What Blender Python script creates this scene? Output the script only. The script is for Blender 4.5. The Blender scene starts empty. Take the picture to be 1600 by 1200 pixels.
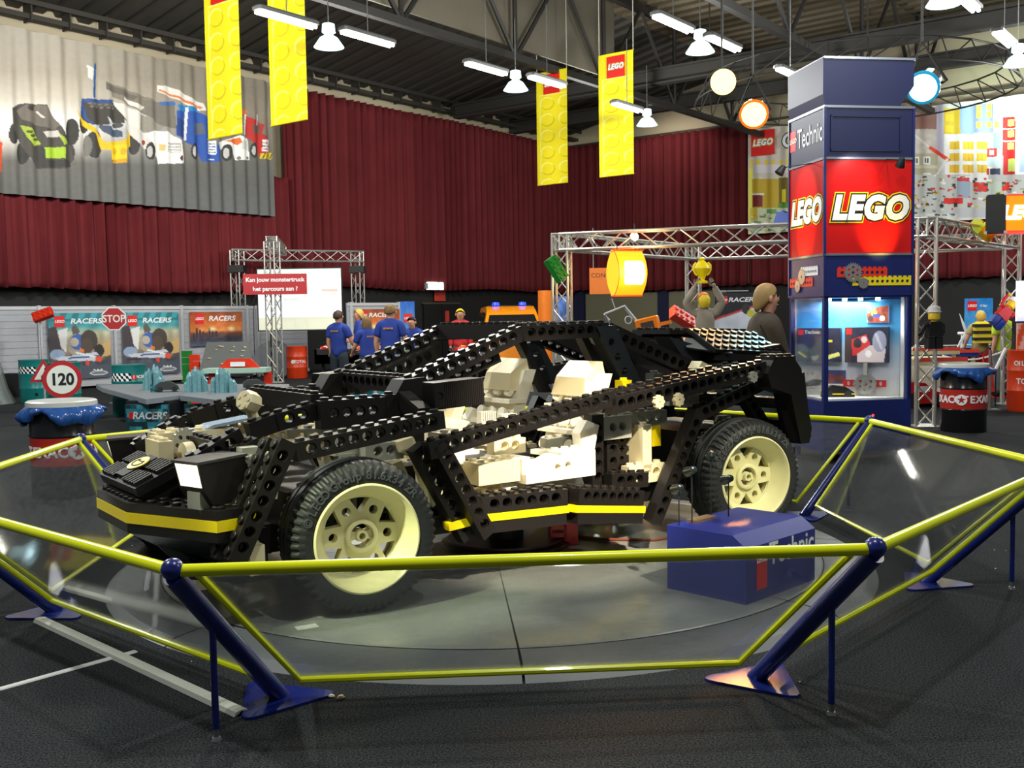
import bpy, bmesh, math, random
import numpy as np
from mathutils import Matrix, Vector, Quaternion
from mathutils.geometry import delaunay_2d_cdt
random.seed(4)
PI = math.pi
SC = bpy.context.scene
COL = SC.collection

# ------------------------------------------------------------------ camera
CAM_H, F, PITCH, ROLL = 1.6, 1618.0, 0.0650, -0.0160
_fw = Vector((0, math.cos(PITCH), -math.sin(PITCH))); _up = Vector((0, math.sin(PITCH), math.cos(PITCH))); _rt = Vector((1, 0, 0))
CR = _rt * math.cos(ROLL) + _up * math.sin(ROLL)
CU = -_rt * math.sin(ROLL) + _up * math.cos(ROLL)
cam = bpy.data.objects.new('camera', bpy.data.cameras.new('camera')); COL.objects.link(cam)
cam.data.sensor_width = 36.0; cam.data.lens = F / 1600 * 36.0; cam.data.clip_end = 200
cam.matrix_world = Matrix(((CR.x, CU.x, -_fw.x, 0), (CR.y, CU.y, -_fw.y, 0), (CR.z, CU.z, -_fw.z, CAM_H), (0, 0, 0, 1)))
SC.camera = cam
EYE = Vector((0, 0, CAM_H))
def at(u, v, d):      # photo measure -> point in the hall at depth d
    r = _fw + CR * ((u - 800) / F) - CU * ((v - 600) / F)
    return EYE + r * (d / r.y)
def ground(u, v, z=0.0):
    r = _fw + CR * ((u - 800) / F) - CU * ((v - 600) / F)
    return EYE + r * ((z - CAM_H) / r.z)

# ------------------------------------------------------------------ world, exposure, lights
SC.view_settings.view_transform = 'Standard'; SC.view_settings.look = 'None'
SC.view_settings.gamma = 1.0; SC.view_settings.use_curve_mapping = False
SC.view_settings.exposure = 0.22
wd = bpy.data.worlds.new('hall_air'); SC.world = wd; wd.use_nodes = True
wd.node_tree.nodes['Background'].inputs[0].default_value = (0.85, 0.9, 1.0, 1)
wd.node_tree.nodes['Background'].inputs[1].default_value = 0.10

ROW = Vector((0.606, 0.795, 0)); ACR = Vector((0.795, -0.606, 0))   # hall axes: along the lamp rows, across them
def light(kind, name, loc, energy, color=(1, 1, 1), target=None, size=None, size_y=None, spot=None, blend=0.4, radius=0.1):
    d = bpy.data.lights.new(name, kind); d.energy = energy; d.color = color
    o = bpy.data.objects.new(name, d); COL.objects.link(o); o.location = loc
    if target is not None:
        o.rotation_euler = (Vector(target) - Vector(loc)).to_track_quat('-Z', 'Y').to_euler()
    if kind == 'AREA':
        d.shape = 'RECTANGLE'; d.size = size; d.size_y = size_y or size
    else:
        d.shadow_soft_size = radius
    if kind == 'SPOT':
        d.spot_size = spot; d.spot_blend = blend
    return o
# rows of ceiling lamps: they run on over the whole hall, also above and behind the photographer
LAMP_Z = 6.4
for (x, y, e) in ((-3.2, 22.0, 900), (2.6, 30.0, 700), (4.6, 21.5, 800), (10.5, 18.5, 900), (15, 27, 900),
                  (-9.0, 14.0, 1300), (-2.2, 12.5, 620), (3.6, 9.5, 560), (-4.8, 4.0, 900), (0.9, 3.0, 520), (7.5, 4.0, 430)):
    light('POINT', 'ceiling_lamp_light', (x, y, LAMP_Z), e, (0.97, 0.99, 0.95), radius=0.35 if y > 8 else 0.12)
# stage spots of the show car
light('SPOT', 'stage_spot_light', (2.6, 1.6, 5.6), 6000, (1.0, 0.86, 0.66), target=(0.35, 6.2, 0.75), spot=0.26, blend=0.5, radius=0.12)
light('SPOT', 'stage_spot_light', (-3.2, 2.2, 5.4), 2600, (0.92, 1.0, 0.66), target=(-0.75, 5.2, 0.45), spot=0.22, blend=0.8, radius=0.12)
light('SPOT', 'stage_spot_light', (4.4, 2.4, 5.6), 1700, (1.0, 0.95, 0.66), target=(1.7, 6.9, 0.45), spot=0.20, blend=0.8, radius=0.12)
light('SPOT', 'banner_fill_light', (-7.0, 15.0, 6.9), 2600, (1.0, 0.96, 0.90), target=(-9.6, 28.5, 6.4), spot=1.0, blend=0.9, radius=0.2)  # added fill: unseen spot that brightens the truck banner
light('SPOT', 'stage_spot_light', (-1.6, 11.5, 5.8), 1000, (1.0, 0.9, 0.75), target=(-0.6, 6.6, 0.9), spot=0.55, blend=0.6, radius=0.15)

# ------------------------------------------------------------------ materials
def lin(c):
    return tuple((x / 255 / 12.92) if x / 255 <= 0.04045 else ((x / 255 + 0.055) / 1.055) ** 2.4 for x in c)
_mc = {}
def mat(name, rgb, rough=0.5, metal=0.0, var=0.06, scale=8.0, spec=0.5, bump=0.0, emit=None, emit_s=0.0, coat=0.0):
    """one procedural surface: a base colour with a little noise in tone and gloss"""
    if name in _mc: return _mc[name]
    m = bpy.data.materials.new(name); m.use_nodes = True; nt = m.node_tree; b = nt.nodes['Principled BSDF']
    c = lin(rgb); b.inputs['Roughness'].default_value = rough; b.inputs['Metallic'].default_value = metal
    b.inputs['Specular IOR Level'].default_value = spec; b.inputs['Coat Weight'].default_value = coat
    tc = nt.nodes.new('ShaderNodeTexCoord'); nz = nt.nodes.new('ShaderNodeTexNoise')
    nz.inputs['Scale'].default_value = scale; nz.inputs['Detail'].default_value = 3
    nt.links.new(tc.outputs['Object'], nz.inputs['Vector'])
    mx = nt.nodes.new('ShaderNodeMix'); mx.data_type = 'RGBA'
    mx.inputs[6].default_value = (*[x * (1 - var) for x in c], 1); mx.inputs[7].default_value = (*[min(1, x * (1 + var)) for x in c], 1)
    nt.links.new(nz.outputs['Fac'], mx.inputs[0]); nt.links.new(mx.outputs[2], b.inputs['Base Color'])
    if bump:
        bp = nt.nodes.new('ShaderNodeBump'); bp.inputs['Strength'].default_value = bump; bp.inputs['Distance'].default_value = 0.01
        nt.links.new(nz.outputs['Fac'], bp.inputs['Height']); nt.links.new(bp.outputs[0], b.inputs['Normal'])
    if emit is not None:
        b.inputs['Emission Color'].default_value = (*lin(emit), 1); b.inputs['Emission Strength'].default_value = emit_s
    _mc[name] = m
    return m
def print_mat(name, rough=0.5, emit=0.0):
    """printed sheet: colours come from the sheet's own colour layer"""
    if name in _mc: return _mc[name]
    m = bpy.data.materials.new(name); m.use_nodes = True; nt = m.node_tree; b = nt.nodes['Principled BSDF']
    a = nt.nodes.new('ShaderNodeVertexColor'); a.layer_name = 'Print'
    nt.links.new(a.outputs[0], b.inputs['Base Color']); b.inputs['Roughness'].default_value = rough
    if emit:
        nt.links.new(a.outputs[0], b.inputs['Emission Color']); b.inputs['Emission Strength'].default_value = emit
    _mc[name] = m
    return m
def pane_mat(name, haze=0.05, tint=(0.97, 0.98, 0.98), haze_col=(150, 155, 160), gloss=0.5, scratches=True):
    if name in _mc: return _mc[name]
    m = bpy.data.materials.new(name); m.use_nodes = True; nt = m.node_tree; nt.nodes.clear(); N = nt.nodes.new; L = nt.links.new
    out = N('ShaderNodeOutputMaterial'); tr = N('ShaderNodeBsdfTransparent'); tr.inputs[0].default_value = (*tint, 1)
    gl = N('ShaderNodeBsdfGlossy'); gl.inputs['Roughness'].default_value = 0.04
    df = N('ShaderNodeBsdfDiffuse'); df.inputs[0].default_value = (*lin(haze_col), 1)
    lw = N('ShaderNodeFresnel'); lw.inputs[0].default_value = 1.45
    mu = N('ShaderNodeMath'); mu.operation = 'MULTIPLY'; mu.inputs[1].default_value = gloss; L(lw.outputs[0], mu.inputs[0])
    m1 = N('ShaderNodeMixShader'); m2 = N('ShaderNodeMixShader')
    tc = N('ShaderNodeTexCoord'); mp = N('ShaderNodeMapping'); nz = N('ShaderNodeTexNoise')
    mp.inputs['Scale'].default_value = (3, 3, 14) if scratches else (1, 1, 1); mp.inputs['Rotation'].default_value = (0.5, 0.7, 0.3)
    nz.inputs['Scale'].default_value = 5.0; nz.inputs['Detail'].default_value = 8; nz.inputs['Roughness'].default_value = 0.7
    L(tc.outputs['Object'], mp.inputs[0]); L(mp.outputs[0], nz.inputs['Vector'])
    mr = N('ShaderNodeMapRange'); mr.inputs[1].default_value = 0.3; mr.inputs[2].default_value = 0.8
    mr.inputs[3].default_value = haze * 0.4; mr.inputs[4].default_value = haze * 1.8; L(nz.outputs['Fac'], mr.inputs[0])
    L(mr.outputs[0], m1.inputs[0]); L(tr.outputs[0], m1.inputs[1]); L(df.outputs[0], m1.inputs[2])
    L(mu.outputs[0], m2.inputs[0]); L(m1.outputs[0], m2.inputs[1]); L(gl.outputs[0], m2.inputs[2])
    L(m2.outputs[0], out.inputs[0]); _mc[name] = m
    return m

# ------------------------------------------------------------------ mesh helpers
def T(x, y, z): return Matrix.Translation((x, y, z))
def R(a, ax='Z'): return Matrix.Rotation(a, 4, ax)
def frame(p0, p1, up=(0, 0, 1)):
    """matrix at p0 whose x runs to p1 and whose z leans to `up`"""
    p0 = Vector(p0); x = (Vector(p1) - p0).normalized(); u = Vector(up)
    y = u.cross(x)
    if y.length < 1e-5: y = Vector((0, 1, 0)).cross(x) if abs(x.y) < 0.9 else Vector((1, 0, 0)).cross(x)
    y.normalize(); z = x.cross(y)
    return Matrix(((x.x, y.x, z.x, p0.x), (x.y, y.y, z.y, p0.y), (x.z, y.z, z.z, p0.z), (0, 0, 0, 1)))
class MB:
    """collects shapes and links them as ONE mesh object"""
    def __init__(s): s.v = []; s.f = []; s.m = []; s.M = Matrix.Identity(4)
    def add(s, vs, fs, mi=0, M=None):
        n = len(s.v); MM = s.M @ M if M is not None else s.M
        s.v += [tuple(MM @ Vector(p)) for p in vs]; s.f += [tuple(i + n for i in f) for f in fs]; s.m += [mi] * len(fs)
        return s
    def box(s, x0, y0, z0, x1, y1, z1, mi=0, M=None):
        return s.add([(x0, y0, z0), (x1, y0, z0), (x1, y1, z0), (x0, y1, z0), (x0, y0, z1), (x1, y0, z1), (x1, y1, z1), (x0, y1, z1)],
                     [(0, 3, 2, 1), (4, 5, 6, 7), (0, 1, 5, 4), (1, 2, 6, 5), (2, 3, 7, 6), (3, 0, 4, 7)], mi, M)
    def rbox(s, x0, y0, z0, x1, y1, z1, r=0.01, mi=0, M=None):
        """box with chamfered vertical and top edges"""
        def ring(i, z): return [(x0 + i + r, y0 + i, z), (x1 - i - r, y0 + i, z), (x1 - i, y0 + i + r, z), (x1 - i, y1 - i - r, z), (x1 - i - r, y1 - i, z), (x0 + i + r, y1 - i, z), (x0 + i, y1 - i - r, z), (x0 + i, y0 + i + r, z)]
        vs = ring(0, z0) + ring(0, z1 - r) + ring(r, z1); fs = [tuple(range(7, -1, -1)), tuple(range(16, 24))]
        for k in (0, 8):
            fs += [(k + i, k + (i + 1) % 8, k + 8 + (i + 1) % 8, k + 8 + i) for i in range(8)]
        return s.add(vs, fs, mi, M)
    def lathe(s, prof, n=24, mi=0, M=None, cap0=True, cap1=True, mod=None):
        """prof: (r, z) pairs turned about z"""
        vs = []; fs = []
        for j, (r, z) in enumerate(prof):
            for i in range(n):
                a = 2 * PI * i / n; rr = mod(j, i, r) if mod else r
                vs.append((rr * math.cos(a), rr * math.sin(a), z))
        for j in range(len(prof) - 1):
            fs += [(j * n + i, j * n + (i + 1) % n, (j + 1) * n + (i + 1) % n, (j + 1) * n + i) for i in range(n)]
        if cap0: fs.append(tuple(range(n - 1, -1, -1)))
        if cap1: fs.append(tuple(range((len(prof) - 1) * n, len(prof) * n)))
        return s.add(vs, fs, mi, M)
    def cyl(s, r, z0, z1, n=16, mi=0, M=None, r2=None): return s.lathe([(r, z0), (r if r2 is None else r2, z1)], n, mi, M)
    def rod(s, p0, p1, r, n=8, mi=0, r2=None):
        p0 = Vector(p0); d = Vector(p1) - p0; q = d.to_track_quat('Z', 'Y').to_matrix().to_4x4()
        return s.lathe([(r, 0), (r if r2 is None else r2, d.length)], n, mi, T(*p0) @ q)
    def tube(s, pts, r, n=8, mi=0, closed=False):
        P = [Vector(p) for p in pts]; vs = []; fs = []; K = len(P); x = None
        for k in range(K):
            a = P[k - 1] if (k or closed) else P[0]; b = P[(k + 1) % K] if (k < K - 1 or closed) else P[-1]
            t = (b - a).normalized()
            if x is None: x = t.orthogonal().normalized()
            x = (x - t * x.dot(t)).normalized(); y = t.cross(x)
            rr = r[k] if isinstance(r, (list, tuple)) else r
            vs += [tuple(P[k] + (x * math.cos(2 * PI * i / n) + y * math.sin(2 * PI * i / n)) * rr) for i in range(n)]
        for k in range(K if closed else K - 1):
            k2 = (k + 1) % K
            fs += [(k * n + i, k * n + (i + 1) % n, k2 * n + (i + 1) % n, k2 * n + i) for i in range(n)]
        if not closed: fs += [tuple(range(n - 1, -1, -1)), tuple(range((K - 1) * n, K * n))]
        return s.add(vs, fs, mi)
    def prism(s, poly, z0, z1, mi=0, M=None):
        n = len(poly); a = sum(poly[i][0] * poly[(i + 1) % n][1] - poly[(i + 1) % n][0] * poly[i][1] for i in range(n))
        if a < 0: poly = poly[::-1]
        vs = [(x, y, z0) for x, y in poly] + [(x, y, z1) for x, y in poly]
        return s.add(vs, [tuple(range(n - 1, -1, -1)), tuple(range(n, 2 * n))] + [(i, (i + 1) % n, n + (i + 1) % n, n + i) for i in range(n)], mi, M)
    def holed(s, outer, holes, z0, z1, mi=0, M=None):
        """plate with holes cut through"""
        pts = list(outer); ed = [(i, (i + 1) % len(outer)) for i in range(len(outer))]; loops = [list(range(len(outer)))]
        for h in holes:
            b = len(pts); pts += list(h); ed += [(b + i, b + (i + 1) % len(h)) for i in range(len(h))]; loops.append(list(range(b, b + len(h))))
        V, E, Fc, _, _, _ = delaunay_2d_cdt([Vector(p) for p in pts], ed, [], 1, 1e-7)
        def inside(p, poly):
            c = False; j = len(poly) - 1
            for i in range(len(poly)):
                if (poly[i][1] > p[1]) != (poly[j][1] > p[1]) and p[0] < (poly[j][0] - poly[i][0]) * (p[1] - poly[i][1]) / (poly[j][1] - poly[i][1]) + poly[i][0]: c = not c
                j = i
            return c
        tri = []
        for f in Fc:
            cc = sum((V[i] for i in f), Vector((0, 0))) / len(f)
            if inside(cc, outer) and not any(inside(cc, h) for h in holes): tri.append(tuple(f))
        nv = len(V); vs = [(v.x, v.y, z1) for v in V] + [(v.x, v.y, z0) for v in V]
        fs = list(tri) + [tuple(i + nv for i in reversed(f)) for f in tri]
        s.add(vs, fs, mi, M)
        for k, lp in enumerate(loops):
            P = [pts[i] for i in lp]; n = len(P)
            a = sum(P[i][0] * P[(i + 1) % n][1] - P[(i + 1) % n][0] * P[i][1] for i in range(n))
            if (a < 0) == (k == 0): P = P[::-1]
            s.add([(x, y, z0) for x, y in P] + [(x, y, z1) for x, y in P], [(i, (i + 1) % n, n + (i + 1) % n, n + i) for i in range(n)], mi, M)
        return s
    def build(s, name, mats, parent=None, smooth=0.6):
        me = bpy.data.meshes.new(name); me.from_pydata(s.v, [], s.f); me.update()
        if not isinstance(mats, (list, tuple)): mats = [mats]
        for m in mats: me.materials.append(m)
        if len(mats) > 1: me.polygons.foreach_set('material_index', s.m)
        if smooth:
            me.shade_smooth(); me.set_sharp_from_angle(angle=smooth)
        o = bpy.data.objects.new(name, me); COL.objects.link(o)
        if parent is not None: o.parent = parent
        return o
def tag(o, label=None, cat=None, group=None, kind=None):
    if label: o['label'] = label
    if cat: o['category'] = cat
    if group: o['group'] = group
    if kind: o['kind'] = kind
    return o
def thing(name, label, cat, loc=(0, 0, 0), rz=0.0, group=None):
    o = bpy.data.objects.new(name, None); COL.objects.link(o); o.empty_display_size = 0.1
    o.location = loc; o.rotation_euler = (0, 0, rz)
    return tag(o, label, cat, group)
def dup(root, loc, rz=0.0, label=None, group=None):
    r = root.copy(); COL.objects.link(r); r.location = loc; r.rotation_euler = (0, 0, rz)
    if label: r['label'] = label
    if group: r['group'] = group
    for ch in list(root.children):
        c = ch.copy(); COL.objects.link(c); c.parent = r
        for g in ch.children:
            d = g.copy(); COL.objects.link(d); d.parent = c
    return r
def struct(o): o['kind'] = 'structure'; return o
def txt(body, size, m, parent=None, M=None, name='lettering', bold=0.0, shear=0.0, extrude=0.002, align='CENTER', space=1.0, xs=1.0):
    """raised lettering lying in the local xy plane, moved by M"""
    cu = bpy.data.curves.new(name, 'FONT'); cu.body = body; cu.size = size; cu.offset = bold; cu.shear = shear; cu.extrude = extrude
    cu.align_x = align; cu.align_y = 'CENTER'; cu.space_character = space; cu.resolution_u = 3
    tmp = bpy.data.objects.new(name, cu); me = bpy.data.meshes.new_from_object(tmp)
    bpy.data.objects.remove(tmp); bpy.data.curves.remove(cu)
    me.transform((M if M is not None else Matrix.Identity(4)) @ Matrix.Diagonal((xs, 1, 1, 1)))
    me.materials.clear(); me.materials.append(m)
    o = bpy.data.objects.new(name, me); COL.objects.link(o)
    if parent is not None: o.parent = parent
    return o
# ------------------------------------------------------------------ printed sheets (posters, banners)
class Print:
    """a small painted picture: coordinates 0..1, y downwards; colours sRGB 0-255"""
    def __init__(s, nx, ny, base):
        s.nx, s.ny = nx, ny; s.a = np.zeros((ny + 1, nx + 1, 3)); s.a[:] = base
        s.X, s.Y = np.meshgrid(np.linspace(0, 1, nx + 1), np.linspace(0, 1, ny + 1))
    def put(s, mask, c, k=1.0):
        mask = mask * k
        s.a = s.a * (1 - mask[..., None]) + np.array(c, float) * mask[..., None]
    def grad(s, stops):
        ys = [q[0] for q in stops]
        for ch in range(3): s.a[..., ch] = np.interp(s.Y, ys, [q[1][ch] for q in stops])
    def rect(s, x0, y0, x1, y1, c, k=1.0): s.put(((s.X >= x0) & (s.X <= x1) & (s.Y >= y0) & (s.Y <= y1)).astype(float), c, k)
    def ell(s, x, y, rx, ry, c, k=1.0, soft=0.0):
        q = np.sqrt(((s.X - x) / rx) ** 2 + ((s.Y - y) / ry) ** 2)
        s.put(np.clip((1 - q) / soft, 0, 1) if soft else (q <= 1).astype(float), c, k)
    def poly(s, P, c, k=1.0):
        m = np.zeros_like(s.X, bool); j = len(P) - 1
        for i in range(len(P)):
            (xi, yi), (xj, yj) = P[i], P[j]
            if yi != yj:
                m ^= ((yi > s.Y) != (yj > s.Y)) & (s.X < (xj - xi) * (s.Y - yi) / (yj - yi) + xi)
            j = i
        s.put(m.astype(float), c, k)
    def line(s, x0, y0, x1, y1, w, c, asp=1.0, k=1.0):
        dx, dy = x1 - x0, (y1 - y0) * asp; t = np.clip(((s.X - x0) * dx + (s.Y - y0) * asp * dy) / (dx * dx + dy * dy + 1e-12), 0, 1)
        s.put((np.hypot(s.X - x0 - t * dx, (s.Y - y0) * asp - t * dy) < w).astype(float), c, k)
    def noise(s, amp, seed=0, cell=6):
        rg = np.random.RandomState(seed); g = rg.rand(s.ny // cell + 2, s.nx // cell + 2)
        NX, NY = np.meshgrid(np.linspace(0, 1, s.nx + 1), np.linspace(0, 1, s.ny + 1)); iy = NY * (g.shape[0] - 1.01); ix = NX * (g.shape[1] - 1.01)
        y0 = iy.astype(int); x0 = ix.astype(int); fy = iy - y0; fx = ix - x0
        v = g[y0, x0] * (1 - fx) * (1 - fy) + g[y0, x0 + 1] * fx * (1 - fy) + g[y0 + 1, x0] * (1 - fx) * fy + g[y0 + 1, x0 + 1] * fx * fy
        s.a += ((v - 0.5) * 2 * amp)[..., None]
    def sheet(s, name, w, h, m, parent=None, M=None, wave=None, thick=0.0):
        """mesh in the local xz plane facing -y, lower left corner at the origin"""
        ny, nx = s.ny, s.nx; GX, GY = np.meshgrid(np.linspace(0, 1, s.nx + 1), np.linspace(0, 1, s.ny + 1)); x = GX * w; z = (1 - GY) * h; y = wave(x, z) if wave else np.zeros_like(x)
        co = np.stack([x, y, z], -1).reshape(-1, 3)
        I = np.arange((nx + 1) * (ny + 1)).reshape(ny + 1, nx + 1)
        q = np.stack([I[:-1, :-1], I[1:, :-1], I[1:, 1:], I[:-1, 1:]], -1).reshape(-1, 4)
        nf = len(q); nv = len(co)
        me = bpy.data.meshes.new(name)
        if thick:   # a back face so the sheet is a real panel
            co = np.concatenate([co, np.array([[0, thick, 0], [w, thick, 0], [w, thick, h], [0, thick, h]])])
            bl, br, tr_, tl = I[-1, 0], I[-1, -1], I[0, -1], I[0, 0]
            ext = [(nv, nv + 3, nv + 2, nv + 1)]
            faces = q.tolist() + [list(e) for e in ext] + [list(I[-1, ::-1]) + [nv, nv + 1], list(I[0, :]) + [nv + 2, nv + 3], list(I[:, 0][::-1]) + [nv + 3, nv], list(I[:, -1]) + [nv + 1, nv + 2]]
            me.from_pydata(co.tolist(), [], faces)
        else:
            me.vertices.add(nv); me.vertices.foreach_set('co', co.ravel())
            me.loops.add(nf * 4); me.loops.foreach_set('vertex_index', q.ravel())
            me.polygons.add(nf); me.polygons.foreach_set('loop_start', np.arange(nf) * 4)
            me.update(calc_edges=True)
        c = np.clip(s.a, 0, 255) / 255.0; c = np.where(c <= 0.04045, c / 12.92, ((c + 0.055) / 1.055) ** 2.4).reshape(-1, 3)
        col = np.ones((len(co), 4)); col[:nv, :3] = c; col[nv:, :3] = c.mean(0)
        ca = me.color_attributes.new('Print', 'FLOAT_COLOR', 'POINT'); ca.data.foreach_set('color', col.ravel())
        me.materials.append(m)
        if wave: me.shade_smooth()
        if M is not None: me.transform(M)
        o = bpy.data.objects.new(name, me); COL.objects.link(o)
        if parent is not None: o.parent = parent
        return o
def up(x, y, z, rz=0.0):
    """matrix that stands lettering (xy) upright at a point, facing -y turned by rz"""
    return T(x, y, z) @ R(rz) @ R(PI / 2, 'X')
def brand_sign(parent, x, y, z, w, rz=0.0, ground_plate=True, t=0.004, name='logo_sign', glow=None):
    """red square with fat slanted white letters edged black and yellow"""
    M = T(x, y, z) @ R(rz)
    if ground_plate: MB().box(-w / 2, -t, -w / 2, w / 2, 0, w / 2, 0, M).build(name, mat('sign_red', (222, 30, 26), 0.4), parent)
    s = w * 0.335; U = M @ R(PI / 2, 'X')
    for nm, b, c, k in (('logo_outline', .046, ('logo_yellow', (250, 214, 20)), 1), ('logo_edge', .034, ('logo_black', (22, 20, 18)), 2), ('logo_letters', .019, ('logo_white', (250, 248, 244)), 3)):
        txt('LEGO', s, mat(c[0], c[1], 0.4), parent, U @ T(0, 0, t * (0.8 + 0.6 * k)), nm, b * w, 0.22, t * 0.3, space=1.12, xs=0.92)
# common finishes
BLACK = mat('black_plastic', (22, 19, 17), 0.46, var=0.12, scale=3, spec=0.38)
SLATE = mat('slate_black_plastic', (38, 42, 45), 0.30)
CREAM = mat('cream_plastic', (226, 214, 172), 0.38)
WHITEP = mat('white_plastic', (236, 230, 208), 0.38)
GREYP = mat('grey_plastic', (150, 150, 138), 0.4)
YEL = mat('yellow_plastic', (246, 220, 10), 0.35)
REDP = mat('red_plastic', (200, 24, 20), 0.35)
ALU = mat('aluminium', (196, 196, 192), 0.32, 0.85)
STEEL = mat('dull_steel', (150, 152, 152), 0.35, 0.7)
BLUEM = mat('blue_enamel', (20, 34, 110), 0.28, coat=0.3)
YELM = mat('yellow_enamel', (228, 236, 2), 0.28, coat=0.3)
DARK = mat('dark_paint', (22, 22, 24), 0.6)
GREYPAINT = mat('grey_paint', (150, 152, 156), 0.5)

# ================================================================== the hall
CORNER = Vector((2.64, 45.0, 0))
def lw(t, z=0, off=0.0): p = CORNER - ROW * t + ACR * off; return Vector((p.x, p.y, z))      # along the left wall, off = distance into the hall
def rw(t, z=0, off=0.0): p = CORNER + ACR * t - ROW * off; return Vector((p.x, p.y, z))      # along the right wall
def lw_t(u):  # left wall run at a photo column
    k = (u - 800) / F; return (2.64 - k * 45) / (0.606 - k * 0.795)
def rw_t(u):
    k = (u - 800) / F; return (k * 45 - 2.64) / (0.795 + k * 0.606)
RZL = math.atan2(ROW.y, ROW.x); RZR = math.atan2(ACR.y, ACR.x)

def carpet_mat():
    m = mat('carpet', (40, 42, 44), 0.95, var=0.25, scale=3.0, spec=0.1)
    nt = m.node_tree; b = nt.nodes['Principled BSDF']; N = nt.nodes.new; L = nt.links.new
    tc = N('ShaderNodeTexCoord'); n1 = N('ShaderNodeTexNoise'); n1.inputs['Scale'].default_value = 120; n1.inputs['Detail'].default_value = 2
    n2 = N('ShaderNodeTexNoise'); n2.inputs['Scale'].default_value = 0.7; n2.inputs['Detail'].default_value = 5
    L(tc.outputs['Object'], n1.inputs[0]); L(tc.outputs['Object'], n2.inputs[0])
    r1 = N('ShaderNodeValToRGB'); r1.color_ramp.elements[0].position = 0.34; r1.color_ramp.elements[1].position = 0.72
    r1.color_ramp.elements[0].color = (*lin((10, 11, 13)), 1); r1.color_ramp.elements[1].color = (*lin((70, 74, 77)), 1)
    L(n1.outputs['Fac'], r1.inputs[0])
    mx = N('ShaderNodeMix'); mx.data_type = 'RGBA'; mx.blend_type = 'MULTIPLY'; mx.inputs[0].default_value = 0.5
    r2 = N('ShaderNodeValToRGB'); r2.color_ramp.elements[0].position = 0.3; r2.color_ramp.elements[1].position = 0.7
    r2.color_ramp.elements[0].color = (0.45, 0.45, 0.45, 1); L(n2.outputs['Fac'], r2.inputs[0])
    L(r1.outputs[0], mx.inputs[6]); L(r2.outputs[0], mx.inputs[7]); L(mx.outputs[2], b.inputs['Base Color'])
    bp = N('ShaderNodeBump'); bp.inputs['Strength'].default_value = 0.5; bp.inputs['Distance'].default_value = 0.006
    L(n1.outputs['Fac'], bp.inputs['Height']); L(bp.outputs[0], b.inputs['Normal'])
    return m
struct(MB().add([(-40, -14, 0), (40, -14, 0), (40, 60, 0), (-40, 60, 0)], [(0, 1, 2, 3)]).build('floor', carpet_mat(), smooth=0))
# walls: black lower zone, plain upper zone behind the curtains
wl_m = mat('wall_beige', (176, 164, 138), 0.8, var=0.08, scale=0.6)
def wall(name, p0, p1, z0, z1, m, th=0.25):
    M = frame((p0.x, p0.y, 0), (p1.x, p1.y, 0)); L = (Vector(p1) - Vector(p0)).length
    return MB().box(0, 0, z0, L, th, z1, 0, M).build(name, m, smooth=0)
BK = mat('black_wall', (24, 23, 24), 0.7)
struct(wall('wall_left', lw(38), lw(0), 0, 2.75, BK)); o = struct(wall('wall_left', lw(38), lw(0), 2.75, 9.6, wl_m))
struct(wall('wall_back', rw(0), rw(34), 0, 2.75, BK)); struct(wall('wall_back', rw(0), rw(34), 2.75, 11.4, wl_m))
# pale panels and navy columns of the lower back wall
pm = mat('panel_khaki', (120, 116, 92), 0.7)
for i, (a, b) in enumerate(((918, 1032), (1046, 1136))):
    t0, t1 = rw_t(a), rw_t(b); p, q = rw(t0, 0, 0.06), rw(t1, 0, 0.06)
    struct(wall('trim_%d' % (i + 1), p, q, 0.0, 2.5, pm, 0.05))
for i, a in enumerate((908, 1039)):
    t0 = rw_t(a); struct(MB().box(-.25, -.08, 0, .25, .1, 2.7, 0, T(*rw(t0, 0, 0.02)) @ R(RZR)).build('column_%d' % (i + 1), mat('navy_paint', (24, 28, 60), 0.6), smooth=0))
# ribbed roof deck: low eaves along the left wall, flat over the hall
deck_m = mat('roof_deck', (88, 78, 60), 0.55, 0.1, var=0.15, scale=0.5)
def deck(name, o0, o1, z0, z1, dm, t0=-2, t1=48, pitch=0.62):
    vs = []; fs = []; n = int((t1 - t0) / pitch)
    for k in range(n):
        for dt, dz in ((0, 0), (0.30, 0), (0.36, 0.11), (0.56, 0.11)):
            t = t0 + (k + dt) * pitch if False else t0 + k * pitch + dt
            for o_, z in ((o0, z0), (o1, z1)):
                p = CORNER - ROW * t + ACR * o_; vs.append((p.x, p.y, z + dz))
    m = len(vs) // 2
    fs = [(2 * i, 2 * i + 1, 2 * i + 3, 2 * i + 2) for i in range(m - 1)]
    return MB().add(vs, fs).build(name, dm, smooth=0)
struct(deck('ceiling', -0.3, 8.0, 9.25, 10.9, mat('roof_deck_shaded', (54, 51, 46), .6, .1, var=.15, scale=.5))); struct(deck('ceiling', 8.0, 40.0, 10.9, 11.3, deck_m))  # eaves stretch: same deck, its dim light put into a darker colour
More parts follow.
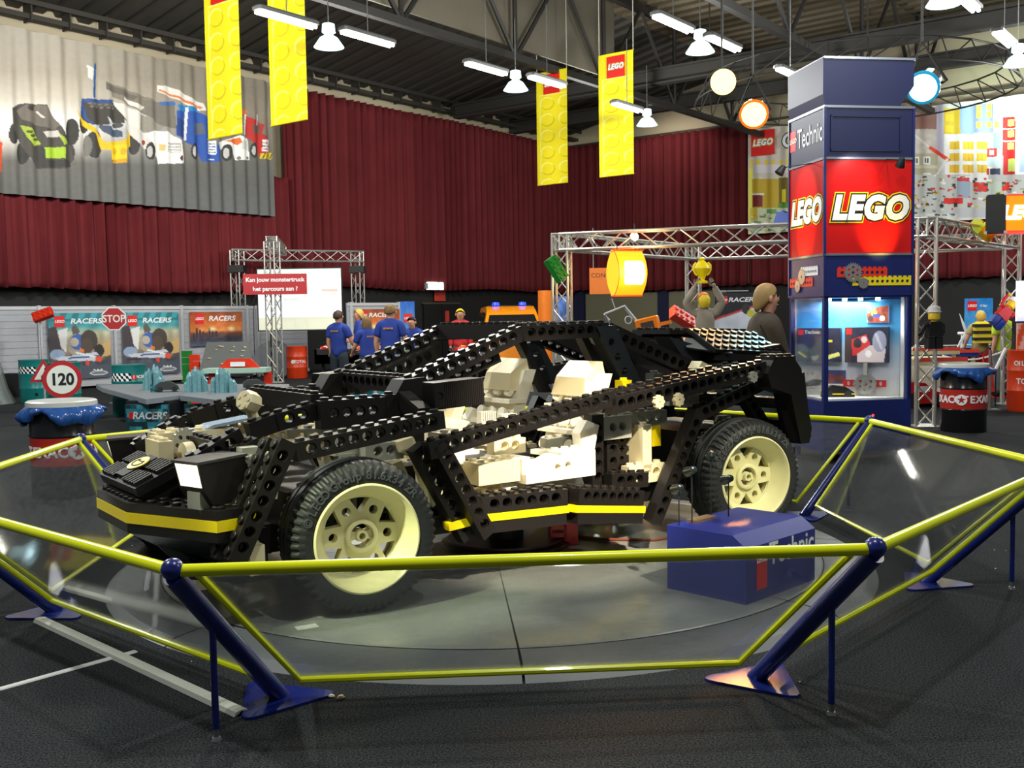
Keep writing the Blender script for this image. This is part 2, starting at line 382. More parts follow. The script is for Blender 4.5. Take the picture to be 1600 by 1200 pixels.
# cable tray and rail along the head of the left wall
mb = MB(); mb.box(0, -0.45, 0, 40, -0.15, 0.12, 0, frame(lw(40, 9.0), lw(0, 9.0))); mb.box(0, -.62, 0.3, 40, -.56, 0.42, 0, frame(lw(40, 9.0), lw(0, 9.0)))
for k in range(40): mb.box(k, -0.5, -0.05, k + .04, -0.12, 0.5, 0, frame(lw(40, 9.0), lw(0, 9.0)))
struct(mb.build('trim_3', mat('cable_tray', (52, 48, 42), 0.6), smooth=0))
struct(MB().box(0, -0.12, 0, 40, -0.04, 0.10, 0, frame(lw(40, 8.72), lw(0, 8.72))).build('trim_4', mat('rail_pale', (170, 160, 136), 0.6), smooth=0))
struct(MB().box(0, -0.3, 0, 34, -0.22, 0.07, 0, frame(rw(0, 8.75), rw(34, 8.75))).build('trim_5', mat('rail_dark', (60, 56, 50), 0.5), smooth=0))
# roof trusses parallel with the left wall, over each lamp row, and cross beams
TR = mat('truss_paint', (44, 42, 40), 0.6)
def roof_truss(name, p0, L, z0, z1, nodes, panel=None):
    mb = MB(); M = frame((p0.x, p0.y, 0), (p0.x + ROW.x, p0.y + ROW.y, 0))
    mb.box(0, -.09, z0 - .09, L, .09, z0 + .09, 0, M); mb.box(0, -.11, z1 - .1, L, .11, z1 + .1, 0, M)
    k = 0
    step = nodes
    for i in range(int(L / step)):
        a = i * step; mid = a + step / 2
        for (x0, zz0, x1, zz1) in ((a, z1, mid, z0), (mid, z0, a + step, z1), (mid, z0, mid, z1)):
            mb.rod(M @ Vector((x0, 0, zz0)), M @ Vector((x1, 0, zz1)), .06, 6)
    o = struct(mb.build(name, TR)); return o
tp = Vector((-7.6, 16.5, 0)); roof_truss('roof_truss_1', tp - ROW * 6, 34, 8.15, 10.75, 4.2)
struct(MB().box(8, .2, 8.5, 24, .26, 10.7, 0, frame(tp - ROW * 6, tp - ROW * 5)).build('trim_6', mat('fascia_panel', (108, 102, 88), 0.7), smooth=0))
tp2 = Vector((2.6, 20.0, 0)); roof_truss('roof_truss_2', tp2 - ROW * 6, 26, 8.25, 11.1, 5.2)
tp3 = Vector((8.6, 15.5, 0)); roof_truss('roof_truss_3', tp3 - ROW * 4, 26, 8.6, 11.1, 6.0)
for i, (u, v, d) in enumerate(((1215, 100, 30.0), (1000, 178, 38.0))):
    p = at(u, v, d); q0 = p - ACR * 12; q1 = p + ACR * 18
    mb = MB(); M = frame(q0, q1); mb.box(0, -.16, -.03, 30, .16, .03, 0, M); mb.box(0, -.03, 0, 30, .03, .42, 0, M); mb.box(0, -.16, .40, 30, .16, .46, 0, M)
    struct(mb.build('roof_beam_%d' % (i + 1), TR, smooth=0))

# curtains: folded cloth in separate hangings
def curtain_mat():
    m = mat('curtain_velvet', (102, 34, 38), 0.85, var=0.25, scale=1.2, spec=0.2); return m
def curtain(name, label, pf, rz, L, z0, z1, seed, fold=0.33, amp=0.10, group=None):
    rg = random.Random(seed); nx = int(L / 0.045); xs = [L * i / nx for i in range(nx + 1)]
    ph = [rg.uniform(0, 6.28) for _ in range(4)]; vs = []
    zs = (0, .06, .5, .94, 1)
    for j, fz in enumerate(zs):
        for x in xs:
            w = x + 0.10 * math.sin(x * 1.7 + ph[0]) + 0.06 * math.sin(x * 4.1 + ph[1])
            y = amp * (math.sin(2 * PI * w / fold) * (0.7 + 0.3 * math.sin(x * 0.9 + ph[2])) + 0.35 * math.sin(2 * PI * w / fold * 2.0 + ph[3] + fz))
            y += 0.05 * math.sin(x * .6 + ph[1])
            z = z0 + (z1 - z0) * fz + (0.05 * math.sin(x * .8 + ph[0]) + .02 * math.sin(2 * PI * w / fold) if j == 0 else 0)
            vs.append((x, y, z))
    n = len(xs); fs = [(j * n + i, j * n + i + 1, (j + 1) * n + i + 1, (j + 1) * n + i) for j in range(len(zs) - 1) for i in range(n - 1)]
    mb = MB(); mb.add(vs, fs, 0, T(pf.x, pf.y, 0) @ R(rz)); o = mb.build(name, curtain_mat(), smooth=1.2)
    sd = o.modifiers.new('cloth_thickness', 'SOLIDIFY'); sd.thickness = 0.012
    return tag(o, label, 'curtain')
tA = lw_t(440); t0 = lw_t(-40)
curtain('stage_curtain', 'dark red curtain hanging below the wide truck banner on the left', lw(t0, 0, .55), RZL, t0 - tA, 2.45, 5.9, 1, 0.40, 0.14)
curtain('stage_curtain', 'long tall dark red curtain between the truck banner and the corner of the hall', lw(tA, 0, .38), RZL, tA - .5, 2.62, 8.72, 2, 0.36, 0.15)
tB = rw_t(1176)
curtain('stage_curtain', 'dark red curtain from the hall corner to the bright city banner', rw(.33, 0, .38), RZR, tB - .38, 2.62, 8.72, 3, 0.36, 0.14)
curtain('stage_curtain', 'dark red curtain hanging below and behind the bright city banner', rw(tB, 0, .36), RZR, rw_t(1640) - tB, 2.62, 8.4, 4, 0.5, 0.10)

# ceiling lamps: strips and bell lamps in rows
LW_ = mat('lamp_white', (255, 252, 240), 0.4, emit=(255, 250, 236), emit_s=14)
LB_ = mat('bell_glow', (220, 240, 245), 0.4, emit=(214, 240, 250), emit_s=9)
LD_ = mat('lamp_housing', (90, 92, 92), 0.5)
def strip_lamp(p, label, L=1.25, rz=RZL):
    t = thing('strip_lamp', label, 'lamp', p, rz, 'strip lamps under the roof')
    MB().rbox(-L / 2, -.11, .05, L / 2, .11, .13, .03).build('housing', LD_, t)
    mb = MB()
    for y in (-.045, .045): mb.rod((-L / 2 + .04, y, .02), (L / 2 - .04, y, .02), .03, 10)
    mb.build('lamp_tube', LW_, t)
    MB().rod((0, 0, .12), (0, 0, 1.6), .008, 5).build('hanger', LD_, t)
def bell_lamp(p, label):
    t = thing('bell_lamp', label, 'lamp', p, 0, 'bell lamps under the roof')
    MB().lathe([(.05, .42), (.11, .40), (.12, .26), (.06, .22), (.16, .16), (.27, .0), (.262, .0), (.15, .15), (.03, .2)], 20, cap0=False, cap1=False).build('lamp_shade', mat('shade_glass', (200, 226, 226), 0.2, emit=(200, 240, 246), emit_s=1.3), t)
    MB().lathe([(.02, .2), (.10, .15), (.13, .06), (.08, .0), (.0, -.02)], 14, cap0=False, cap1=False).build('bulb', LB_, t)
    MB().rod((0, 0, .4), (0, 0, 1.5), .01, 5).build('hanger', LD_, t)
LH = 6.4
def lamp_at(u, v):   # point at lamp height seen at this photo measure
    return ground(u, v, LH)
for (u, v, s) in ((448, 33, 'strip lamp by the second yellow banner from the outer end'), (575, 63, 'strip lamp just behind the bell lamp nearest the truck banner'),
                  (760, 110, 'strip lamp in front of the bell lamp at the middle of the long curtain'), (855, 130, 'strip lamp meeting the edge of the third yellow banner'),
                  (980, 170, 'strip lamp meeting the lower half of the fourth yellow banner'), (1052, 40, 'strip lamp before the bell lamp above the yellow glowing spot'),
                  (1130, 71, 'strip lamp after the bell lamp above the yellow glowing spot'), (1235, 118, 'short strip lamp beside the top of the blue display tower'),
                  (1510, 6, 'strip lamp beside the topmost bell lamp over the tower'), (1569, 64, 'strip lamp over the bright city banner')):
    strip_lamp(lamp_at(u, v), s)
for (u, v, s) in ((514, 74, 'bell lamp nearest the truck banner'), (806, 141, 'bell lamp over the middle of the long red curtain'), (1011, 196, 'bell lamp beyond the fourth yellow banner'),
                  (1094, 82, 'bell lamp above the yellow glowing spot'), (1474, 8, 'bell lamp cut by the upper edge of the picture'), (1590, 102, 'bell lamp over the bright city banner')):
    bell_lamp(lamp_at(u, v), s)

# ================================================================== floor ring: barrier, turntable
RC = Vector((-.138, 6.85, 0)); RYAW = 0.064; RB, RT, RH, RS = 2.711, 3.371, 0.711, 3.147
def ring(i, r, z): a = RYAW + math.radians(-112.5 + 45 * i); return RC + Vector((r * math.cos(a), r * math.sin(a), z))
post_labels = ['blue slanted barrier post at the front, on the side of the near wheel', 'blue slanted barrier post in front of the blue control box', 'blue slanted barrier post at the right, its base plate on open carpet',
               'blue slanted barrier post before the glass display tower', 'blue slanted barrier post hidden behind the rear of the black car', 'blue slanted barrier post behind the middle of the black car',
               'blue slanted barrier post beside the bin with the blue bag', 'blue slanted barrier post at the far left with its plate by the white strips']
for i in range(8):
    a = RYAW + math.radians(-112.5 + 45 * i); b = ring(i, RB, 0)
    t = thing('barrier_post', post_labels[i], 'barrier post', b, a, 'posts of the eight-sided barrier')
    # local x points outwards
    MB().rod((-.03, 0, .0), (RT - RB, 0, RH - .02), .038, 20).build('pole', BLUEM, t)
    MB().lathe([(.001, -.042), (.018, -.038), (.032, -.026), (.041, -.008), (.042, .004), (.036, .022), (.022, .036), (.001, .042)], 20, 0, T(RT - RB, 0, RH + .005)).build('ball_cap', BLUEM, t)
    c = []
    for k in range(3):
        g = 2 * PI * k / 3; p = Vector((.235 * math.cos(g), .235 * math.sin(g)))
        for e in (-1, 0, 1): c.append((p.x * .86 + .035 * math.cos(g + e * .9), p.y * .86 + .035 * math.sin(g + e * .9)))
    MB().prism(c, 0.0, .012).build('base_plate', BLUEM, t)
    x = RS - RB; MB().rod((x, 0, .045), (x, 0, RH * x / (RT - RB) - .02), .0135, 12).build('support_leg', BLUEM, t)
    mb = MB(); mb.M = T(x, 0, 0); mb.cyl(.011, .012, .05, 8).cyl(.02, 0, .012, 10, r2=.016).build('levelling_foot', STEEL, t)
PANE = pane_mat('scratched_acrylic', haze=0.07)
pan_labels = ['clear barrier panel with yellow frame at the very front', 'clear yellow framed barrier panel at the front right', 'clear yellow framed barrier panel at the far right',
              'clear yellow framed barrier panel between the car tail and the display tower', 'clear yellow framed barrier panel hidden behind the car', 'clear yellow framed barrier panel behind the car front, beside the far headlight',
              'clear yellow framed barrier panel in front of the bin with the blue bag', 'clear yellow framed barrier panel at the front left over the white strips']
for i in range(8):
    j = (i + 1) % 8; A, B = ring(i, RT, RH), ring(j, RT, RH); C_, D_ = ring(i, RB, .05), ring(j, RB, .05)
    def on(s, h): # bilinear over the sloped panel, h 0 bottom .. 1 top
        lo = C_.lerp(D_, s); hi = A.lerp(B, s); return lo.lerp(hi, h)
    t = thing('barrier_section', pan_labels[i], 'barrier panel', (A + B) / 2 * 1.0, 0, 'panels of the eight-sided barrier'); o0 = t.location.copy(); o0 = Vector(((A + B) / 2))
    sh = T(*(-o0))
    mb = MB(); mb.M = sh; mb.rod(on(.012, 1.0), on(.988, 1.0), .0235, 16); mb.build('top_rail', YELM, t)
    e0, e1 = .045, .955
    mb = MB(); mb.M = sh; mb.tube([on(e0 - .015, .97), on(e0 + .012, .07), on(e1 - .012, .07), on(e1 + .015, .97)], .0145, 8); mb.build('frame', YELM, t)
    n = (B - A).cross(C_ - A).normalized() * .003
    q = [on(e0 - .01, .95), on(e0 + .014, .08), on(e1 - .014, .08), on(e1 + .01, .95)]
    mb = MB(); mb.M = sh; mb.add([tuple(p - n) for p in q] + [tuple(p + n) for p in q], [(0, 1, 2, 3), (7, 6, 5, 4), (0, 4, 5, 1), (1, 5, 6, 2), (2, 6, 7, 3), (3, 7, 4, 0)]); mb.build('pane', PANE, t, 0)

# turntable platform
PH = 0.06
def plat_mat():
    m = mat('platform_grey', (142, 146, 140), 0.2, var=0.25, scale=1.3, spec=0.6); return m
t = thing('round_platform', 'low round grey platform with sloping rim that carries the black car', 'platform', (RC.x, RC.y, 0))
seg = 8; gap = .006
off = math.radians(-86)
for k in range(seg):
    a0 = off + 2 * PI * k / seg; a1 = off + 2 * PI * (k + 1) / seg; n = 14
    A = [a0 + (a1 - a0) * i / n for i in range(n + 1)]
    def arc(r, z, g): return [(r * math.cos(a) - g * math.sin(a0) * -1 * (1 - i / n) * 0, r * math.sin(a), z) for i, a in enumerate(A)]
    ga = gap / 2.2
    A = [a0 + ga + (a1 - a0 - 2 * ga) * i / n for i in range(n + 1)]
    r0, r1, r2 = .46, 2.10, 2.43
    vs = []
    for (r, z) in ((r0, 0), (r0, PH), (r1, PH), (r1 + .012, PH - .004)): vs += [(r * math.cos(a), r * math.sin(a), z) for a in A]
    N_ = n + 1
    fs = [(j * N_ + i + 1, j * N_ + i, (j + 1) * N_ + i, (j + 1) * N_ + i + 1) for j in range(3) for i in range(n)]
    mb = MB(); mb.add(vs, fs); mb.add([vs[i] for i in (0, N_, 2 * N_)] + [(vs[2 * N_][0], vs[2 * N_][1], 0)], [(0, 1, 2, 3)]); mb.add([vs[n], vs[N_ + n], vs[2 * N_ + n], (vs[2 * N_ + n][0], vs[2 * N_ + n][1], 0)], [(3, 2, 1, 0)])
    mb.build('deck_segment', plat_mat(), t, 0.3)
    vs = []
    for (r, z) in ((r1 + .02, PH - .006), (r1 + .05, PH - .003), (r2 - .06, .034), (r2, 0.0)): vs += [(r * math.cos(a), r * math.sin(a), z) for a in A]
    MB().add(vs, fs).build('rim_segment', mat('platform_rim', (98, 102, 104), 0.45, var=0.2, scale=2.0), t, 0.3)
MB().cyl(.455, 0, PH + .002, 48).build('centre_plate', mat('centre_steel', (70, 66, 62), 0.3), t)
# pivot stand under the car
t = thing("pivot_stand", 'round dark turning disc under the middle of the car', 'stand', (RC.x + .08, RC.y + .15, PH))
MB().lathe([(.44, 0), (.44, .02), (.40, .03), (.40, .045)], 48).build('disc', mat('stand_brown', (70, 50, 46), 0.35), t)
MB().cyl(.12, .045, .25, 20).build('column', DARK, t)

# things on the floor by the ring
def channel(name, label, p, q, w, h, m):
    L = (q - p).length; pf = [(-w / 2, 0), (-w / 2 * .75, h * .8), (0, h), (w / 2 * .75, h * .8), (w / 2, 0), (w / 2 * .8, 0), (0, h * .8), (-w / 2 * .8, 0)]
    vs = []; M = frame(p, q)
    for x in (0, L): vs += [(x, y, z) for y, z in pf]
    n = len(pf); fs = [(i, (i + 1) % n, n + (i + 1) % n, n + i) for i in range(n)] + [(7, 6, 1, 0), (6, 2, 1), (6, 5, 4, 3), (6, 3, 2), (15, 8, 9, 14), (14, 9, 10), (14, 11, 12, 13), (14, 10, 11)]
    o = MB().add(vs, fs, 0, M).build(name, m, smooth=.5); return tag(o, label, 'cable cover')
PV = mat('pale_pvc', (206, 208, 196), 0.4)
channel('cable_cover', 'wide pale plastic cable cover strip lying on the carpet at the left', ground(62, 970) + Vector((0, 0, .0)), ground(378, 1117), .07, .022, PV)
channel('cable_cover', 'thin white flat cable strip running in from the left edge', ground(-40, 1088), ground(212, 1018), .04, .006, mat('white_pvc', (222, 224, 222), 0.4))
channel('cable_cover', 'short pale cable cover strip inside the barrier near the car front', ground(102, 920), ground(330, 985), .06, .02, PV)
pts = [ground(236, 990, .012), ground(233, 960, .012), ground(228, 930, .03), ground(232, 900, .09), ground(243, 868, .15)]
tag(MB().tube(pts, .018, 10).build('cable_duct', mat('clear_duct', (190, 194, 198), 0.35)), 'pale bendy cable duct rising from the carpet to the car front', 'cable duct')
for (u, v, r, lab) in ((518, 1090, .014, 'smaller pale pebble beside the front base plate'), (533, 1092, .016, 'larger pale pebble off the tip of the front base plate')):
    p = ground(u, v); o = MB().lathe([(.001, 0), (r * .8, .002), (r, r * .5), (r * .7, r * .95), (.001, r * 1.1)], 10).build('pebble', mat('pebble_stone', (190, 176, 140), 0.7)); o.location = p; o.rotation_euler = (0.1, 0, u); tag(o, lab, 'pebble')
tag(MB().box(-.05, -.03, 0, .06, .035, .001, 0, T(*ground(478, 980, PH + .001)) @ R(.5)).build('paper_scrap', mat('paper', (214, 216, 216), 0.6), smooth=0), 'white paper scrap on the platform below the near wheel', 'paper')
rg = random.Random(8)
crumbs = MB()
for k in range(60):
    x, y = rg.uniform(-3.4, 3.6), rg.uniform(2.8, 7.5); s = rg.uniform(.002, .006)
    if math.hypot(x - RC.x, y - RC.y) > 2.46: crumbs.lathe([(.0005, 0), (s, .001), (s * .6, s)], 5, 0, T(x, y, 0))
tag(crumbs.build('carpet_crumbs', mat('crumb', (210, 206, 190), 0.7)), 'tiny pale crumbs scattered over the dark carpet', 'crumbs', kind='stuff')

# ================================================================== the toy-brick sports car (1 stud = 8 cm)
P = 0.08; BH = 0.096; PL = 0.032
CAR_RZ = math.radians(36)
car = thing('toy_brick_sports_car', 'giant black sports car of studded toy bricks with cream wheels on the round platform', 'model car', (-.14, 6.90, PH), CAR_RZ)
def circ(x, y, r, n=14, a0=0.0): return [(x + r * math.cos(a0 + 2 * PI * i / n), y + r * math.sin(a0 + 2 * PI * i / n)) for i in range(n)]
def stud(mb, x, y, z, M, mi=0, r=.0245, h=.0175, n=14):
    vs = [(x + r * math.cos(2 * PI * i / n), y + r * math.sin(2 * PI * i / n), z) for i in range(n)] + [(x + r * math.cos(2 * PI * i / n), y + r * math.sin(2 * PI * i / n), z + h * .85) for i in range(n)] \
        + [(x + r * .9 * math.cos(2 * PI * i / n), y + r * .9 * math.sin(2 * PI * i / n), z + h) for i in range(n)]
    fs = [(i, (i + 1) % n, n + (i + 1) % n, n + i) for i in range(n)] + [(n + i, n + (i + 1) % n, 2 * n + (i + 1) % n, 2 * n + i) for i in range(n)] + [tuple(range(2 * n, 3 * n))]
    mb.add(vs, fs, mi, M)
def hole_cell(mb, x, zc, hw, y0, y1, M, mi=0, n=16):
    """one square side cell of a beam with a counterbored through hole (both sides and the bore)"""
    R1, R2 = .031, .0245; dep = .010
    ang = [2 * PI * i / n for i in range(n)]
    sq = []
    for a in ang:
        k = hw / max(abs(math.cos(a)), abs(math.sin(a))); sq.append((k * math.cos(a), k * math.sin(a)))
    vs = []
    for (y, dy) in ((y0, dep), (y1, -dep)):
        vs += [(x + p, y, zc + q) for p, q in sq]; vs += [(x + R1 * math.cos(a), y, zc + R1 * math.sin(a)) for a in ang]
        vs += [(x + R1 * math.cos(a), y + dy, zc + R1 * math.sin(a)) for a in ang]; vs += [(x + R2 * math.cos(a), y + dy, zc + R2 * math.sin(a)) for a in ang]
    fs = []
    for s in (0, 1):
        b = s * 4 * n
        for j in range(3):
            for i in range(n):
                f = (b + j * n + i, b + j * n + (i + 1) % n, b + (j + 1) * n + (i + 1) % n, b + (j + 1) * n + i); fs.append(f if s == 0 else f[::-1])
    for i in range(n): fs.append((3 * n + i, 3 * n + (i + 1) % n, 7 * n + (i + 1) % n, 7 * n + i))
    mb.add(vs, fs, mi, M)
def brick(mb, nx, ny, h, M, studs=True, holes=False, mi=0, skip=()):
    """nx x ny studs, h high, local x from 0, y centred, z from 0; holes go through y"""
    L = nx * P; w = ny * P / 2 - .0008; x0, x1 = .0008, L - .0008
    if not holes: mb.box(x0, -w, 0, x1, w, h, mi, M)
    else:
        mb.add([(x0, -w, 0), (x1, -w, 0), (x1, w, 0), (x0, w, 0), (x0, -w, h), (x1, -w, h), (x1, w, h), (x0, w, h)], [(0, 3, 2, 1), (4, 5, 6, 7), (1, 2, 6, 5), (3, 0, 4, 7)], mi, M)
        zc = h * .54; hw = .036
        for y, fl in ((-w, 0), (w, 1)):
            def q(a, b, c, d):
                v = [(a, y, c), (b, y, c), (b, y, d), (a, y, d)]; mb.add(v, [(0, 1, 2, 3) if not fl else (3, 2, 1, 0)], mi, M)
            q(x0, x1, 0, zc - hw); q(x0, x1, zc + hw, h)
            e = x0
            for k in range(1, nx):
                q(e, k * P - hw, zc - hw, zc + hw); e = k * P + hw
            q(e, x1, zc - hw, zc + hw)
        for k in range(1, nx): hole_cell(mb, k * P, zc, hw, -w, w, M, mi)
    if studs:
        for i in range(nx):
            for j in range(ny):
                if (i, j) not in skip: stud(mb, (i + .5) * P, (j + .5 - ny / 2) * P, h, M, mi)
def beam(p0, p1, up=(0, 0, 1), name='beam', m=BLACK, studs=True, holes=True, h=BH, ny=1, parent=None, n=None):
    """a beam whose BOTTOM line runs from p0 to p1 (rounded to whole studs, centred)"""
    p0, p1 = Vector(p0), Vector(p1); L = (p1 - p0).length; n = n or max(1, round(L / P)); d = (p1 - p0).normalized()
    s = p0 + d * (L - n * P) / 2; mb = MB(); brick(mb, n, ny, h, frame(s, s + d, up), studs, holes); return mb.build(name, m, parent or car)
def sprism(poly, v0, v1, name, m, parent=None, holes=()):
    """side outline (u, w) given thickness from v0 to v1"""
    M = Matrix(((1, 0, 0, 0), (0, 0, -1, 0), (0, 1, 0, 0), (0, 0, 0, 1)))   # (x,y,z) -> (x,-z,y)
    mb = MB()
    if holes: mb.holed(poly, holes, -max(v0, v1), -min(v0, v1), 0, M)
    else: mb.prism(poly, -max(v0, v1), -min(v0, v1), 0, M)
    return mb.build(name, m, parent or car)
def cbox(name, m, u0, v0, w0, u1, v1, w1, parent=None, M=None): return MB().box(min(u0, u1), min(v0, v1), w0, max(u0, u1), max(v0, v1), w1, 0, M).build(name, m, parent or car, 0)
def cbrick(name, m, u, v, w, nx, ny, h=BH, rz=0.0, holes=False, studs=True, parent=None):
    mb = MB(); brick(mb, nx, ny, h, T(u, v, w) @ R(rz), studs, holes); return mb.build(name, m, parent or car)
def gear(name, m, M, r=.08, teeth=16, th=.04, parent=None, bore=True):
    out = []
    for i in range(teeth):
        a = 2 * PI * i / teeth; s = 2 * PI / teeth
        for (f, rr) in ((-.32, r * .86), (-.16, r), (.16, r), (.32, r * .86)): out.append((rr * math.cos(a + f * s), rr * math.sin(a + f * s)))
    hs = [[(x * r * .17 / .05, y * r * .17 / .05) for x, y in ((.05, .018), (.018, .018), (.018, .05), (-.018, .05), (-.018, .018), (-.05, .018), (-.05, -.018), (-.018, -.018), (-.018, -.05), (.018, -.05), (.018, -.018), (.05, -.018))]] if bore else []
    if r > .09: hs += [circ(r * .52 * math.cos(PI / 3 * k + .5), r * .52 * math.sin(PI / 3 * k + .5), r * .14, 10) for k in range(6)]
    return MB().holed(out, hs, -th / 2, th / 2, 0, M).build(name, m, parent or car)

# ---- wheels: tyre with shoulder lugs and grooves, dished rim with holes
TYRE = mat('tyre_rubber', (30, 32, 33), 0.55, var=0.12, scale=5); LETTER = mat('tyre_lettering', (74, 78, 80), 0.5)
RIM = mat('rim_cream', (226, 220, 168), 0.35)
def wheel(u, v, s, steer, n=224):
    """s = -1 for the side of the car facing the viewer"""
    w = bpy.data.objects.new('wheel', None); COL.objects.link(w); w.parent = car; w.location = (u, v, .405)
    w.rotation_euler = (0, 0, steer)
    A = R(PI / 2 if s < 0 else -PI / 2, 'X')      # local z of the lathe -> outwards (towards -y for the near side)
    H = .165
    prof = [(.285, -H), (.33, -H), (.372, -H + .012), (.396, -H + .04), (.402, -H + .085), (.405, -.075), (.390, -.07), (.390, -.06), (.406, -.055), (.407, -.012), (.391, -.008), (.391, .008), (.407, .012), (.406, .055), (.390, .06), (.390, .07), (.405, .075),
            (.402, H - .085), (.396, H - .04), (.372, H - .012), (.335, H + .002), (.300, H - .002), (.288, H - .012), (.283, H - .04)]
    lug = {2, 3, 18, 19}
    def mod(j, i, r): return r - (.013 if j in lug and (i % 4) in (2, 3) else 0) - (.006 if j in (5, 16) and (i % 4) in (2, 3) else 0)
    ty = MB(); ty.lathe(prof, n, 0, A, False, False, mod); ty = ty.build('tyre', TYRE, w, 0.5)
    word = '© LEGO Group 81.6x34 ZR'; a = math.radians(160); parts = MB(); step = math.radians(6.1)
    lt = []
    for ch in word:
        if ch != ' ':
            o = txt(ch, .060, LETTER, None, A @ R(a - PI / 2) @ T(0, .333, H + .0005), 'tyre_lettering', 0.001, 0, .004)
            me = o.data; parts.add([tuple(q.co) for q in me.vertices], [tuple(p.vertices) for p in me.polygons]); bpy.data.objects.remove(o); bpy.data.meshes.remove(me)
        a -= step * (.6 if ch in '.1 ' else 1.0)
    parts.build('tyre_lettering', LETTER, w, 0)
    # rim
    mb = MB(); mb.lathe([(.288, H - .03), (.290, H - .002), (.280, H + .004), (.270, H - .006), (.262, H - .03), (.205, H - .125), (.200, H - .13)], 72, 0, A, False, False)
    z1 = H - .118; holes = []
    for k in range(6):
        a0 = PI / 3 * k + PI / 6 - .0
        b = PI / 3 * k
        holes.append(circ(.150 * math.cos(b), .150 * math.sin(b), .0245, 14))
        holes.append([(.118 * math.cos(a0), .118 * math.sin(a0)), (.203 * math.cos(a0 - .28), .203 * math.sin(a0 - .28)), (.208 * math.cos(a0), .208 * math.sin(a0)), (.203 * math.cos(a0 + .28), .203 * math.sin(a0 + .28))])
    for q in (0, 1):   # two kidney slots about the axle
        b = [( .062 * math.cos(t), .062 * math.sin(t)) for t in np.linspace(.45 + PI * q, PI - .45 + PI * q, 9)] + [(.034 * math.cos(t), .034 * math.sin(t)) for t in np.linspace(PI - .6 + PI * q, .6 + PI * q, 7)]
        holes.append(b)
    holes.append(circ(0, 0, .017, 10))
    mb.holed(circ(0, 0, .215, 60), holes, z1 - .06, z1, 0, A)
    mb.lathe([(.088, z1), (.088, z1 + .022), (.080, z1 + .026), (.066, z1 + .026), (.066, z1)], 36, 0, A, False, False)
    mb.lathe([(.030, z1 - .05), (.030, z1 + .03), (.018, z1 + .03), (.018, z1 - .05)], 20, 0, A, False, False)
    mb.lathe([(.27, H - .05), (.24, -H + .02), (.27, -H), (.286, -H)], 60, 0, A, False, False)
    mb.build('rim', RIM, w, 0.5)
for (u, st) in ((-1.425, math.radians(-8)), (1.58, math.radians(-11))):
    for s in (-1, 1): wheel(u, s * .785, s, st)

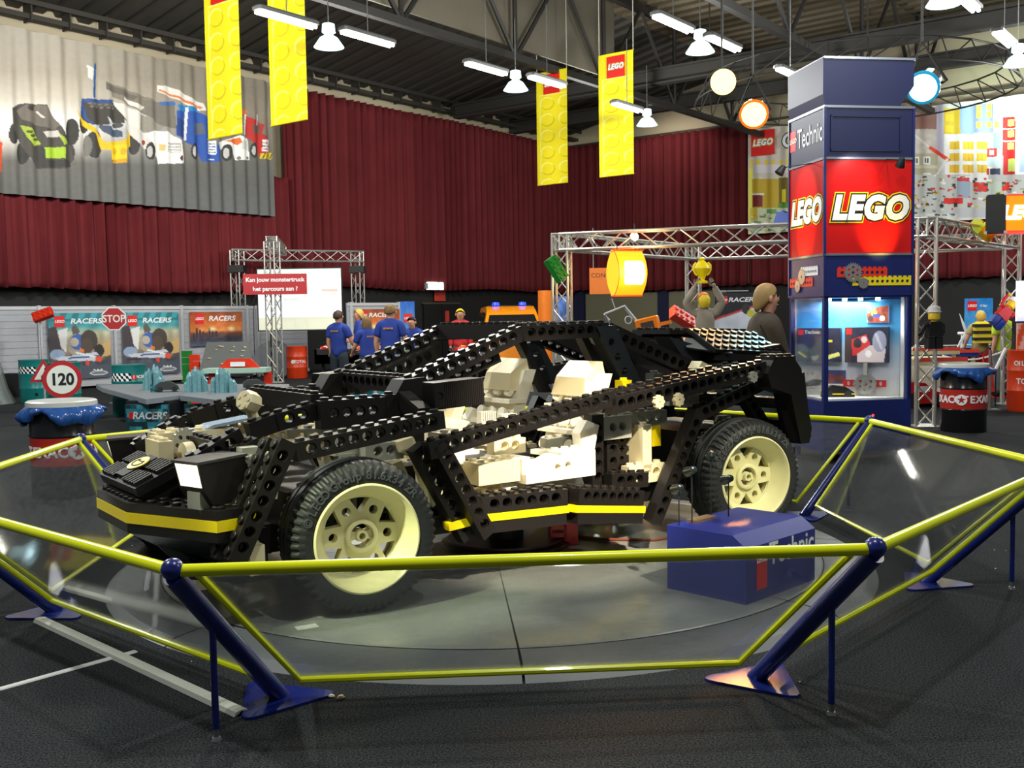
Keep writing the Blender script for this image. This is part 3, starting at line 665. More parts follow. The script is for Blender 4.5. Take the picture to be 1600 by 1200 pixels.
# ---- both sides: fender beams, door rails, struts, sills
for s in (-1, 1):
    V = s * .85
    beam((-2.09, V, .34), (-1.79, V, .93), up=(-.89, 0, .46))                                     # fender front, studs forward
    beam((-2.11, V - s * .09, .36), (-1.83, V - s * .09, .90), up=(-.89, 0, .46), studs=True)
    beam((-1.79, V, .835), (-.93, V, .935))                                                       # fender top
    beam((-1.02, V, .77), (.32, V, .982))                                                         # door rail
    beam((.30, V, .925), (1.72, V, 1.095), h=BH * 1.1)                                            # rear side rail
    beam((.30, V - s * .08, .955), (1.30, V - s * .08, 1.075), holes=False, name='plate', h=BH)
    beam((-1.00, V - s * .0, .82), (-.69, V, .29), up=(.87, 0, .49), studs=False)                 # door front strut
    beam((-1.08, V + s * -.085, .80), (-.77, V + s * -.085, .27), up=(.87, 0, .49), studs=False)
    beam((1.03, V, .93), (.60, V, .21), up=(.86, 0, -.51), studs=False)                           # rear strut
    beam((1.12, V - s * .085, .93), (.69, V - s * .085, .21), up=(.86, 0, -.51), studs=False)
    # sill in two angled pieces with a yellow stripe
    for (p, q, dz) in (((-.66, s * .80), (-.10, s * .90), 0.0), ((-.08, s * .93), (.58, s * .82), -.10)):
        a, b = Vector((*p, .42)), Vector((*q, .42 + dz)); n = (b - a).length
        beam(a, b); beam(a + Vector((0, -s * .08, .0)), b + Vector((0, -s * .08, 0)))
        Mx = frame(a, b)
        MB().box(0, -.043, -.045, n, .043, -.002, 0, Mx).build('stripe', YEL, car, 0)
        mb = MB(); brick(mb, round(n / P), 2, .07, frame(a - Vector((0, s * .04, .115)), b - Vector((0, s * .04, .115))), False); mb.build('plate', BLACK, car)
    MB().box(0, -.04, 0, .2, .04, .045, 0, frame((-.86, s * .77, .345), (-.6, s * .80, .375))).build('stripe', YEL, car, 0)
    # rear fender slabs
    sprism([(1.68, 1.12), (1.74, 1.21), (1.98, 1.20), (2.04, 1.14), (2.16, .70), (2.13, .60), (2.04, .60), (1.93, .96), (1.72, 1.02)], s * .93, s * .77, 'rear_fender', BLACK)
    for k in range(6):
        a = .95 - k * .07; pass
    cbrick('plate', BLACK, 1.74, s * .85, 1.20, 3, 2, PL)
    beam((2.06, s * .85, .62), (1.98, s * .85, 1.10), up=(.98, 0, .17), ny=2, holes=False, name='brick')
    # round cream bushes on the rail
    for u in (.667, .844):
        gear('bush', CREAM, T(u, s * .90, .984 + (u - .667) * .02) @ R(PI / 2, 'X'), .045, 8, .03)
    gear('bush', GREYP, T(1.56, s * .90, 1.10) @ R(PI / 2, 'X'), .04, 8, .03)
    # mirror
    mr = bpy.data.objects.new('mirror', None); COL.objects.link(mr); mr.parent = car; mr.location = (-.80, s * .72, 1.045); mr.rotation_euler = (0, -.05, s * .06)
    MB().box(-.12, -.07, -.01, .20, .07, .14).build('housing', BLACK, mr, 0)
    mb = MB()
    for k in range(20): mb.box(-.055 + k * .0125, -.074, -.008, -.049 + k * .0125, .074, .138)
    mb.build('ribs', BLACK, mr, 0)
    mb = MB(); mb.holed([(-.12, .0), (-.06, .0), (-.06, .13), (-.12, .13)], [circ(-.09, .065, .022)], -.078, .078, 0, R(PI / 2, 'X')); mb.build('end_block', BLACK, mr)
    beam((-.98, s * .74, .95), (-.98, s * .50, 1.04), studs=False, holes=False, name='arm')

# ---- hood rails, pillars, roof
for s in (-1, 1):
    V = s * .45
    beam((-2.20, V, .745), (-1.88, V, .905)); beam((-1.88, V, .905), (-1.70, V, .955), holes=False); beam((-1.74, V, .945), (-1.48, V, .995))
    beam((-2.14, V + s * .09, .70), (-1.82, V + s * .09, .86), holes=True)
    cbrick('brick', BLACK, -1.50, s * .50, .945, 5, 1, .155, holes=True)
    cbrick('brick', BLACK, -1.10, s * .50, .98, 2, 1, .13); sprism([(-1.08, 1.03), (-.86, 1.05), (-.84, 1.20), (-.98, 1.19), (-1.04, 1.10)], s * .54, s * .40, 'slope', mat('black_ribbed', (20, 18, 17), .6, spec=.3))
    beam((-.92, V, 1.09), (-.06, V, 1.395))                                                        # windscreen pillar
    beam((-.80, V - s * .085, 1.05), (-.2, V - s * .085, 1.26), studs=False)
    beam((-.10, V, 1.385), (.62, V, 1.395), studs=True); beam((-.06, V - s * .12, 1.43), (.58, V - s * .12, 1.44), holes=False, h=PL * 1.3, ny=2, name='plate')
    # door pillar: slanted panel with three holes
    c = [(.50, 1.47), (.67, 1.47), (.92, 1.04), (.76, 1.03)]
    d = Vector((.25, -.43)).normalized()
    sprism(c, V - s * .05, V + s * .05, 'door_pillar', SLATE, holes=[circ(.585 + .10 * k * .58 + .045, 1.36 - .10 * k, .027, 12) for k in range(3)])
    sprism([(.44, 1.42), (.50, 1.42), (.78, .98), (.70, .98)], V - s * .12, V - s * .05, 'door_pillar', BLACK)
    beam((.66, V, 1.36), (1.66, V, 1.00), studs=False)                                             # rear window rail
    beam((.68, V - s * .09, 1.40), (1.50, V - s * .09, 1.10), studs=False, holes=False)
    for k in range(2): beam((.95, s * (.74 - .16 * k), 1.02 + .01 * k), (1.75, s * (.56 - .14 * k), 1.15), holes=False, h=PL, ny=2, name='plate')
    sprism([(1.3, 1.16), (1.62, 1.06), (1.62, 1.10), (1.34, 1.21)], s * .64, s * .54, 'slope', CREAM)
for (u, w, nm) in ((-1.47, 1.035, 'beam'), (-.11, 1.395, 'beam'), (.60, 1.39, 'beam'), (-2.02, .82, 'beam'), (-.86, 1.10, 'beam')):
    n = 11; beam((u, -n * P / 2, w), (u, n * P / 2, w), name=nm, holes=(u < -.5 and u > -1))
beam((-1.40, -.36, 1.05), (-1.40, .36, 1.05), holes=False, h=PL, name='plate')
# ---- nose
mb = MB(); Mn = T(-2.42, 0, .655) @ R(-.42, 'Y')          # tilted grille, local x to the rear
mb.box(0, -.335, 0, .26, .335, .05, 0, Mn); mb.box(.03, -.07, .05, .26, .07, .075, 0, Mn)
for s in (-1, 1):
    for r_ in (0, 1):
        for k in range(6): mb.box(.015 + r_ * .125, s * (.08 + k * .041), .05, .115 + r_ * .125, s * (.08 + k * .041 + .023), .07, 0, Mn)
mb.build('nose_grille', mat('black_ribbed', (20, 18, 17), .6), car, 0)
mb = MB(); mb.prism(circ(0, 0, 1, 28), 0, .006, 0, Mn @ T(.145, 0, .076) @ Matrix.Diagonal((.062, .085, 1, 1))); mb.build('badge', YEL, car)
mb = MB(); mb.tube([Mn @ Vector((.145 + .033 * math.cos(a), .055 * math.sin(a), .083)) for a in np.linspace(.6, 5.4, 18)], .0035, 6); mb.tube([Mn @ Vector((.16, y, .083)) for y in (-.045, 0, .03)], .0035, 6); mb.build('badge_mark', BLACK, car)
sprism([(-2.42, .64), (-2.22, .74), (-1.9, .80), (-1.9, .62), (-2.40, .60)], -.30, .30, 'nose_block', BLACK)
# ---- bumper: hexagonal plan, layered plates with a yellow line
def bump(o): return [(-2.03, -.80 - o), (-2.20 - o * .5, -.83 - o), (-2.47 - o, -.28 - o * .3), (-2.47 - o, .28 + o * .3), (-2.20 - o * .5, .83 + o), (-2.03, .80 + o), (-1.93, .70), (-1.93, -.70)]
bp_mb = MB().prism(bump(0), .578, .625)
MB().prism(bump(.004), .522, .577).build('bumper_stripe', YEL, car, 0)
lo = bump(0); hi = [(x + .03, y * .97) for x, y in lo]
MB().prism(bump(-.002), .47, .521).build('bumper_plate', BLACK, car, 0)
mb = MB(); a = bump(-.01); b = [(x + (.22 if x < -2.1 else 0.05), y * .84) for x, y in a]
mb.add([(x, y, .469) for x, y in a] + [(x, y, .33) for x, y in b], [(i, i + 8, (i + 1) % 8 + 8, (i + 1) % 8) for i in range(8)] + [tuple(range(8, 16)), tuple(range(7, -1, -1))]); mb.build('bumper_slope', SLATE, car, 0)
mb = bp_mb
for p, q, n in (((-2.20, -.83), (-2.47, -.28), 7), ((-2.47, -.28), (-2.47, .28), 7), ((-2.47, .28), (-2.20, .83), 7), ((-2.03, -.80), (-2.20, -.83), 2), ((-2.03, .80), (-2.20, .83), 2)):
    p, q = Vector(p), Vector(q); nn = Vector((-(q - p).y, (q - p).x)).normalized()
    if nn.dot(p - Vector((-1.5, 0))) > 0: nn = -nn
    for row in (0, 1):
        for k in range(n):
            c = p.lerp(q, (k + .5) / n) + nn * (.045 + .08 * row); stud(mb, c.x, c.y, .625, Matrix.Identity(4))
mb.build('bumper_plate', BLACK, car)
# front splitter near the ground
mb = MB(); mb.prism([(-2.28, -.36), (-2.34, .36), (-1.90, .52), (-1.86, -.70), (-2.02, -.70)], .22, .25)
for k in range(5):
    for j in range(4): stud(mb, -2.16 + .08 * j, -.42 + k * .08, .25, Matrix.Identity(4))
mb.build('splitter', BLACK, car)
sprism([(-2.36, .44), (-2.30, .44), (-2.10, .22), (-2.18, .22)], -.30, -.22, 'slope', SLATE); sprism([(-2.36, .44), (-2.30, .44), (-2.10, .22), (-2.18, .22)], .22, .30, 'slope', SLATE)
cbox('brick', BLACK, -2.05, -.62, .20, -1.86, .62, .47)
cbrick('brick', CREAM, -2.14, -.28, .12, 1, 1, .09); cbrick('brick', CREAM, -2.02, -.74, .27, 1, 1, .15)
# ---- headlights
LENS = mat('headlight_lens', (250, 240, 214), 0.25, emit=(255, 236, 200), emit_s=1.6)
for s in (-1, 1):
    hl = bpy.data.objects.new('headlight', None); COL.objects.link(hl); hl.parent = car; hl.location = (-2.14, s * .64, .74); hl.rotation_euler = (0, 0, -s * .30)
    Ms = Matrix(((1, 0, 0, 0), (0, 0, -1, 0), (0, 1, 0, 0), (0, 0, 0, 1)))
    MB().prism([(-.13, -.02), (-.16, .115), (.12, .127), (.12, .0), (.03, -.15), (-.06, -.13)], -.10, .10, 0, Ms).build('housing', BLACK, hl, 0)
    MB().prism([(-.17, .112), (-.17, .125), (.13, .137), (.13, .124)], -.105, .105, 0, Ms).build('lid', mat('lid_grey', (64, 61, 60), .4), hl, 0)
    MB().prism([(-.1335, -.005), (-.163, .108), (-.158, .108), (-.128, -.005)], -.085, .085, 0, Ms).build('lens', LENS, hl, 0)
    MB().box(-.13, -.06, -.13, -.04, .04, -.03).build('bracket', GREYP, hl, 0)
# ---- things under the hood
cbrick('brick', CREAM, -2.24, .02, .70, 1, 3, .20); cbrick('brick', CREAM, -2.18, .22, .78, 2, 2, .14); cbrick('brick', CREAM, -2.02, .0, .84, 6, 1, BH, rz=.3); cbrick('brick', CREAM, -1.98, .10, .84, 6, 1, BH, rz=.3)
mb = MB(); mb.lathe([(.09, 0), (.095, .05), (.06, .06), (.06, .16), (.03, .16)], 18, 0, T(-2.12, -.12, .80) @ R(PI / 2, 'Y')); mb.build('drum', CREAM, car)
for (u, v, w, r) in ((-2.06, -.02, .86, .10), (-1.98, -.18, .84, .08), (-2.0, .2, .8, .12)): gear('gear', GREYP, T(u, v, w) @ R(.5) @ R(PI / 2, 'Y'), r, 20, .04)
mb = MB(); mb.lathe([(.055, -.045), (.062, -.03), (.062, .03), (.055, .045)], 8, 0, T(-1.80, -.28, 1.10) @ R(-PI / 2 + .35, 'Y') @ R(.4, 'X')); mb.rod((-1.80, -.28, 1.08), (-1.74, -.26, .93), .03, 8)
for k in range(5): mb.cyl(.012, .045, .05, 8, 0, T(-1.80, -.28, 1.10) @ R(-PI / 2 + .35, 'Y') @ R(.4, 'X') @ T(.035 * math.cos(k * 1.256), .035 * math.sin(k * 1.256), 0))
mb.build('joint_piece', CREAM, car)
beam((-1.90, -.62, .58), (-1.90, -.62, .90), up=(-1, 0, .0), name='liftarm', m=GREYP, studs=False); beam((-1.80, -.58, .60), (-1.76, -.58, .86), up=(-1, 0, 0), name='liftarm', m=CREAM, studs=False)
beam((-1.90, .62, .58), (-1.90, .62, .90), up=(-1, 0, .0), name='liftarm', m=GREYP, studs=False)
gear('bush', GREYP, T(-1.95, -.665, .83) @ R(PI / 2, 'X'), .035, 8, .03)
for (u, v, w, nx, rz, m) in ((-1.75, -.45, .78, 4, .2, CREAM), (-1.6, -.3, .84, 5, -.3, GREYP), (-1.45, -.55, .80, 4, .1, GREYP), (-1.7, .1, .80, 6, .0, CREAM), (-1.3, -.62, .76, 3, .0, GREYP), (-1.7, .45, .78, 5, .2, CREAM), (-1.2, .2, .8, 4, .4, GREYP)):
    cbrick('brick', m, u, v, w, nx, 1, BH, rz, True)
sprism([(-1.98, .93), (-1.70, .97), (-1.66, .99), (-1.90, .96)], .0, .16, 'slope', mat('pale_blue_plastic', (150, 170, 190), 0.3))
sprism([(-1.12, .86), (-1.02, .88), (-.84, .52), (-.90, .47), (-1.0, .76), (-1.1, .80)], -.70, -.62, 'slope', CREAM); sprism([(-1.2, .70), (-1.04, .74), (-.92, .48), (-1.0, .44)], -.60, -.50, 'slope', CREAM)
sprism([(-1.12, .86), (-1.02, .88), (-.84, .52), (-.90, .47), (-1.0, .76), (-1.1, .80)], .62, .70, 'slope', CREAM)
# ---- cabin: floor, seats, sill blocks, wheel, dash
cbox('cabin_floor', BLACK, -1.0, -.66, .30, 1.0, .66, .40)
for s in (-1, 1):
    st = bpy.data.objects.new('seat', None); COL.objects.link(st); st.parent = car; st.location = (.20, s * .41, .40)
    mb = MB(); Ms = Matrix(((1, 0, 0, 0), (0, 0, -1, 0), (0, 1, 0, 0), (0, 0, 0, 1)))
    mb.prism([(-.42, 0), (-.44, .22), (-.36, .27), (.02, .19), (.10, .0)], -.22, .22, 0, Ms)
    for j in range(5):
        for k in range(3): stud(mb, -.36 + .08 * j * 1.1, (k - 1) * .12, .255 - .018 * j, Matrix.Identity(4))
    mb.build('cushion', WHITEP, st)
    mb = MB(); mb.prism([(.02, .16), (.10, .14), (.34, .76), (.24, .76)], -.20, .20, 0, Ms)
    for j in range(3):
        for k in range(3):
            Mb = T(.045 + j * .06, (k - 1) * .13, .30 + j * .155) @ R(-1.2, 'Y'); mb.cyl(.04, 0, .035, 14, 0, Mb)
        mb.box(-.03 + j * .06, -.21, .23 + j * .15, .12 + j * .06, .21, .26 + j * .15)
    mb.build('backrest', WHITEP, st)
    mb = MB(); mb.add([(.12, -.17, .62), (.12, .17, .62), (.34, .17, .60), (.34, -.17, .60), (.15, -.15, .74), (.15, .15, .74), (.28, .17, .84), (.28, -.17, .84)],
                      [(0, 1, 2, 3), (4, 7, 6, 5), (0, 4, 5, 1), (1, 5, 6, 2), (2, 6, 7, 3), (3, 7, 4, 0)]); mb.build('headrest', CREAM, st, 0)
    # big pale blocks between seat and sill
    sprism([(-.30, .545), (-.30, .60), (-.22, .63), (-.02, .70), (.24, .705), (.24, .545)], s * .62, s * .78, 'door_block', WHITEP, holes=[circ(-.06, .625, .022), circ(.02, .63, .022)])
    mb = MB(); brick(mb, 3, 2, .01, T(-.03, s * .70, .70)); mb.build('plate', WHITEP, car)
    cbrick('brick', CREAM, -.60, s * .64, .56, 4, 2, .13); sprism([(-.30, .56), (-.24, .56), (-.24, .70), (-.30, .69)], s * .54, s * .74, 'slope', WHITEP)
    cbrick('brick', WHITEP, -.40, s * .60, .43, 5, 2, .115); cbrick('brick', CREAM, -.62, s * .56, .43, 3, 3, .07); cbrick('brick', CREAM, -.36, s * .50, .70, 3, 1, .09, holes=True)
    cbrick('brick', CREAM, -.86, s * .52, .44, 2, 2, .28); cbrick('brick', WHITEP, -.72, s * .44, .50, 2, 2, .36); cbrick('brick', GREYP, .08, s * .46, .70, 3, 1, .06)
    sprism([(.22, .62), (.30, .62), (.36, .84), (.26, .88), (.20, .80)], s * .60, s * .68, 'slope', WHITEP)
    cbrick('brick', CREAM, -.34, s * .40, .84, 4, 2, PL); 
    mb = MB()
    for k in range(7): mb.box(-.02 + k * .018, s * .12 - .03, .80, -.01 + k * .018, s * .12 + .03, .90)
    mb.build('ribbed_block', WHITEP, car, 0)
mb = MB(); mb.tube([(-.50 + .0 * a, .33 + .16 * math.cos(a), .96 + .16 * math.sin(a)) for a in np.linspace(0, 2 * PI, 25)[:-1]], .02, 8, closed=True); mb.rod((-.5, .33, .96), (-.75, .33, .84), .02)
for k in range(3): mb.rod((-.5, .33, .96), (-.5, .33 + .15 * math.cos(k * 2.1), .96 + .15 * math.sin(k * 2.1)), .013)
mb.build('steering_wheel', CREAM, car)
cbox('dashboard', BLACK, -.96, -.42, .74, -.78, .42, .98); sprism([(-.70, .80), (-.5, .92), (-.44, .90), (-.6, .76)], -.40, -.12, 'slope', CREAM); sprism([(-.60, .70), (-.42, 1.02), (-.36, 1.0), (-.5, .66)], -.24, -.04, 'slope', CREAM)
cbox('tunnel', BLACK, -.9, -.09, .40, 1.0, .09, .62)
# ---- behind the cabin: gearbox and engine
for (nm, m, u, v, w, nx, ny, h, rz, ho) in (
    ('brick', GREYP, .40, -.60, .74, 3, 2, .15, 0, True), ('brick', GREYP, .66, -.62, .80, 4, 1, .10, 0, True), ('brick', CREAM, .68, -.66, .52, 1, 2, .30, 0, False), ('brick', CREAM, .56, -.70, .44, 4, 1, .12, 0, True),
    ('brick', GREYP, .58, -.62, .40, 3, 1, .10, 0, True), ('brick', YEL, .84, -.62, .66, 1, 1, .14, 0, False), ('brick', GREYP, 1.02, -.60, .92, 4, 1, .10, .1, True), ('brick', CREAM, 1.2, -.62, .98, 2, 1, .06, .2, False),
    ('brick', GREYP, .9, .0, .60, 6, 4, .2, 0, True), ('brick', BLACK, .9, .2, .80, 5, 2, .1, 0, True), ('brick', BLACK, .9, -.25, .80, 6, 2, .1, 0, True), ('brick', GREYP, .40, .60, .74, 3, 2, .15, 0, True), ('brick', CREAM, .56, .70, .44, 4, 1, .12, 0, True),
    ('brick', GREYP, 1.42, -.52, 1.04, 3, 1, .06, .1, True), ('brick', BLACK, 1.3, .0, .9, 8, 3, .1, 0, True), ('brick', BLACK, 1.25, -.36, .98, 9, 1, .1, .05, True), ('brick', BLACK, 1.25, .36, .98, 9, 1, .1, -.05, True)):
    cbrick(nm, m, u, v, w, nx, ny, h, rz, ho)
for (u, v) in ((.30, -.64), (.46, -.60), (.62, -.52), (.30, .64), (.46, .6)): beam((u, v, .42), (u, v, .92), up=(1, 0, 0), studs=True)
gear('gear', BLACK, T(.62, -.58, .66) @ R(PI / 2, 'X'), .12, 24, .05); gear('gear', GREYP, T(.95, -.5, .84) @ R(PI / 2, 'X'), .05, 8, .04); gear('gear', BLACK, T(.62, .58, .66) @ R(PI / 2, 'X'), .12, 24, .05)
for (u, v, w, m) in ((.62, -.58, 1.06, YEL), (.82, -.66, 1.10, mat('slate_dark', (60, 66, 66), .4)), (1.28, -.62, 1.10, mat('teal_clear', (120, 190, 190), .15))): cbrick('brick', m, u, v, w, 1, 1, .05)
# chassis and axles
cbox('chassis', BLACK, -1.95, -.30, .26, 2.0, .30, .42); cbox('chassis', BLACK, -1.7, -.52, .42, -1.15, .52, .62); cbox('chassis', BLACK, 1.25, -.52, .42, 1.95, .52, .72)
for u in (-1.425, 1.58):
    MB().rod((u, -.70, .405), (u, .70, .405), .03, 10).build('axle', GREYP, car)
    for s in (-1, 1): beam((u - .2, s * .56, .34), (u + .2, s * .56, .34), name='liftarm', m=BLACK, studs=True); beam((u, s * .56, .42), (u, s * .56, .80), up=(1, 0, 0), m=GREYP, name='shock_absorber', studs=False)
for s in (-1, 1):
    beam((-1.15, s * .58, .34), (-.62, s * .58, .38)); beam((.70, s * .60, .30), (1.30, s * .60, .34)); beam((.36, s * .74, .44), (.70, s * .74, .42), holes=True)
    beam((1.20, s * .70, .80), (1.9, s * .72, 1.0), holes=True); beam((1.72, s * .62, .95), (2.02, s * .62, .60), up=(.8, 0, .6))
    beam((-.3, s * .64, .40), (.4, s * .64, .40), holes=False, name='plate', ny=2, h=PL)
# ---- rear deck: flat spine, sloping studded wings, tail
mb = MB(); brick(mb, 11, 5, PL, frame((1.46, 0, 1.393), (2.34, 0, 1.365))); mb.build('deck_plate', BLACK, car)
for s in (-1, 1):
    Mw = frame((1.62, s * .36, 1.33), (2.34, s * .36, 1.285), up=(0, s * .47, .88)); mb = MB(); brick(mb, 9, 4, PL, Mw); mb.build('deck_wing', BLACK, car)
    sprism([(1.30, 1.38), (1.62, 1.30), (1.62, 1.16), (1.5, 1.16)], s * .20, s * .36, 'slope', SLATE)
    sprism([(2.34, 1.30), (2.42, 1.22), (2.42, 1.16), (1.66, 1.20), (1.66, 1.24)], s * .50, s * .30, 'slope', BLACK)
    for k in range(2): MB().box(0, -.1, 0, .2, .06, .012, 0, frame((1.50 + .14 * k, s * (.30 + .06 * k), 1.335 - .03 * k), (1.75, s * .42, 1.29), up=(0, s * .5, .86))).build('tile', SLATE, car, 0)
cbox('tail_block', BLACK, 2.02, -.80, .62, 2.14, .80, .76); cbox('tail_block', BLACK, 2.10, -.60, 1.0, 2.26, .60, 1.18); cbox('tail_block', BLACK, 1.5, -.26, 1.0, 2.3, .26, 1.36)
beam((2.2, -.72, .86), (2.2, .72, .86), up=(1, 0, 0)); beam((2.06, -.8, 1.02), (2.06, .8, 1.02), holes=False); beam((2.14, -.72, .50), (2.14, .72, .50), up=(1, 0, 0))
MB().box(2.21, -.62, 1.04, 2.275, -.40, 1.14).box(2.21, .40, 1.04, 2.275, .62, 1.14).build('tail_light', REDP, car, 0)

# ================================================================== things round the car
# blue control box with small lamps on rods
A, B, C_ = Vector((.818, 5.70, 0)), Vector((1.217, 5.377, 0)), Vector((1.727, 5.880, 0))
ex = (C_ - B); ey = (A - B); L_, W_ = ex.length, ey.length; rz = math.atan2(ex.y, ex.x)
t = thing('control_box', 'blue wedge-topped control box with white lettering on the platform edge', 'box', (B.x, B.y, PH), rz)
H0, H1, ch = .30, .36, .085
MB().add([(0, 0, 0), (L_, 0, 0), (L_, W_, 0), (0, W_, 0), (0, 0, H0), (L_, 0, H0), (L_, ch, H1), (L_, W_, H1), (0, W_, H1), (0, ch, H1)],
         [(0, 3, 2, 1), (0, 1, 5, 4), (4, 5, 6, 9), (9, 6, 7, 8), (2, 3, 8, 7), (1, 2, 7, 6, 5), (3, 0, 4, 9, 8)]).build('housing', mat('box_blue', (34, 46, 134), 0.38, var=.1), t, 0)
MB().box(.10, -.004, .06, .20, -.0005, .27).build('logo_square', mat('sign_red', (222, 30, 26), 0.4), t, 0)
txt('LEGO', .042, mat('logo_white', (250, 248, 244), .4), t, up(.15, -.005, .22), 'logo_letters', .0015, .2, .001)
txt('Technic', .175, mat('letter_white', (236, 238, 240), .4), t, up(.46, -.003, .228), 'lettering', .0015, 0, .001, xs=.86)
MB().box(.14, W_ - .10, H1, .34, W_ - .03, H1 + .015).build('hatch', mat('hatch_tan', (120, 96, 70), .5), t, 0)
for (x, y, h, tip) in ((.03, W_ - .06, .21, 'c'), (.14, W_ - .07, .30, 'c'), (.34, W_ - .06, .36, 'b'), (.43, W_ - .12, .22, 'c')):
    rod_ = bpy.data.objects.new('rod_lamp', None); COL.objects.link(rod_); rod_.parent = t; rod_.location = (x, y, H1)
    MB().rod((0, 0, 0), (0, 0, h), .004, 6).build('rod', DARK, rod_)
    gm = mat('lamp_gunmetal', (36, 46, 48), .2, .5)
    if tip == 'b': MB().lathe([(.002, -.03), (.022, -.022), (.03, 0), (.022, .022), (.002, .03)], 14, 0, T(0, 0, h)).build('lamp_head', gm, rod_)
    else: MB().lathe([(.012, -.035), (.02, -.03), (.03, .06), (.024, .062)], 14, 0, T(0, 0, h) @ R(-1.9, 'X') @ R(.5, 'Y')).build('lamp_head', gm, rod_)
# red little crate under the sill
t = thing('red_crate', 'small red slotted crate of toy bricks standing under the car sill', 'crate', (.24, 6.88, PH), .1)
for k in range(3): MB().box(0, 0, .052 * k, .11, .10, .052 * k + .03).build('slat', REDP, t, 0)
mb = MB(); mb.box(.11, -.005, 0, .19, .11, .19); brick(mb, 1, 1, .002, T(.11, .05, .19)); mb.build('upright', REDP, t, 0)
mb = MB(); [mb.box(.0 + .095 * i, .0, 0, .015 + .095 * i, .10, .134) for i in (0, 1)]; mb.build('corner_posts', REDP, t, 0)
# cables on the turntable
for (lab, P_, m) in (('reddish cable running on the platform under the rear of the car', [(.2, 7.3, PH + .01), (.6, 7.0, PH + .01), (.95, 6.95, PH + .01), (1.2, 7.1, PH + .012), (1.3, 7.4, PH + .012)], mat('cable_rust', (120, 60, 36), .5)),
                     ('pale cable lying on the platform behind the near front wheel', [(-.9, 6.3, PH + .01), (-.5, 6.1, PH + .01), (-.35, 6.25, PH + .01), (-.1, 6.5, PH + .01)], mat('cable_pale', (170, 150, 130), .5))):
    tag(MB().tube(P_, .009, 8).build('cable', m), lab, 'cable')

# ------------------------------------------------------------------ display tower
TW = Vector((3.26, 10.80, 0)); TRZ = math.radians(9); TWW, TWD = .985, .86
t = thing('display_tower', 'tall blue display tower with red logo panels and a lit glass showcase', 'display tower', TW, TRZ)
NAVY = mat('tower_navy', (24, 36, 98), 0.35, var=.1); NAVYD = mat('tower_navy_dark', (20, 28, 74), 0.4); TRIMS = mat('tower_trim', (150, 156, 170), 0.25, .6)
W, D = TWW, TWD
mb = MB(); mb.box(0, 0, .12, W, D, .66); [mb.cyl(.035, 0, .12, 12, 0, T(x, y, 0)) for x in (.07, W - .07) for y in (.07, D - .07)]; mb.build('base', NAVY, t, .5)
# showcase frame and panes
mb = MB(); z0, z1 = .66, 1.76
for x in (0, W - .05):
    for y in (0, D - .05): mb.box(x, y, z0, x + .05, y + .05, z1)
mb.box(0, 0, z1 - .02, W, D, z1 + .02); mb.box(W - .16, 0, z0, W, .05, z1) if False else None
mb.box(0, D - .03, z0, W, D, z1); mb.box(W - .03, 0, z0, W, D, z1)
mb.build('showcase_frame', NAVY, t, 0)
pr = Print(60, 60, (60, 150, 205)); pr.grad([(0, (40, 140, 205)), (.32, (60, 150, 205)), (.5, (170, 196, 222)), (.75, (214, 220, 230)), (1, (230, 230, 226))]); pr.ell(.15, .1, .45, .25, (30, 110, 180), .5, .5); pr.noise(5, 1)
BD = T(.055, D - .05, 0) @ R(math.atan2(-(D - .17), W - .12)); BDL = math.hypot(D - .17, W - .12)
pr.sheet('backdrop', BDL, z1 - z0 - .06, print_mat('print_matte', .5), t, BD @ T(0, 0, z0 + .02))
MB().box(W - .06, .05, z0, W - .05, .12, z1).box(.05, D - .06, z0, .055, D - .03, z1).build('side_lining', mat('shelf_white', (234, 234, 228), .4), t, 0)
MB().box(.05, .05, z0, W - .05, D - .05, z0 + .02).build('shelf_floor', mat('shelf_white', (234, 234, 228), .4), t, 0)
MB().box(.055, .05, z0 + .02, .06, D - .05, z1 - .04).build('side_lining', mat('shelf_white', (234, 234, 228), .4), t, 0) if False else None
GL = pane_mat('showcase_glass', haze=.012, gloss=.6, scratches=False)
MB().box(.05, .012, z0, W - .05, .018, z1 - .02).build('pane', GL, t, 0); MB().box(.012, .05, z0, .018, D - .05, z1 - .02).build('pane', GL, t, 0)
for x in (.16, .34, .52, .72): MB().cyl(.025, z1 - .05, z1 - .02, 12, 0, T(x, .22, 0)).build('downlight', mat('downlight_glow', (255, 250, 235), .4, emit=(255, 246, 226), emit_s=10), t)
# upper storeys: graphic band, logo panel, dark band, flared crown
def storey(nm, z0, z1, m, fl0=0, fl1=0): 
    return MB().add([(-fl0, -fl0, z0), (W + fl0, -fl0, z0), (W + fl0, D + fl0, z0), (-fl0, D + fl0, z0), (-fl1, -fl1, z1), (W + fl1, -fl1, z1), (W + fl1, D + fl1, z1), (-fl1, D + fl1, z1)],
             [(0, 3, 2, 1), (4, 5, 6, 7), (0, 1, 5, 4), (1, 2, 6, 5), (2, 3, 7, 6), (3, 0, 4, 7)]).build(nm, m, t, 0)
storey('band', 1.78, 2.18, NAVY); storey('logo_panel', 2.20, 3.17, mat('panel_red', (206, 24, 22), .22, var=.03)); storey('band', 3.19, 3.70, NAVYD); 
MB().add([(.0, 0, 3.71), (W - .16, 0, 3.71), (W - .16, D, 3.71), (0, D, 3.71), (-.02, 0, 3.83), (W + .0, -.0, 3.93), (W, D, 3.93), (-.02, D, 3.83), (-.02, 0, 4.20), (W, 0, 4.20), (W, D, 4.20), (-.02, D, 4.20)],
         [(0, 3, 2, 1), (0, 1, 5, 9, 8, 4), (1, 2, 6, 5), (5, 6, 10, 9), (2, 3, 7, 11, 10, 6), (3, 0, 4, 7), (7, 4, 8, 11), (8, 9, 10, 11)]).build('crown', NAVYD, t, 0)
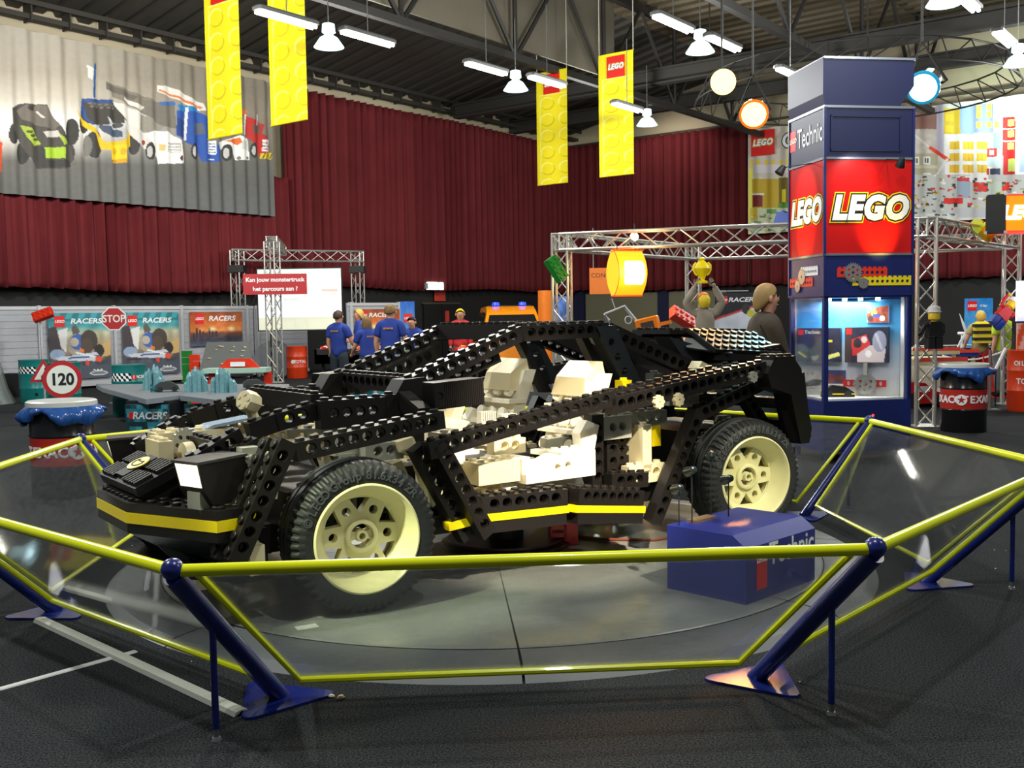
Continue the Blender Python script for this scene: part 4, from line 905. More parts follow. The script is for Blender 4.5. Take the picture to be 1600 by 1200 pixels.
for z in (1.77, 2.19, 3.18, 3.705, 4.20): MB().box(-.012, -.012, z - .012, W + .012, D + .012, z + .012).build('rail', TRIMS if z > 2 else NAVY, t, 0)
mb = MB()
for x, y in ((-.012, -.012), (W - .015, -.012), (-.012, D - .015)): mb.box(x, y, 1.78, x + .027, y + .027, 3.70)
mb.build('corner_rail', NAVY, t, 0)
mb = MB(); mb.box(.06, -.012, 3.25, .08, 0, 3.62); mb.box(W - .16, -.012, 3.25, W - .14, 0, 3.62); mb.box(.06, -.012, 3.60, W - .14, 0, 3.62); mb.box(.06, -.012, 3.25, W - .14, 0, 3.27); mb.build('panel_frame', NAVYD, t, 0)
brand_sign(t, W / 2, -.004, 2.66, .99, 0, False, .004); 
# the same panel lettering on the side face (turned to the hall's left)
s_ = .99 * .335
for nm, b, c, k in (('logo_outline', .046, ('logo_yellow', (250, 214, 20)), 1), ('logo_edge', .034, ('logo_black', (22, 20, 18)), 2), ('logo_letters', .019, ('logo_white', (250, 248, 244)), 3)):
    txt('LEGO', s_, mat(c[0], c[1], .4), t, T(-.004 * (.8 + .6 * k), D / 2, 2.66) @ R(-PI / 2) @ R(PI / 2, 'X'), nm, b, .22, .0012, space=1.12, xs=.80)
MB().box(-.003, D * .80, 3.36, 0, D * .985, 3.58).build('logo_square', mat('sign_red', (222, 30, 26), .4), t, 0)
txt('LEGO', .075, mat('logo_white', (250, 248, 244), .4), t, T(-.005, D * .89, 3.47) @ R(-PI / 2) @ R(PI / 2, 'X'), 'logo_letters', .002, .2, .001)
txt('Technic', .29, mat('letter_white', (236, 238, 240), .4), t, T(-.004, D * .40, 3.46) @ R(-PI / 2) @ R(PI / 2, 'X'), 'lettering', .003, 0, .001, xs=.66)
# beams and gears painted on the band
def flat_beam(x0, x1, z0, h, n, m, M, nm):
    mb = MB(); pts = [(x0, z0), (x1, z0), (x1, z0 + h)]
    s = (x1 - x0) / n
    for k in reversed(range(n)): pts += [(x0 + (k + .8) * s, z0 + h), (x0 + (k + .8) * s, z0 + h * 1.18), (x0 + (k + .2) * s, z0 + h * 1.18), (x0 + (k + .2) * s, z0 + h)]
    pts.append((x0, z0 + h)); mb.holed(pts, [circ(x0 + (k + 1) * s, z0 + h * .5, h * .2, 10) for k in range(n - 1)], 0, .006, 0, M); return mb.build(nm, m, t, 0)
U = T(0, -.0, 0) @ R(PI / 2, 'X')
flat_beam(.14, .70, 1.955, .09, 10, mat('band_red', (226, 50, 24), .4), U, 'beam_graphic'); flat_beam(.31, .985, 1.865, .085, 12, mat('band_yellow', (236, 214, 20), .4), U, 'beam_graphic')
gear('gear_graphic', ALU, T(.315, -.010, 2.0) @ R(PI / 2, 'X'), .105, 24, .006, t); gear('gear_graphic', ALU, T(.43, -.012, 1.89) @ R(PI / 2, 'X'), .06, 16, .006, t)
U = T(-.0, 0, 0) @ R(-PI / 2) @ R(PI / 2, 'X') @ T(-D, 0, 0)
flat_beam(.30, .72, 1.985, .085, 9, mat('letter_white', (236, 238, 240), .4), U, 'beam_graphic'); flat_beam(.02, .60, 1.87, .085, 10, mat('band_red', (226, 50, 24), .4), U, 'beam_graphic')
gear('gear_graphic', ALU, U @ T(.34, 1.98, .009), .09, 20, .006, t); gear('gear_graphic', ALU, U @ T(.24, 1.88, .011), .07, 16, .006, t)
MB().cyl(.012, 0, .01, 12, 0, T(.55, -.001, .50) @ R(PI / 2, 'X')).build('signal_lamp', mat('signal_red', (255, 60, 60), .4, emit=(255, 40, 40), emit_s=3), t)
# little spot lamps on arms over the logo panels
for (x, y, tx) in ((.68, -.30, 0), (-.34, .30, 1)):
    a = bpy.data.objects.new('arm_lamp', None); COL.objects.link(a); a.parent = t; a.location = (x, y, 3.10)
    q = Vector((0, .30, .07)) if not tx else Vector((.34, 0, .07))
    MB().rod((0, 0, .02), q, .006, 6).build('arm', DARK, a); MB().lathe([(.02, .05), (.03, .04), (.05, -.05), (.04, -.05)], 12, 0, R(.6, 'X' if not tx else 'Y')).build('lamp_shade', DARK, a)
Mw = T(*TW) @ R(TRZ); Mb_ = Mw @ BD; BRZ = TRZ + math.atan2(-(D - .17), W - .12)
for (p, q, e, c, an) in (((.45, -.55, 3.35), (.32, 0, 2.90), 26, (1, .95, .9), 1.0), ((.62, -.34, 1.95), (.60, 0, 2.40), 48, (1, .72, .12), .95), ((-.5, .45, 3.3), (0, .45, 2.85), 20, (1, .95, .9), 1.0), ((-.32, .5, 1.95), (0, .45, 2.4), 36, (1, .72, .12), .95)):
    light('SPOT', 'panel_light', Mw @ Vector(p), e, c, Mw @ Vector(q), spot=an, blend=.9, radius=.03)
light('AREA', 'showcase_light', Mw @ Vector((.42, .40, 1.70)), 26, (1, .97, .92), Mw @ Vector((.42, .45, .7)), .5, .4)
# goods in the showcase (each stands or hangs on its own)
def carton(label, x, y, z, w, h, d, paint, words=None, rz=0):
    o = thing('toy_carton', label, 'box', Mb_ @ Vector((x, -.10, z)), BRZ + rz, 'toy cartons in the showcase')
    MB().box(-w / 2, 0, 0, w / 2, d, h).build('carton', mat('carton_dark', (30, 26, 40), .5), o, 0)
    pr = Print(60, 44, (30, 28, 52)); paint(pr); pr.sheet('printed_front', w, h, print_mat('print_matte', .5), o, T(-w / 2, -.002, 0))
    MB().box(-w / 2 + .015, -.004, h - .075, -w / 2 + .075, -.0022, h - .015).build('logo_square', mat('sign_red', (222, 30, 26), .4), o, 0)
    if words: txt(words, .055, mat('letter_white', (236, 238, 240), .4), o, up(-w / 2 + .085, -.003, h - .045), 'lettering', .001, 0, .0006, align='LEFT')
    return o
def p1(q):
    q.noise(14, 3, 5); q.ell(.2, .75, .16, .14, (70, 66, 52)); q.ell(.42, .82, .09, .14, (160, 158, 140)); q.poly([(.1, .7), (.5, .45), (.9, .5), (.8, .75), (.3, .85)], (28, 26, 24)); q.line(.05, .72, .2, .85, .02, (200, 190, 40), .75); q.rect(.68, .36, .82, .42, (190, 180, 40)); q.poly([(.62, .86), (.98, .70), (.99, .82), (.63, .97)], (224, 220, 120))
def p2(q):
    q.noise(14, 4, 5); q.rect(0, 0, .16, 1, (60, 40, 40)); q.poly([(.15, .35), (.5, .2), (.6, .5), (.55, .85), (.18, .8)], (190, 40, 36)); q.ell(.3, .45, .1, .14, (40, 34, 40)); q.ell(.45, .35, .07, .09, (200, 190, 190)); q.poly([(.30, .75), (.6, .5), (.95, .6), (.9, 1), (.3, 1)], (206, 190, 190)); q.ell(.55, .75, .07, .1, (240, 236, 230)); q.ell(.8, .4, .16, .3, (150, 150, 170)); q.line(.72, .2, .85, .6, .03, (190, 190, 200), .75)
carton('dark toy carton with a black car and a yellow strip, hung in the showcase', .27, 0, 1.05, .47, .37, .09, p1, 'Technic'); carton('dark toy carton picturing red and silver machines, hung in the showcase', .78, 0, 1.045, .45, .38, .09, p2, None)
pr = Print(60, 30, (214, 206, 200)); pr.noise(8, 5, 5); pr.rect(.56, 0, 1, .75, (50, 60, 120)); pr.poly([(.05, .8), (.3, .5), (.5, .55), (.45, .85), (.1, .95)], (90, 90, 92)); pr.ell(.68, .45, .1, .28, (120, 60, 50)); pr.ell(.88, .45, .1, .28, (90, 50, 46)); pr.rect(.58, .3, .98, .5, (110, 56, 50)); [pr.rect(.05 + .1 * k, .1, .1 + .1 * k, .28, (170, 166, 140)) for k in range(3)]
o = pr.sheet('picture_board', .50, .20, print_mat('print_matte', .5), None, Mb_ @ T(.05, -.03, .755), thick=.015); tag(o, 'pale picture board with two small machines under the left carton in the showcase', 'board')
pr = Print(50, 34, (70, 150, 200)); pr.a[:] = (66, 148, 205); pr.poly([(.02, .5), (.5, .1), (.98, .02), (.98, .98), (.08, .98)], (150, 70, 44)); pr.noise(26, 6, 4); pr.ell(.35, .45, .13, .2, (230, 200, 60)); pr.ell(.2, .75, .12, .18, (60, 40, 40)); pr.ell(.7, .75, .12, .16, (230, 220, 210)); pr.rect(.3, .5, .6, .7, (60, 70, 150))
o = pr.sheet('picture_board', .24, .19, print_mat('print_matte', .5), None, Mb_ @ T(.76, -.02, 1.47), thick=.01); tag(o, 'small orange and red machine picture high at the right in the showcase', 'board')
o = thing('gear_and_beam', 'big grey gear over a red studded beam hung in the showcase', 'display piece', Mb_ @ Vector((.77, -.05, .81)), BRZ)
gear('gear', ALU, R(PI / 2, 'X') @ T(0, 0, .03), .12, 36, .02, o); mb = MB(); brick(mb, 8, 1, .05, T(-.24, 0, -.02) @ Matrix.Diagonal((.70, .35, 1, 1)), False, True); mb.build('beam', REDP, o); MB().box(-.02, -.05, .10, .02, .0, .24).build('hanger', GREYP, o, 0)
o = thing('model_racer', 'small black and yellow model car standing on the showcase floor', 'model car', Mw @ Vector((.30, .30, z0 + .02)), TRZ - .3)
mb = MB(); mb.prism([(-.17, 0), (.17, 0), (.17, .05), (.08, .11), (-.06, .13), (-.16, .06)], -.06, .06, 0, Matrix(((1, 0, 0, 0), (0, 0, -1, 0), (0, 1, 0, 0), (0, 0, 0, 1)))); mb.build('body', BLACK, o, 0)
MB().box(-.17, -.063, .028, .172, .063, .040).build('stripe', YEL, o, 0)
for x in (-.1, .1): MB().cyl(.038, -.068, .068, 18, 0, T(x, 0, .036) @ R(PI / 2, 'X')).build('wheel', TYRE, o)

# ------------------------------------------------------------------ oil drum bins
def ribbed_drum(mbs, r, h, bands):
    prof = [(r * .97, 0), (r, .015), (r, h * .32), (r * 1.025, h * .335), (r * 1.025, h * .345), (r, h * .36), (r, h * .65), (r * 1.025, h * .665), (r * 1.025, h * .675), (r, h * .69), (r, h - .02), (r * 1.02, h - .01), (r * 1.02, h)]
    return prof
def drum(name, label, p, r, h, m, band=None, word=None, ang=0.0, cat='drum', group=None, bag=None, seed=0):
    t = thing(name, label, cat, p, 0, group)
    prof = ribbed_drum(None, r, h, None)
    MB().lathe(prof, 40).build('barrel', m, t)
    if band:
        z0, z1, bm = band; MB().lathe([(r * 1.004, z0), (r * 1.004, z1)], 40, 0, None, False, False).build('band', bm, t)
    return t
def wrap_text(body, size, m, t, r, z, ang, bold=.002, adv=.62, up_=0):
    """lettering bent round a drum; ang is the middle, seen from -y"""
    wd = [adv * (0.5 if c in '.:I ' else 1.0) * size for c in body]; tot = sum(wd); x = -tot / 2; mbx = MB()
    for c, w in zip(body, wd):
        if c != ' ':
            th = ang + (x + w / 2) / r
            o = txt(c, size, m, None, T(r * math.sin(th), -r * math.cos(th), z) @ R(th) @ R(PI / 2, 'X'), 'lettering', bold, 0, .003); me = o.data
            mbx.add([tuple(q.co) for q in me.vertices], [tuple(p.vertices) for p in me.polygons]); bpy.data.objects.remove(o); bpy.data.meshes.remove(me)
        x += w
    mbx.build('lettering', m, t, 0)
def star_badge(t, r, z, ang, s):
    M = T(r * math.sin(ang), -r * math.cos(ang), z) @ R(ang) @ R(PI / 2, 'X')
    MB().cyl(s, -.004, .006, 24, 0, M).build('badge', mat('letter_white', (236, 238, 240), .4), t)
    st = []; 
    for k in range(10): a = PI / 2 + PI / 5 * k; rr = s * (.78 if k % 2 == 0 else .31); st.append((rr * math.cos(a), rr * math.sin(a)))
    MB().prism(st, .006, .009, 0, M).build('badge_star', mat('drum_red', (176, 42, 34), .3), t, 0)
BAG = pane_mat('blue_bag', haze=.55, tint=(.45, .65, .95), haze_col=(40, 84, 160), gloss=.9)
def bag_skirt(t, r, h, drop, seed, m):
    rg = random.Random(seed); n = 96; a = [rg.uniform(0, 6.28) for _ in range(5)]; rows = 8; vs = []
    for j in range(rows + 1):
        f = j / rows
        for i in range(n):
            th = 2 * PI * i / n; wob = math.sin(5 * th + a[0]) * .5 + math.sin(11 * th + a[1]) * .35 + math.sin(17 * th + a[2]) * .2
            dr = drop * (.75 + .3 * math.sin(3 * th + a[3]) + .15 * math.sin(7 * th + a[4]))
            rr = r * 1.03 + .012 + .06 * math.sin(PI * min(1, f * .8)) + (.045 * wob + .014 * math.sin(29 * th + a[2] + 3 * f)) * min(1, f * 1.5)
            vs.append((rr * math.cos(th), rr * math.sin(th), h - .01 - dr * f))
    fs = [(j * n + i, j * n + (i + 1) % n, (j + 1) * n + (i + 1) % n, (j + 1) * n + i) for j in range(rows) for i in range(n)]
    MB().add(vs, fs).build('bag_skirt', m, t, 1.5)
DRK = mat('drum_black', (24, 24, 26), .22); DRR = mat('drum_red', (176, 42, 34), .3); LWH = mat('letter_white', (236, 238, 240), .4)
BAGS = mat('bag_plastic', (42, 86, 156), .18, var=.3, scale=14, bump=.4)
for (lab, p, angs, seed) in (('black and red drum bin with a blue bag behind the barrier at the left', Vector((-4.19, 9.6, 0)), 0.25, 3), ('black and red drum bin with a blue bag right of the display tower', Vector((5.945, 13.6, 0)), -.26, 5)):
    t = drum('drum_bin', lab, p, .285, .86, DRK, (.285, .575, DRR), cat='bin', group='oil drum bins')
    base = math.atan2(p.x, p.y) * -1
    fa = -math.atan2(p.x, p.y)     # angle at which the drum faces the viewer
    fa = math.atan2(-p.x, p.y)
    wrap_text('TEXACO', .13, LWH, t, .288, .43, fa - .74 + angs, .004, .70); star_badge(t, .288, .43, fa + .18 + angs, .07); wrap_text('TEXACO', .13, LWH, t, .288, .43, fa + 1.12 + angs, .004, .70)
    bag_skirt(t, .285, .86, .17, seed, BAGS)
    MB().lathe([(.20, .875), (.285, .87), (.30, .85), (.312, .845), (.31, .885), (.295, .895), (.20, .893)], 44, 0, None, True, True).build('lid', mat('lid_tin', (230, 236, 232), .25, .3), t)
    o = t.children[-1]

# ------------------------------------------------------------------ hanging yellow banners with printed studs
def studs_print():
    p = Print(70, 210, (244, 226, 8)); p.rect(.10, .20, 1, .206, (250, 244, 120)); p.rect(.10, .20, .13, 1, (250, 242, 110)); 
    for r_ in range(6):
        for c in (0, 1):
            x, y = .36 + .58 * c, .28 + .145 * r_; p.ell(x - .02, y - .006, .22, .052, (252, 246, 120)); p.ell(x + .02, y + .008, .21, .05, (214, 194, 6)); p.ell(x, y, .195, .047, (246, 228, 14))
    return p
BW, BL = 1.0, 3.0
SP = studs_print(); CLOTH = print_mat('print_cloth', .7)
for (u, v, d, lab, sd) in ((325, 218, 19.6, 'yellow studded banner hung lowest at the left, before the truck banner', 1), (423, 197, 19.4, 'yellow studded banner second from the left, beside the end of the truck banner', 2), (840, 290, 28.6, 'yellow studded banner third from the left, before the dark red curtain corner', 3), (937, 277, 26.4, 'yellow studded banner nearest the glowing yellow spot', 4)):
    p = at(u, v, d); t = thing('hanging_banner', lab, 'banner', p, RZR, 'yellow hanging banners')
    SP.sheet('cloth', BW, BL, CLOTH, t, None, wave=lambda x, z, s=sd: .012 * np.sin(x * 6 + s) + .03 * (z / BL) ** 6 * np.cos(x / BW * 2 * PI) * .4)
    for (y_, z_) in ((0, 0), (.02, BL)): MB().rod((0, y_, z_), (BW, y_, z_), .013, 8).build('bar', mat('banner_bar', (220, 204, 20), .4), t)
    for x in (.01, BW - .01): MB().rod((x, .02, BL), (x, .02, 11.0 - p.z), .011, 5).build('wire', mat('wire_grey', (190, 188, 180), .4), t)
    brand_sign(t, BW * .52, -.03, BL - .34, .52, 0, True, .004)

# ================================================================== the far stands
def lwo(u, off, y=None):
    """point over the left wall line, `off` into the hall, at a photo column (and row)"""
    k = (u - 800) / F; t = (2.64 + .795 * off - k * (45 - .606 * off)) / (.606 - .795 * k); p = lw(t, 0, off)
    return p if y is None else at(u, y, p.y)
def rwo(u, off, y=None):
    k = (u - 800) / F; t = (k * (45 - .795 * off) - (2.64 - .606 * off)) / (.795 + k * .606); p = rw(t, 0, off)
    return p if y is None else at(u, y, p.y)
def proj_grid(w, h, nx, ny, M):
    X, Y = np.meshgrid(np.linspace(0, 1, nx + 1) * w, (1 - np.linspace(0, 1, ny + 1)) * h)
    m = np.array(M); P_ = np.stack([X, 0 * X, Y], -1) @ m[:3, :3].T + m[:3, 3] - np.array(EYE)
    z = P_ @ np.array(_fw); return 800 + F * (P_ @ np.array(CR)) / z, 600 - F * (P_ @ np.array(CU)) / z
FABRIC = print_mat('print_fabric', .65)
# ---- truck banner on the left wall: measured as the photo shows its print
p0 = lwo(-12, .78); p1 = lwo(438, .78); zb = lwo(438, .78, 338).z; zt = lwo(300, .78, 98).z
Wb = (p1 - p0).length; Mt = frame((p0.x, p0.y, zb), (p1.x, p1.y, zb))
nx, ny = 430, 230; pr = Print(nx, ny, (90, 88, 84)); pr.X, pr.Y = proj_grid(Wb, zt - zb, nx, ny, Mt)
X, Y = pr.X, pr.Y; f = np.clip(X / 440, 0, 1)
lft = np.stack([np.interp(Y - X * .04, [55, 110, 150, 185, 205, 228, 250, 330], c) for c in ([172, 176, 205, 246, 244, 190, 104, 92], [164, 166, 196, 243, 240, 184, 102, 92], [150, 150, 180, 238, 232, 176, 96, 90])], -1)
rgt = np.stack([np.interp(Y - X * .12, [60, 90, 130, 165, 200, 240, 300], c) for c in ([130, 128, 140, 120, 100, 92, 96], [122, 120, 130, 114, 98, 92, 98], [108, 106, 114, 104, 92, 90, 98])], -1)
f = np.clip((X - 90) / 260, 0, 1)[..., None]; pr.a = lft * (1 - f) + rgt * f
def c_(*q): return [(x / 3.636, 30 + y / 3.636) for x, y in zip(q[::2], q[1::2])]
def pl(col, *q): pr.poly(c_(*q), col)
def el(col, x, y, rx, ry): pr.ell(x / 3.636, 30 + y / 3.636, rx / 3.636, ry / 3.636, col)
DK = (52, 50, 46)
pl((226, 84, 40), 0, 690, 22, 700, 14, 860, 0, 870)
# dark racer with green panels
el(DK, 80, 650, 30, 60); el(DK, 130, 760, 34, 64); el((60, 58, 52), 395, 760, 32, 66); pl((76, 72, 66), 66, 505, 120, 478, 258, 486, 345, 610, 400, 700, 425, 800, 380, 850, 210, 850, 150, 760, 70, 610)
pl((116, 108, 98), 100, 520, 150, 480, 165, 520, 190, 520, 200, 486, 256, 490, 340, 600, 310, 630, 200, 600, 130, 570); pl((60, 56, 52), 150, 500, 190, 490, 190, 520, 160, 520); pl((168, 190, 62), 120, 600, 180, 620, 235, 710, 190, 720, 150, 670); pl((168, 190, 62), 320, 640, 400, 700, 360, 715); pl((166, 200, 50), 248, 730, 372, 726, 368, 790, 255, 790); pl((56, 54, 50), 205, 720, 248, 726, 256, 800, 400, 800, 410, 840, 215, 846); pl((222, 216, 204), 214, 520, 250, 560, 240, 565, 205, 525); pl((205, 200, 190), 240, 640, 330, 630, 340, 668, 260, 672)
for k in range(3): el((80, 86, 40), 165 + 20 * k, 640 + 22 * k, 18, 9)
# yellow and blue monster truck
el(DK, 410, 640, 36, 76); el((58, 56, 52), 540, 710, 46, 80); el((120, 116, 108), 500, 720, 22, 60); el((58, 56, 52), 760, 710, 30, 60); el(DK, 480, 590, 30, 60)
pl((44, 78, 140), 470, 448, 640, 460, 650, 480, 600, 600, 520, 600, 460, 540); pl((66, 62, 56), 480, 470, 640, 486, 700, 520, 720, 600, 540, 600, 500, 560); pl((90, 86, 78), 500, 470, 640, 480, 660, 500, 520, 495); pl((232, 190, 28), 428, 505, 470, 560, 540, 620, 600, 700, 700, 690, 740, 640, 745, 720, 700, 750, 580, 740, 540, 650, 470, 600); pl((244, 206, 30), 625, 715, 715, 712, 715, 800, 630, 800); pl((216, 160, 20), 640, 800, 720, 790, 715, 815, 630, 820); el((216, 170, 24), 650, 752, 16, 20); el((216, 170, 24), 695, 752, 14, 20)
pl((70, 84, 104), 560, 600, 640, 610, 690, 640, 690, 670, 630, 670, 590, 640); pl((200, 204, 208), 605, 552, 640, 590, 700, 592, 705, 620, 640, 630, 620, 600); el((80, 80, 80), 664, 605, 30, 14); pr.line(540 / 3.636, 30 + 260 / 3.636, 535 / 3.636, 30 + 440 / 3.636, 2.4, (36, 90, 160)); pl((216, 214, 208), 492, 260, 530, 280, 520, 350, 500, 330)
for r_ in range(2):
    for k in range(5): el((120, 114, 104), 510 + 30 * k + 10 * r_, 478 + 18 * r_ + 3 * k, 10, 5)
# white dragster and its grey tank
pl((132, 124, 110), 595, 352, 880, 460, 990, 520, 1000, 600, 940, 600, 640, 440); pl((104, 98, 88), 600, 360, 780, 440, 760, 460, 600, 400); pl((226, 222, 212), 640, 470, 690, 480, 860, 560, 930, 600, 900, 650, 780, 640, 700, 560); pl((150, 144, 132), 800, 540, 880, 560, 930, 610, 900, 650, 790, 640); pl((228, 224, 214), 700, 445, 830, 500, 800, 520, 700, 460); pl((216, 212, 204), 700, 570, 850, 660, 920, 700, 900, 790, 780, 700, 700, 600); el((46, 44, 42), 858, 748, 24, 50); el((190, 188, 184), 852, 752, 12, 32); pl((246, 244, 238), 830, 650, 880, 632, 960, 640, 1025, 690, 1040, 770, 1040, 820, 905, 820, 890, 740); pl((180, 176, 168), 950, 700, 1020, 705, 1020, 760, 950, 755); [pl((240, 238, 232), 952, 712 + 16 * k, 1018, 716 + 16 * k, 1018, 724 + 16 * k, 952, 720 + 16 * k) for k in range(3)]; pl((220, 190, 120), 910, 705, 940, 715, 935, 750, 910, 745); el((150, 60, 30), 820, 700, 12, 16); el((90, 50, 30), 1026, 790, 9, 16)
# blue truck
pl((122, 116, 106), 820, 460, 900, 470, 990, 490, 1000, 620, 930, 610, 830, 540); pl((70, 110, 170), 905, 470, 990, 465, 995, 490, 920, 490); pl((226, 224, 218), 900, 375, 960, 380, 1150, 480, 1170, 520, 1130, 520, 900, 410); pl((224, 130, 70), 905, 395, 1150, 500, 1140, 512, 905, 406); pl((40, 84, 170), 1000, 520, 1060, 490, 1150, 540, 1180, 560, 1180, 700, 1250, 720, 1250, 810, 1150, 810, 1120, 740, 1060, 700, 1000, 660); pl((24, 60, 130), 1000, 560, 1050, 580, 1050, 680, 1005, 660); pl((92, 100, 116), 1095, 590, 1150, 590, 1165, 650, 1100, 660); pl((36, 132, 200), 1000, 485, 1120, 500, 1130, 525, 1010, 520); pl((228, 228, 226), 1056, 500, 1070, 500, 1060, 690, 1044, 690); el((50, 48, 46), 1104, 750, 24, 48); el((200, 198, 194), 1100, 752, 11, 30)
pl((238, 238, 236), 1182, 690, 1228, 690, 1228, 770, 1180, 765); [pl((70, 100, 160), 1184, 704 + 16 * k, 1226, 706 + 16 * k, 1226, 711 + 16 * k, 1184, 709 + 16 * k) for k in range(4)]; pl((210, 220, 236), 1184, 792, 1220, 794, 1220, 800, 1184, 798)
# white and orange truck, red truck
pl((240, 238, 234), 1240, 700, 1300, 680, 1360, 660, 1410, 680, 1420, 800, 1340, 800, 1300, 730, 1250, 740); pl((226, 110, 46), 1280, 690, 1360, 672, 1370, 700, 1350, 715); el((50, 48, 46), 1292, 758, 26, 48); el((200, 198, 194), 1288, 760, 12, 30); pl((214, 212, 208), 1370, 690, 1412, 690, 1412, 745, 1370, 740); el((120, 118, 116), 1357, 788, 9, 9); el((120, 118, 116), 1408, 788, 9, 9)
pl((190, 40, 36), 1370, 530, 1420, 560, 1500, 600, 1490, 650, 1530, 680, 1540, 790, 1480, 780, 1440, 710, 1400, 660, 1390, 580); pl((226, 116, 50), 1368, 510, 1410, 520, 1400, 540, 1370, 540); pl((110, 80, 70), 1430, 600, 1485, 600, 1480, 650, 1430, 650); pl((232, 230, 226), 1388, 540, 1404, 540, 1390, 660, 1378, 660); pl((236, 234, 230), 1490, 684, 1532, 684, 1532, 755, 1490, 750); [pl((150, 50, 46), 1492, 700 + 18 * k, 1530, 702 + 18 * k, 1530, 707 + 18 * k, 1492, 705 + 18 * k) for k in range(3)]; pl((222, 196, 40), 1485, 762, 1552, 758, 1548, 796, 1480, 792); [pl((60, 54, 40), 1490 + 16 * k, 792, 1500 + 16 * k, 762, 1505 + 16 * k, 762, 1496 + 16 * k, 792) for k in range(4)]; el((50, 48, 46), 1440, 745, 20, 44); el((190, 188, 184), 1437, 747, 9, 26); pr.line(1462 / 3.636, 30 + 545 / 3.636, 1460 / 3.636, 30 + 600 / 3.636, 1.6, (200, 196, 190))
pr.noise(3, 7, 4)
def tw(x, z):
    H = zt - zb; k = np.clip((z / H - .55) / .45, 0, 1)
    return .05 * np.sin(x * 2 * PI / .42) * (1 - .4 * k) + .05 * k * np.sin(x * 2 * PI / .9 + 2.2 * np.sin(z * 1.3)) + .02 * np.sin(x * 3.1)
o = pr.sheet('truck_banner', Wb, zt - zb, FABRIC, None, Mt, wave=tw); tag(o, 'huge rippled grey banner printed with racing cars and trucks', 'banner')
# ---- city banner on the back wall
p0 = rwo(1170, .70); p1 = rwo(1625, .70); zb2 = rwo(1170, .70, 366).z; zt2 = rwo(1170, .70, 203).z; Wc = (p1 - p0).length; Mc = frame((p0.x, p0.y, zb2), (p1.x, p1.y, zb2))
nx, ny = 400, 210; pr = Print(nx, ny, (214, 214, 210)); pr.X, pr.Y = proj_grid(Wc, zt2 - zb2, nx, ny, Mc)
def c5(*q): return [(1400 + x / 5.215, 150 + y / 5.215) for x, y in zip(q[::2], q[1::2])]
def p5(col, *q): pr.poly(c5(*q), col)
def r5(col, x0, y0, x1, y1): p5(col, x0, y0, x1, y0, x1, y1, x0, y1)
[r5(c, x, y, x + w, 640) for (c, x, y, w) in (((186, 182, 170), -860, 200, 1000), ((120, 140, 180), -820, 120, 170), ((216, 186, 70), -600, 60, 150), ((190, 70, 60), -420, 150, 130), ((226, 226, 222), -250, 100, 200))]; r5((180, 186, 176), -860, 640, 130, 1000); r5((170, 150, 140), 0, 90, 330, 480); r5((206, 200, 190), 130, 270, 330, 470); pr.noise(14, 3, 5); r5((150, 110, 100), 130, 140, 330, 270); r5((196, 190, 214), 330, 60, 390, 480); r5((222, 190, 60), 395, 100, 525, 320); r5((150, 176, 226), 525, 80, 630, 330); r5((150, 160, 200), 630, 60, 790, 300)
for (x, y) in ((405, 150), (440, 150), (405, 240), (440, 240)): r5((246, 210, 50), x, y, x + 30, y + 55)
for (x, y) in ((655, 75), (655, 130), (655, 210), (735, 60), (735, 120), (735, 205), (800, 210), (800, 310)): r5((250, 232, 90), x, y, x + 40, y + 50)
r5((240, 240, 240), 400, 310, 780, 640)
for i in range(3):
    for j in range(3): r5((232, 190, 50), 435 + 112 * i, 370 + 95 * j, 520 + 112 * i, 435 + 95 * j); r5((214, 160, 36), 474 + 112 * i, 370 + 95 * j, 482 + 112 * i, 435 + 95 * j)
r5((180, 176, 150), 130, 470, 340, 840); r5((206, 202, 180), 130, 565, 360, 590)
for (x, y) in ((225, 495), (225, 630), (130, 495), (130, 640)): r5((240, 238, 232), x, y, x + 60, y + 65); r5((70, 80, 90), x + 14, y + 12, x + 46, y + 52); r5((240, 238, 232), x + 26, y, x + 33, y + 65)
pr.line(1400 + 140 / 5.215, 150 + 310 / 5.215, 1400 + 290 / 5.215, 150 + 430 / 5.215, 1.6, (232, 230, 224)); pr.line(1400 + 285 / 5.215, 150 + 425 / 5.215, 1400 + 425 / 5.215, 150 + 520 / 5.215, 2.8, (226, 70, 40)); pr.line(1400 + 420 / 5.215, 150 + 520 / 5.215, 1400 + 320 / 5.215, 150 + 660 / 5.215, 2.0, (232, 228, 222)); p5((216, 60, 44), 215, 780, 280, 710, 330, 800, 230, 830)
r5((206, 36, 40), 868, 170, 975, 640); [r5((250, 246, 120), 908, y, 962, y + 55) for y in (190, 280, 380)]; r5((200, 214, 110), 910, 510, 975, 615); [r5((236, 236, 236), 868, y, 975, y + 10) for y in (262, 362)]
r5((248, 250, 252), 975, 60, 1300, 640); r5((190, 214, 246), 1005, 320, 1300, 620); r5((150, 190, 230), 790, 300, 860, 440); r5((226, 60, 60), 735, 425, 825, 495); r5((244, 244, 244), 760, 440, 800, 480); r5((200, 216, 228), 735, 495, 870, 575); r5((60, 70, 100), 760, 590, 850, 660); r5((196, 40, 44), 735, 590, 756, 660)
r5((196, 198, 196), 130, 640, 1300, 960); r5((150, 170, 190), 495, 690, 600, 830); r5((226, 230, 232), 500, 650, 600, 690); r5((206, 60, 60), 500, 665, 595, 695); r5((222, 50, 40), 630, 705, 745, 780); r5((222, 50, 40), 860, 700, 925, 770); r5((196, 210, 200), 745, 700, 860, 800); r5((240, 240, 240), 600, 640, 745, 700)
rg = random.Random(3)
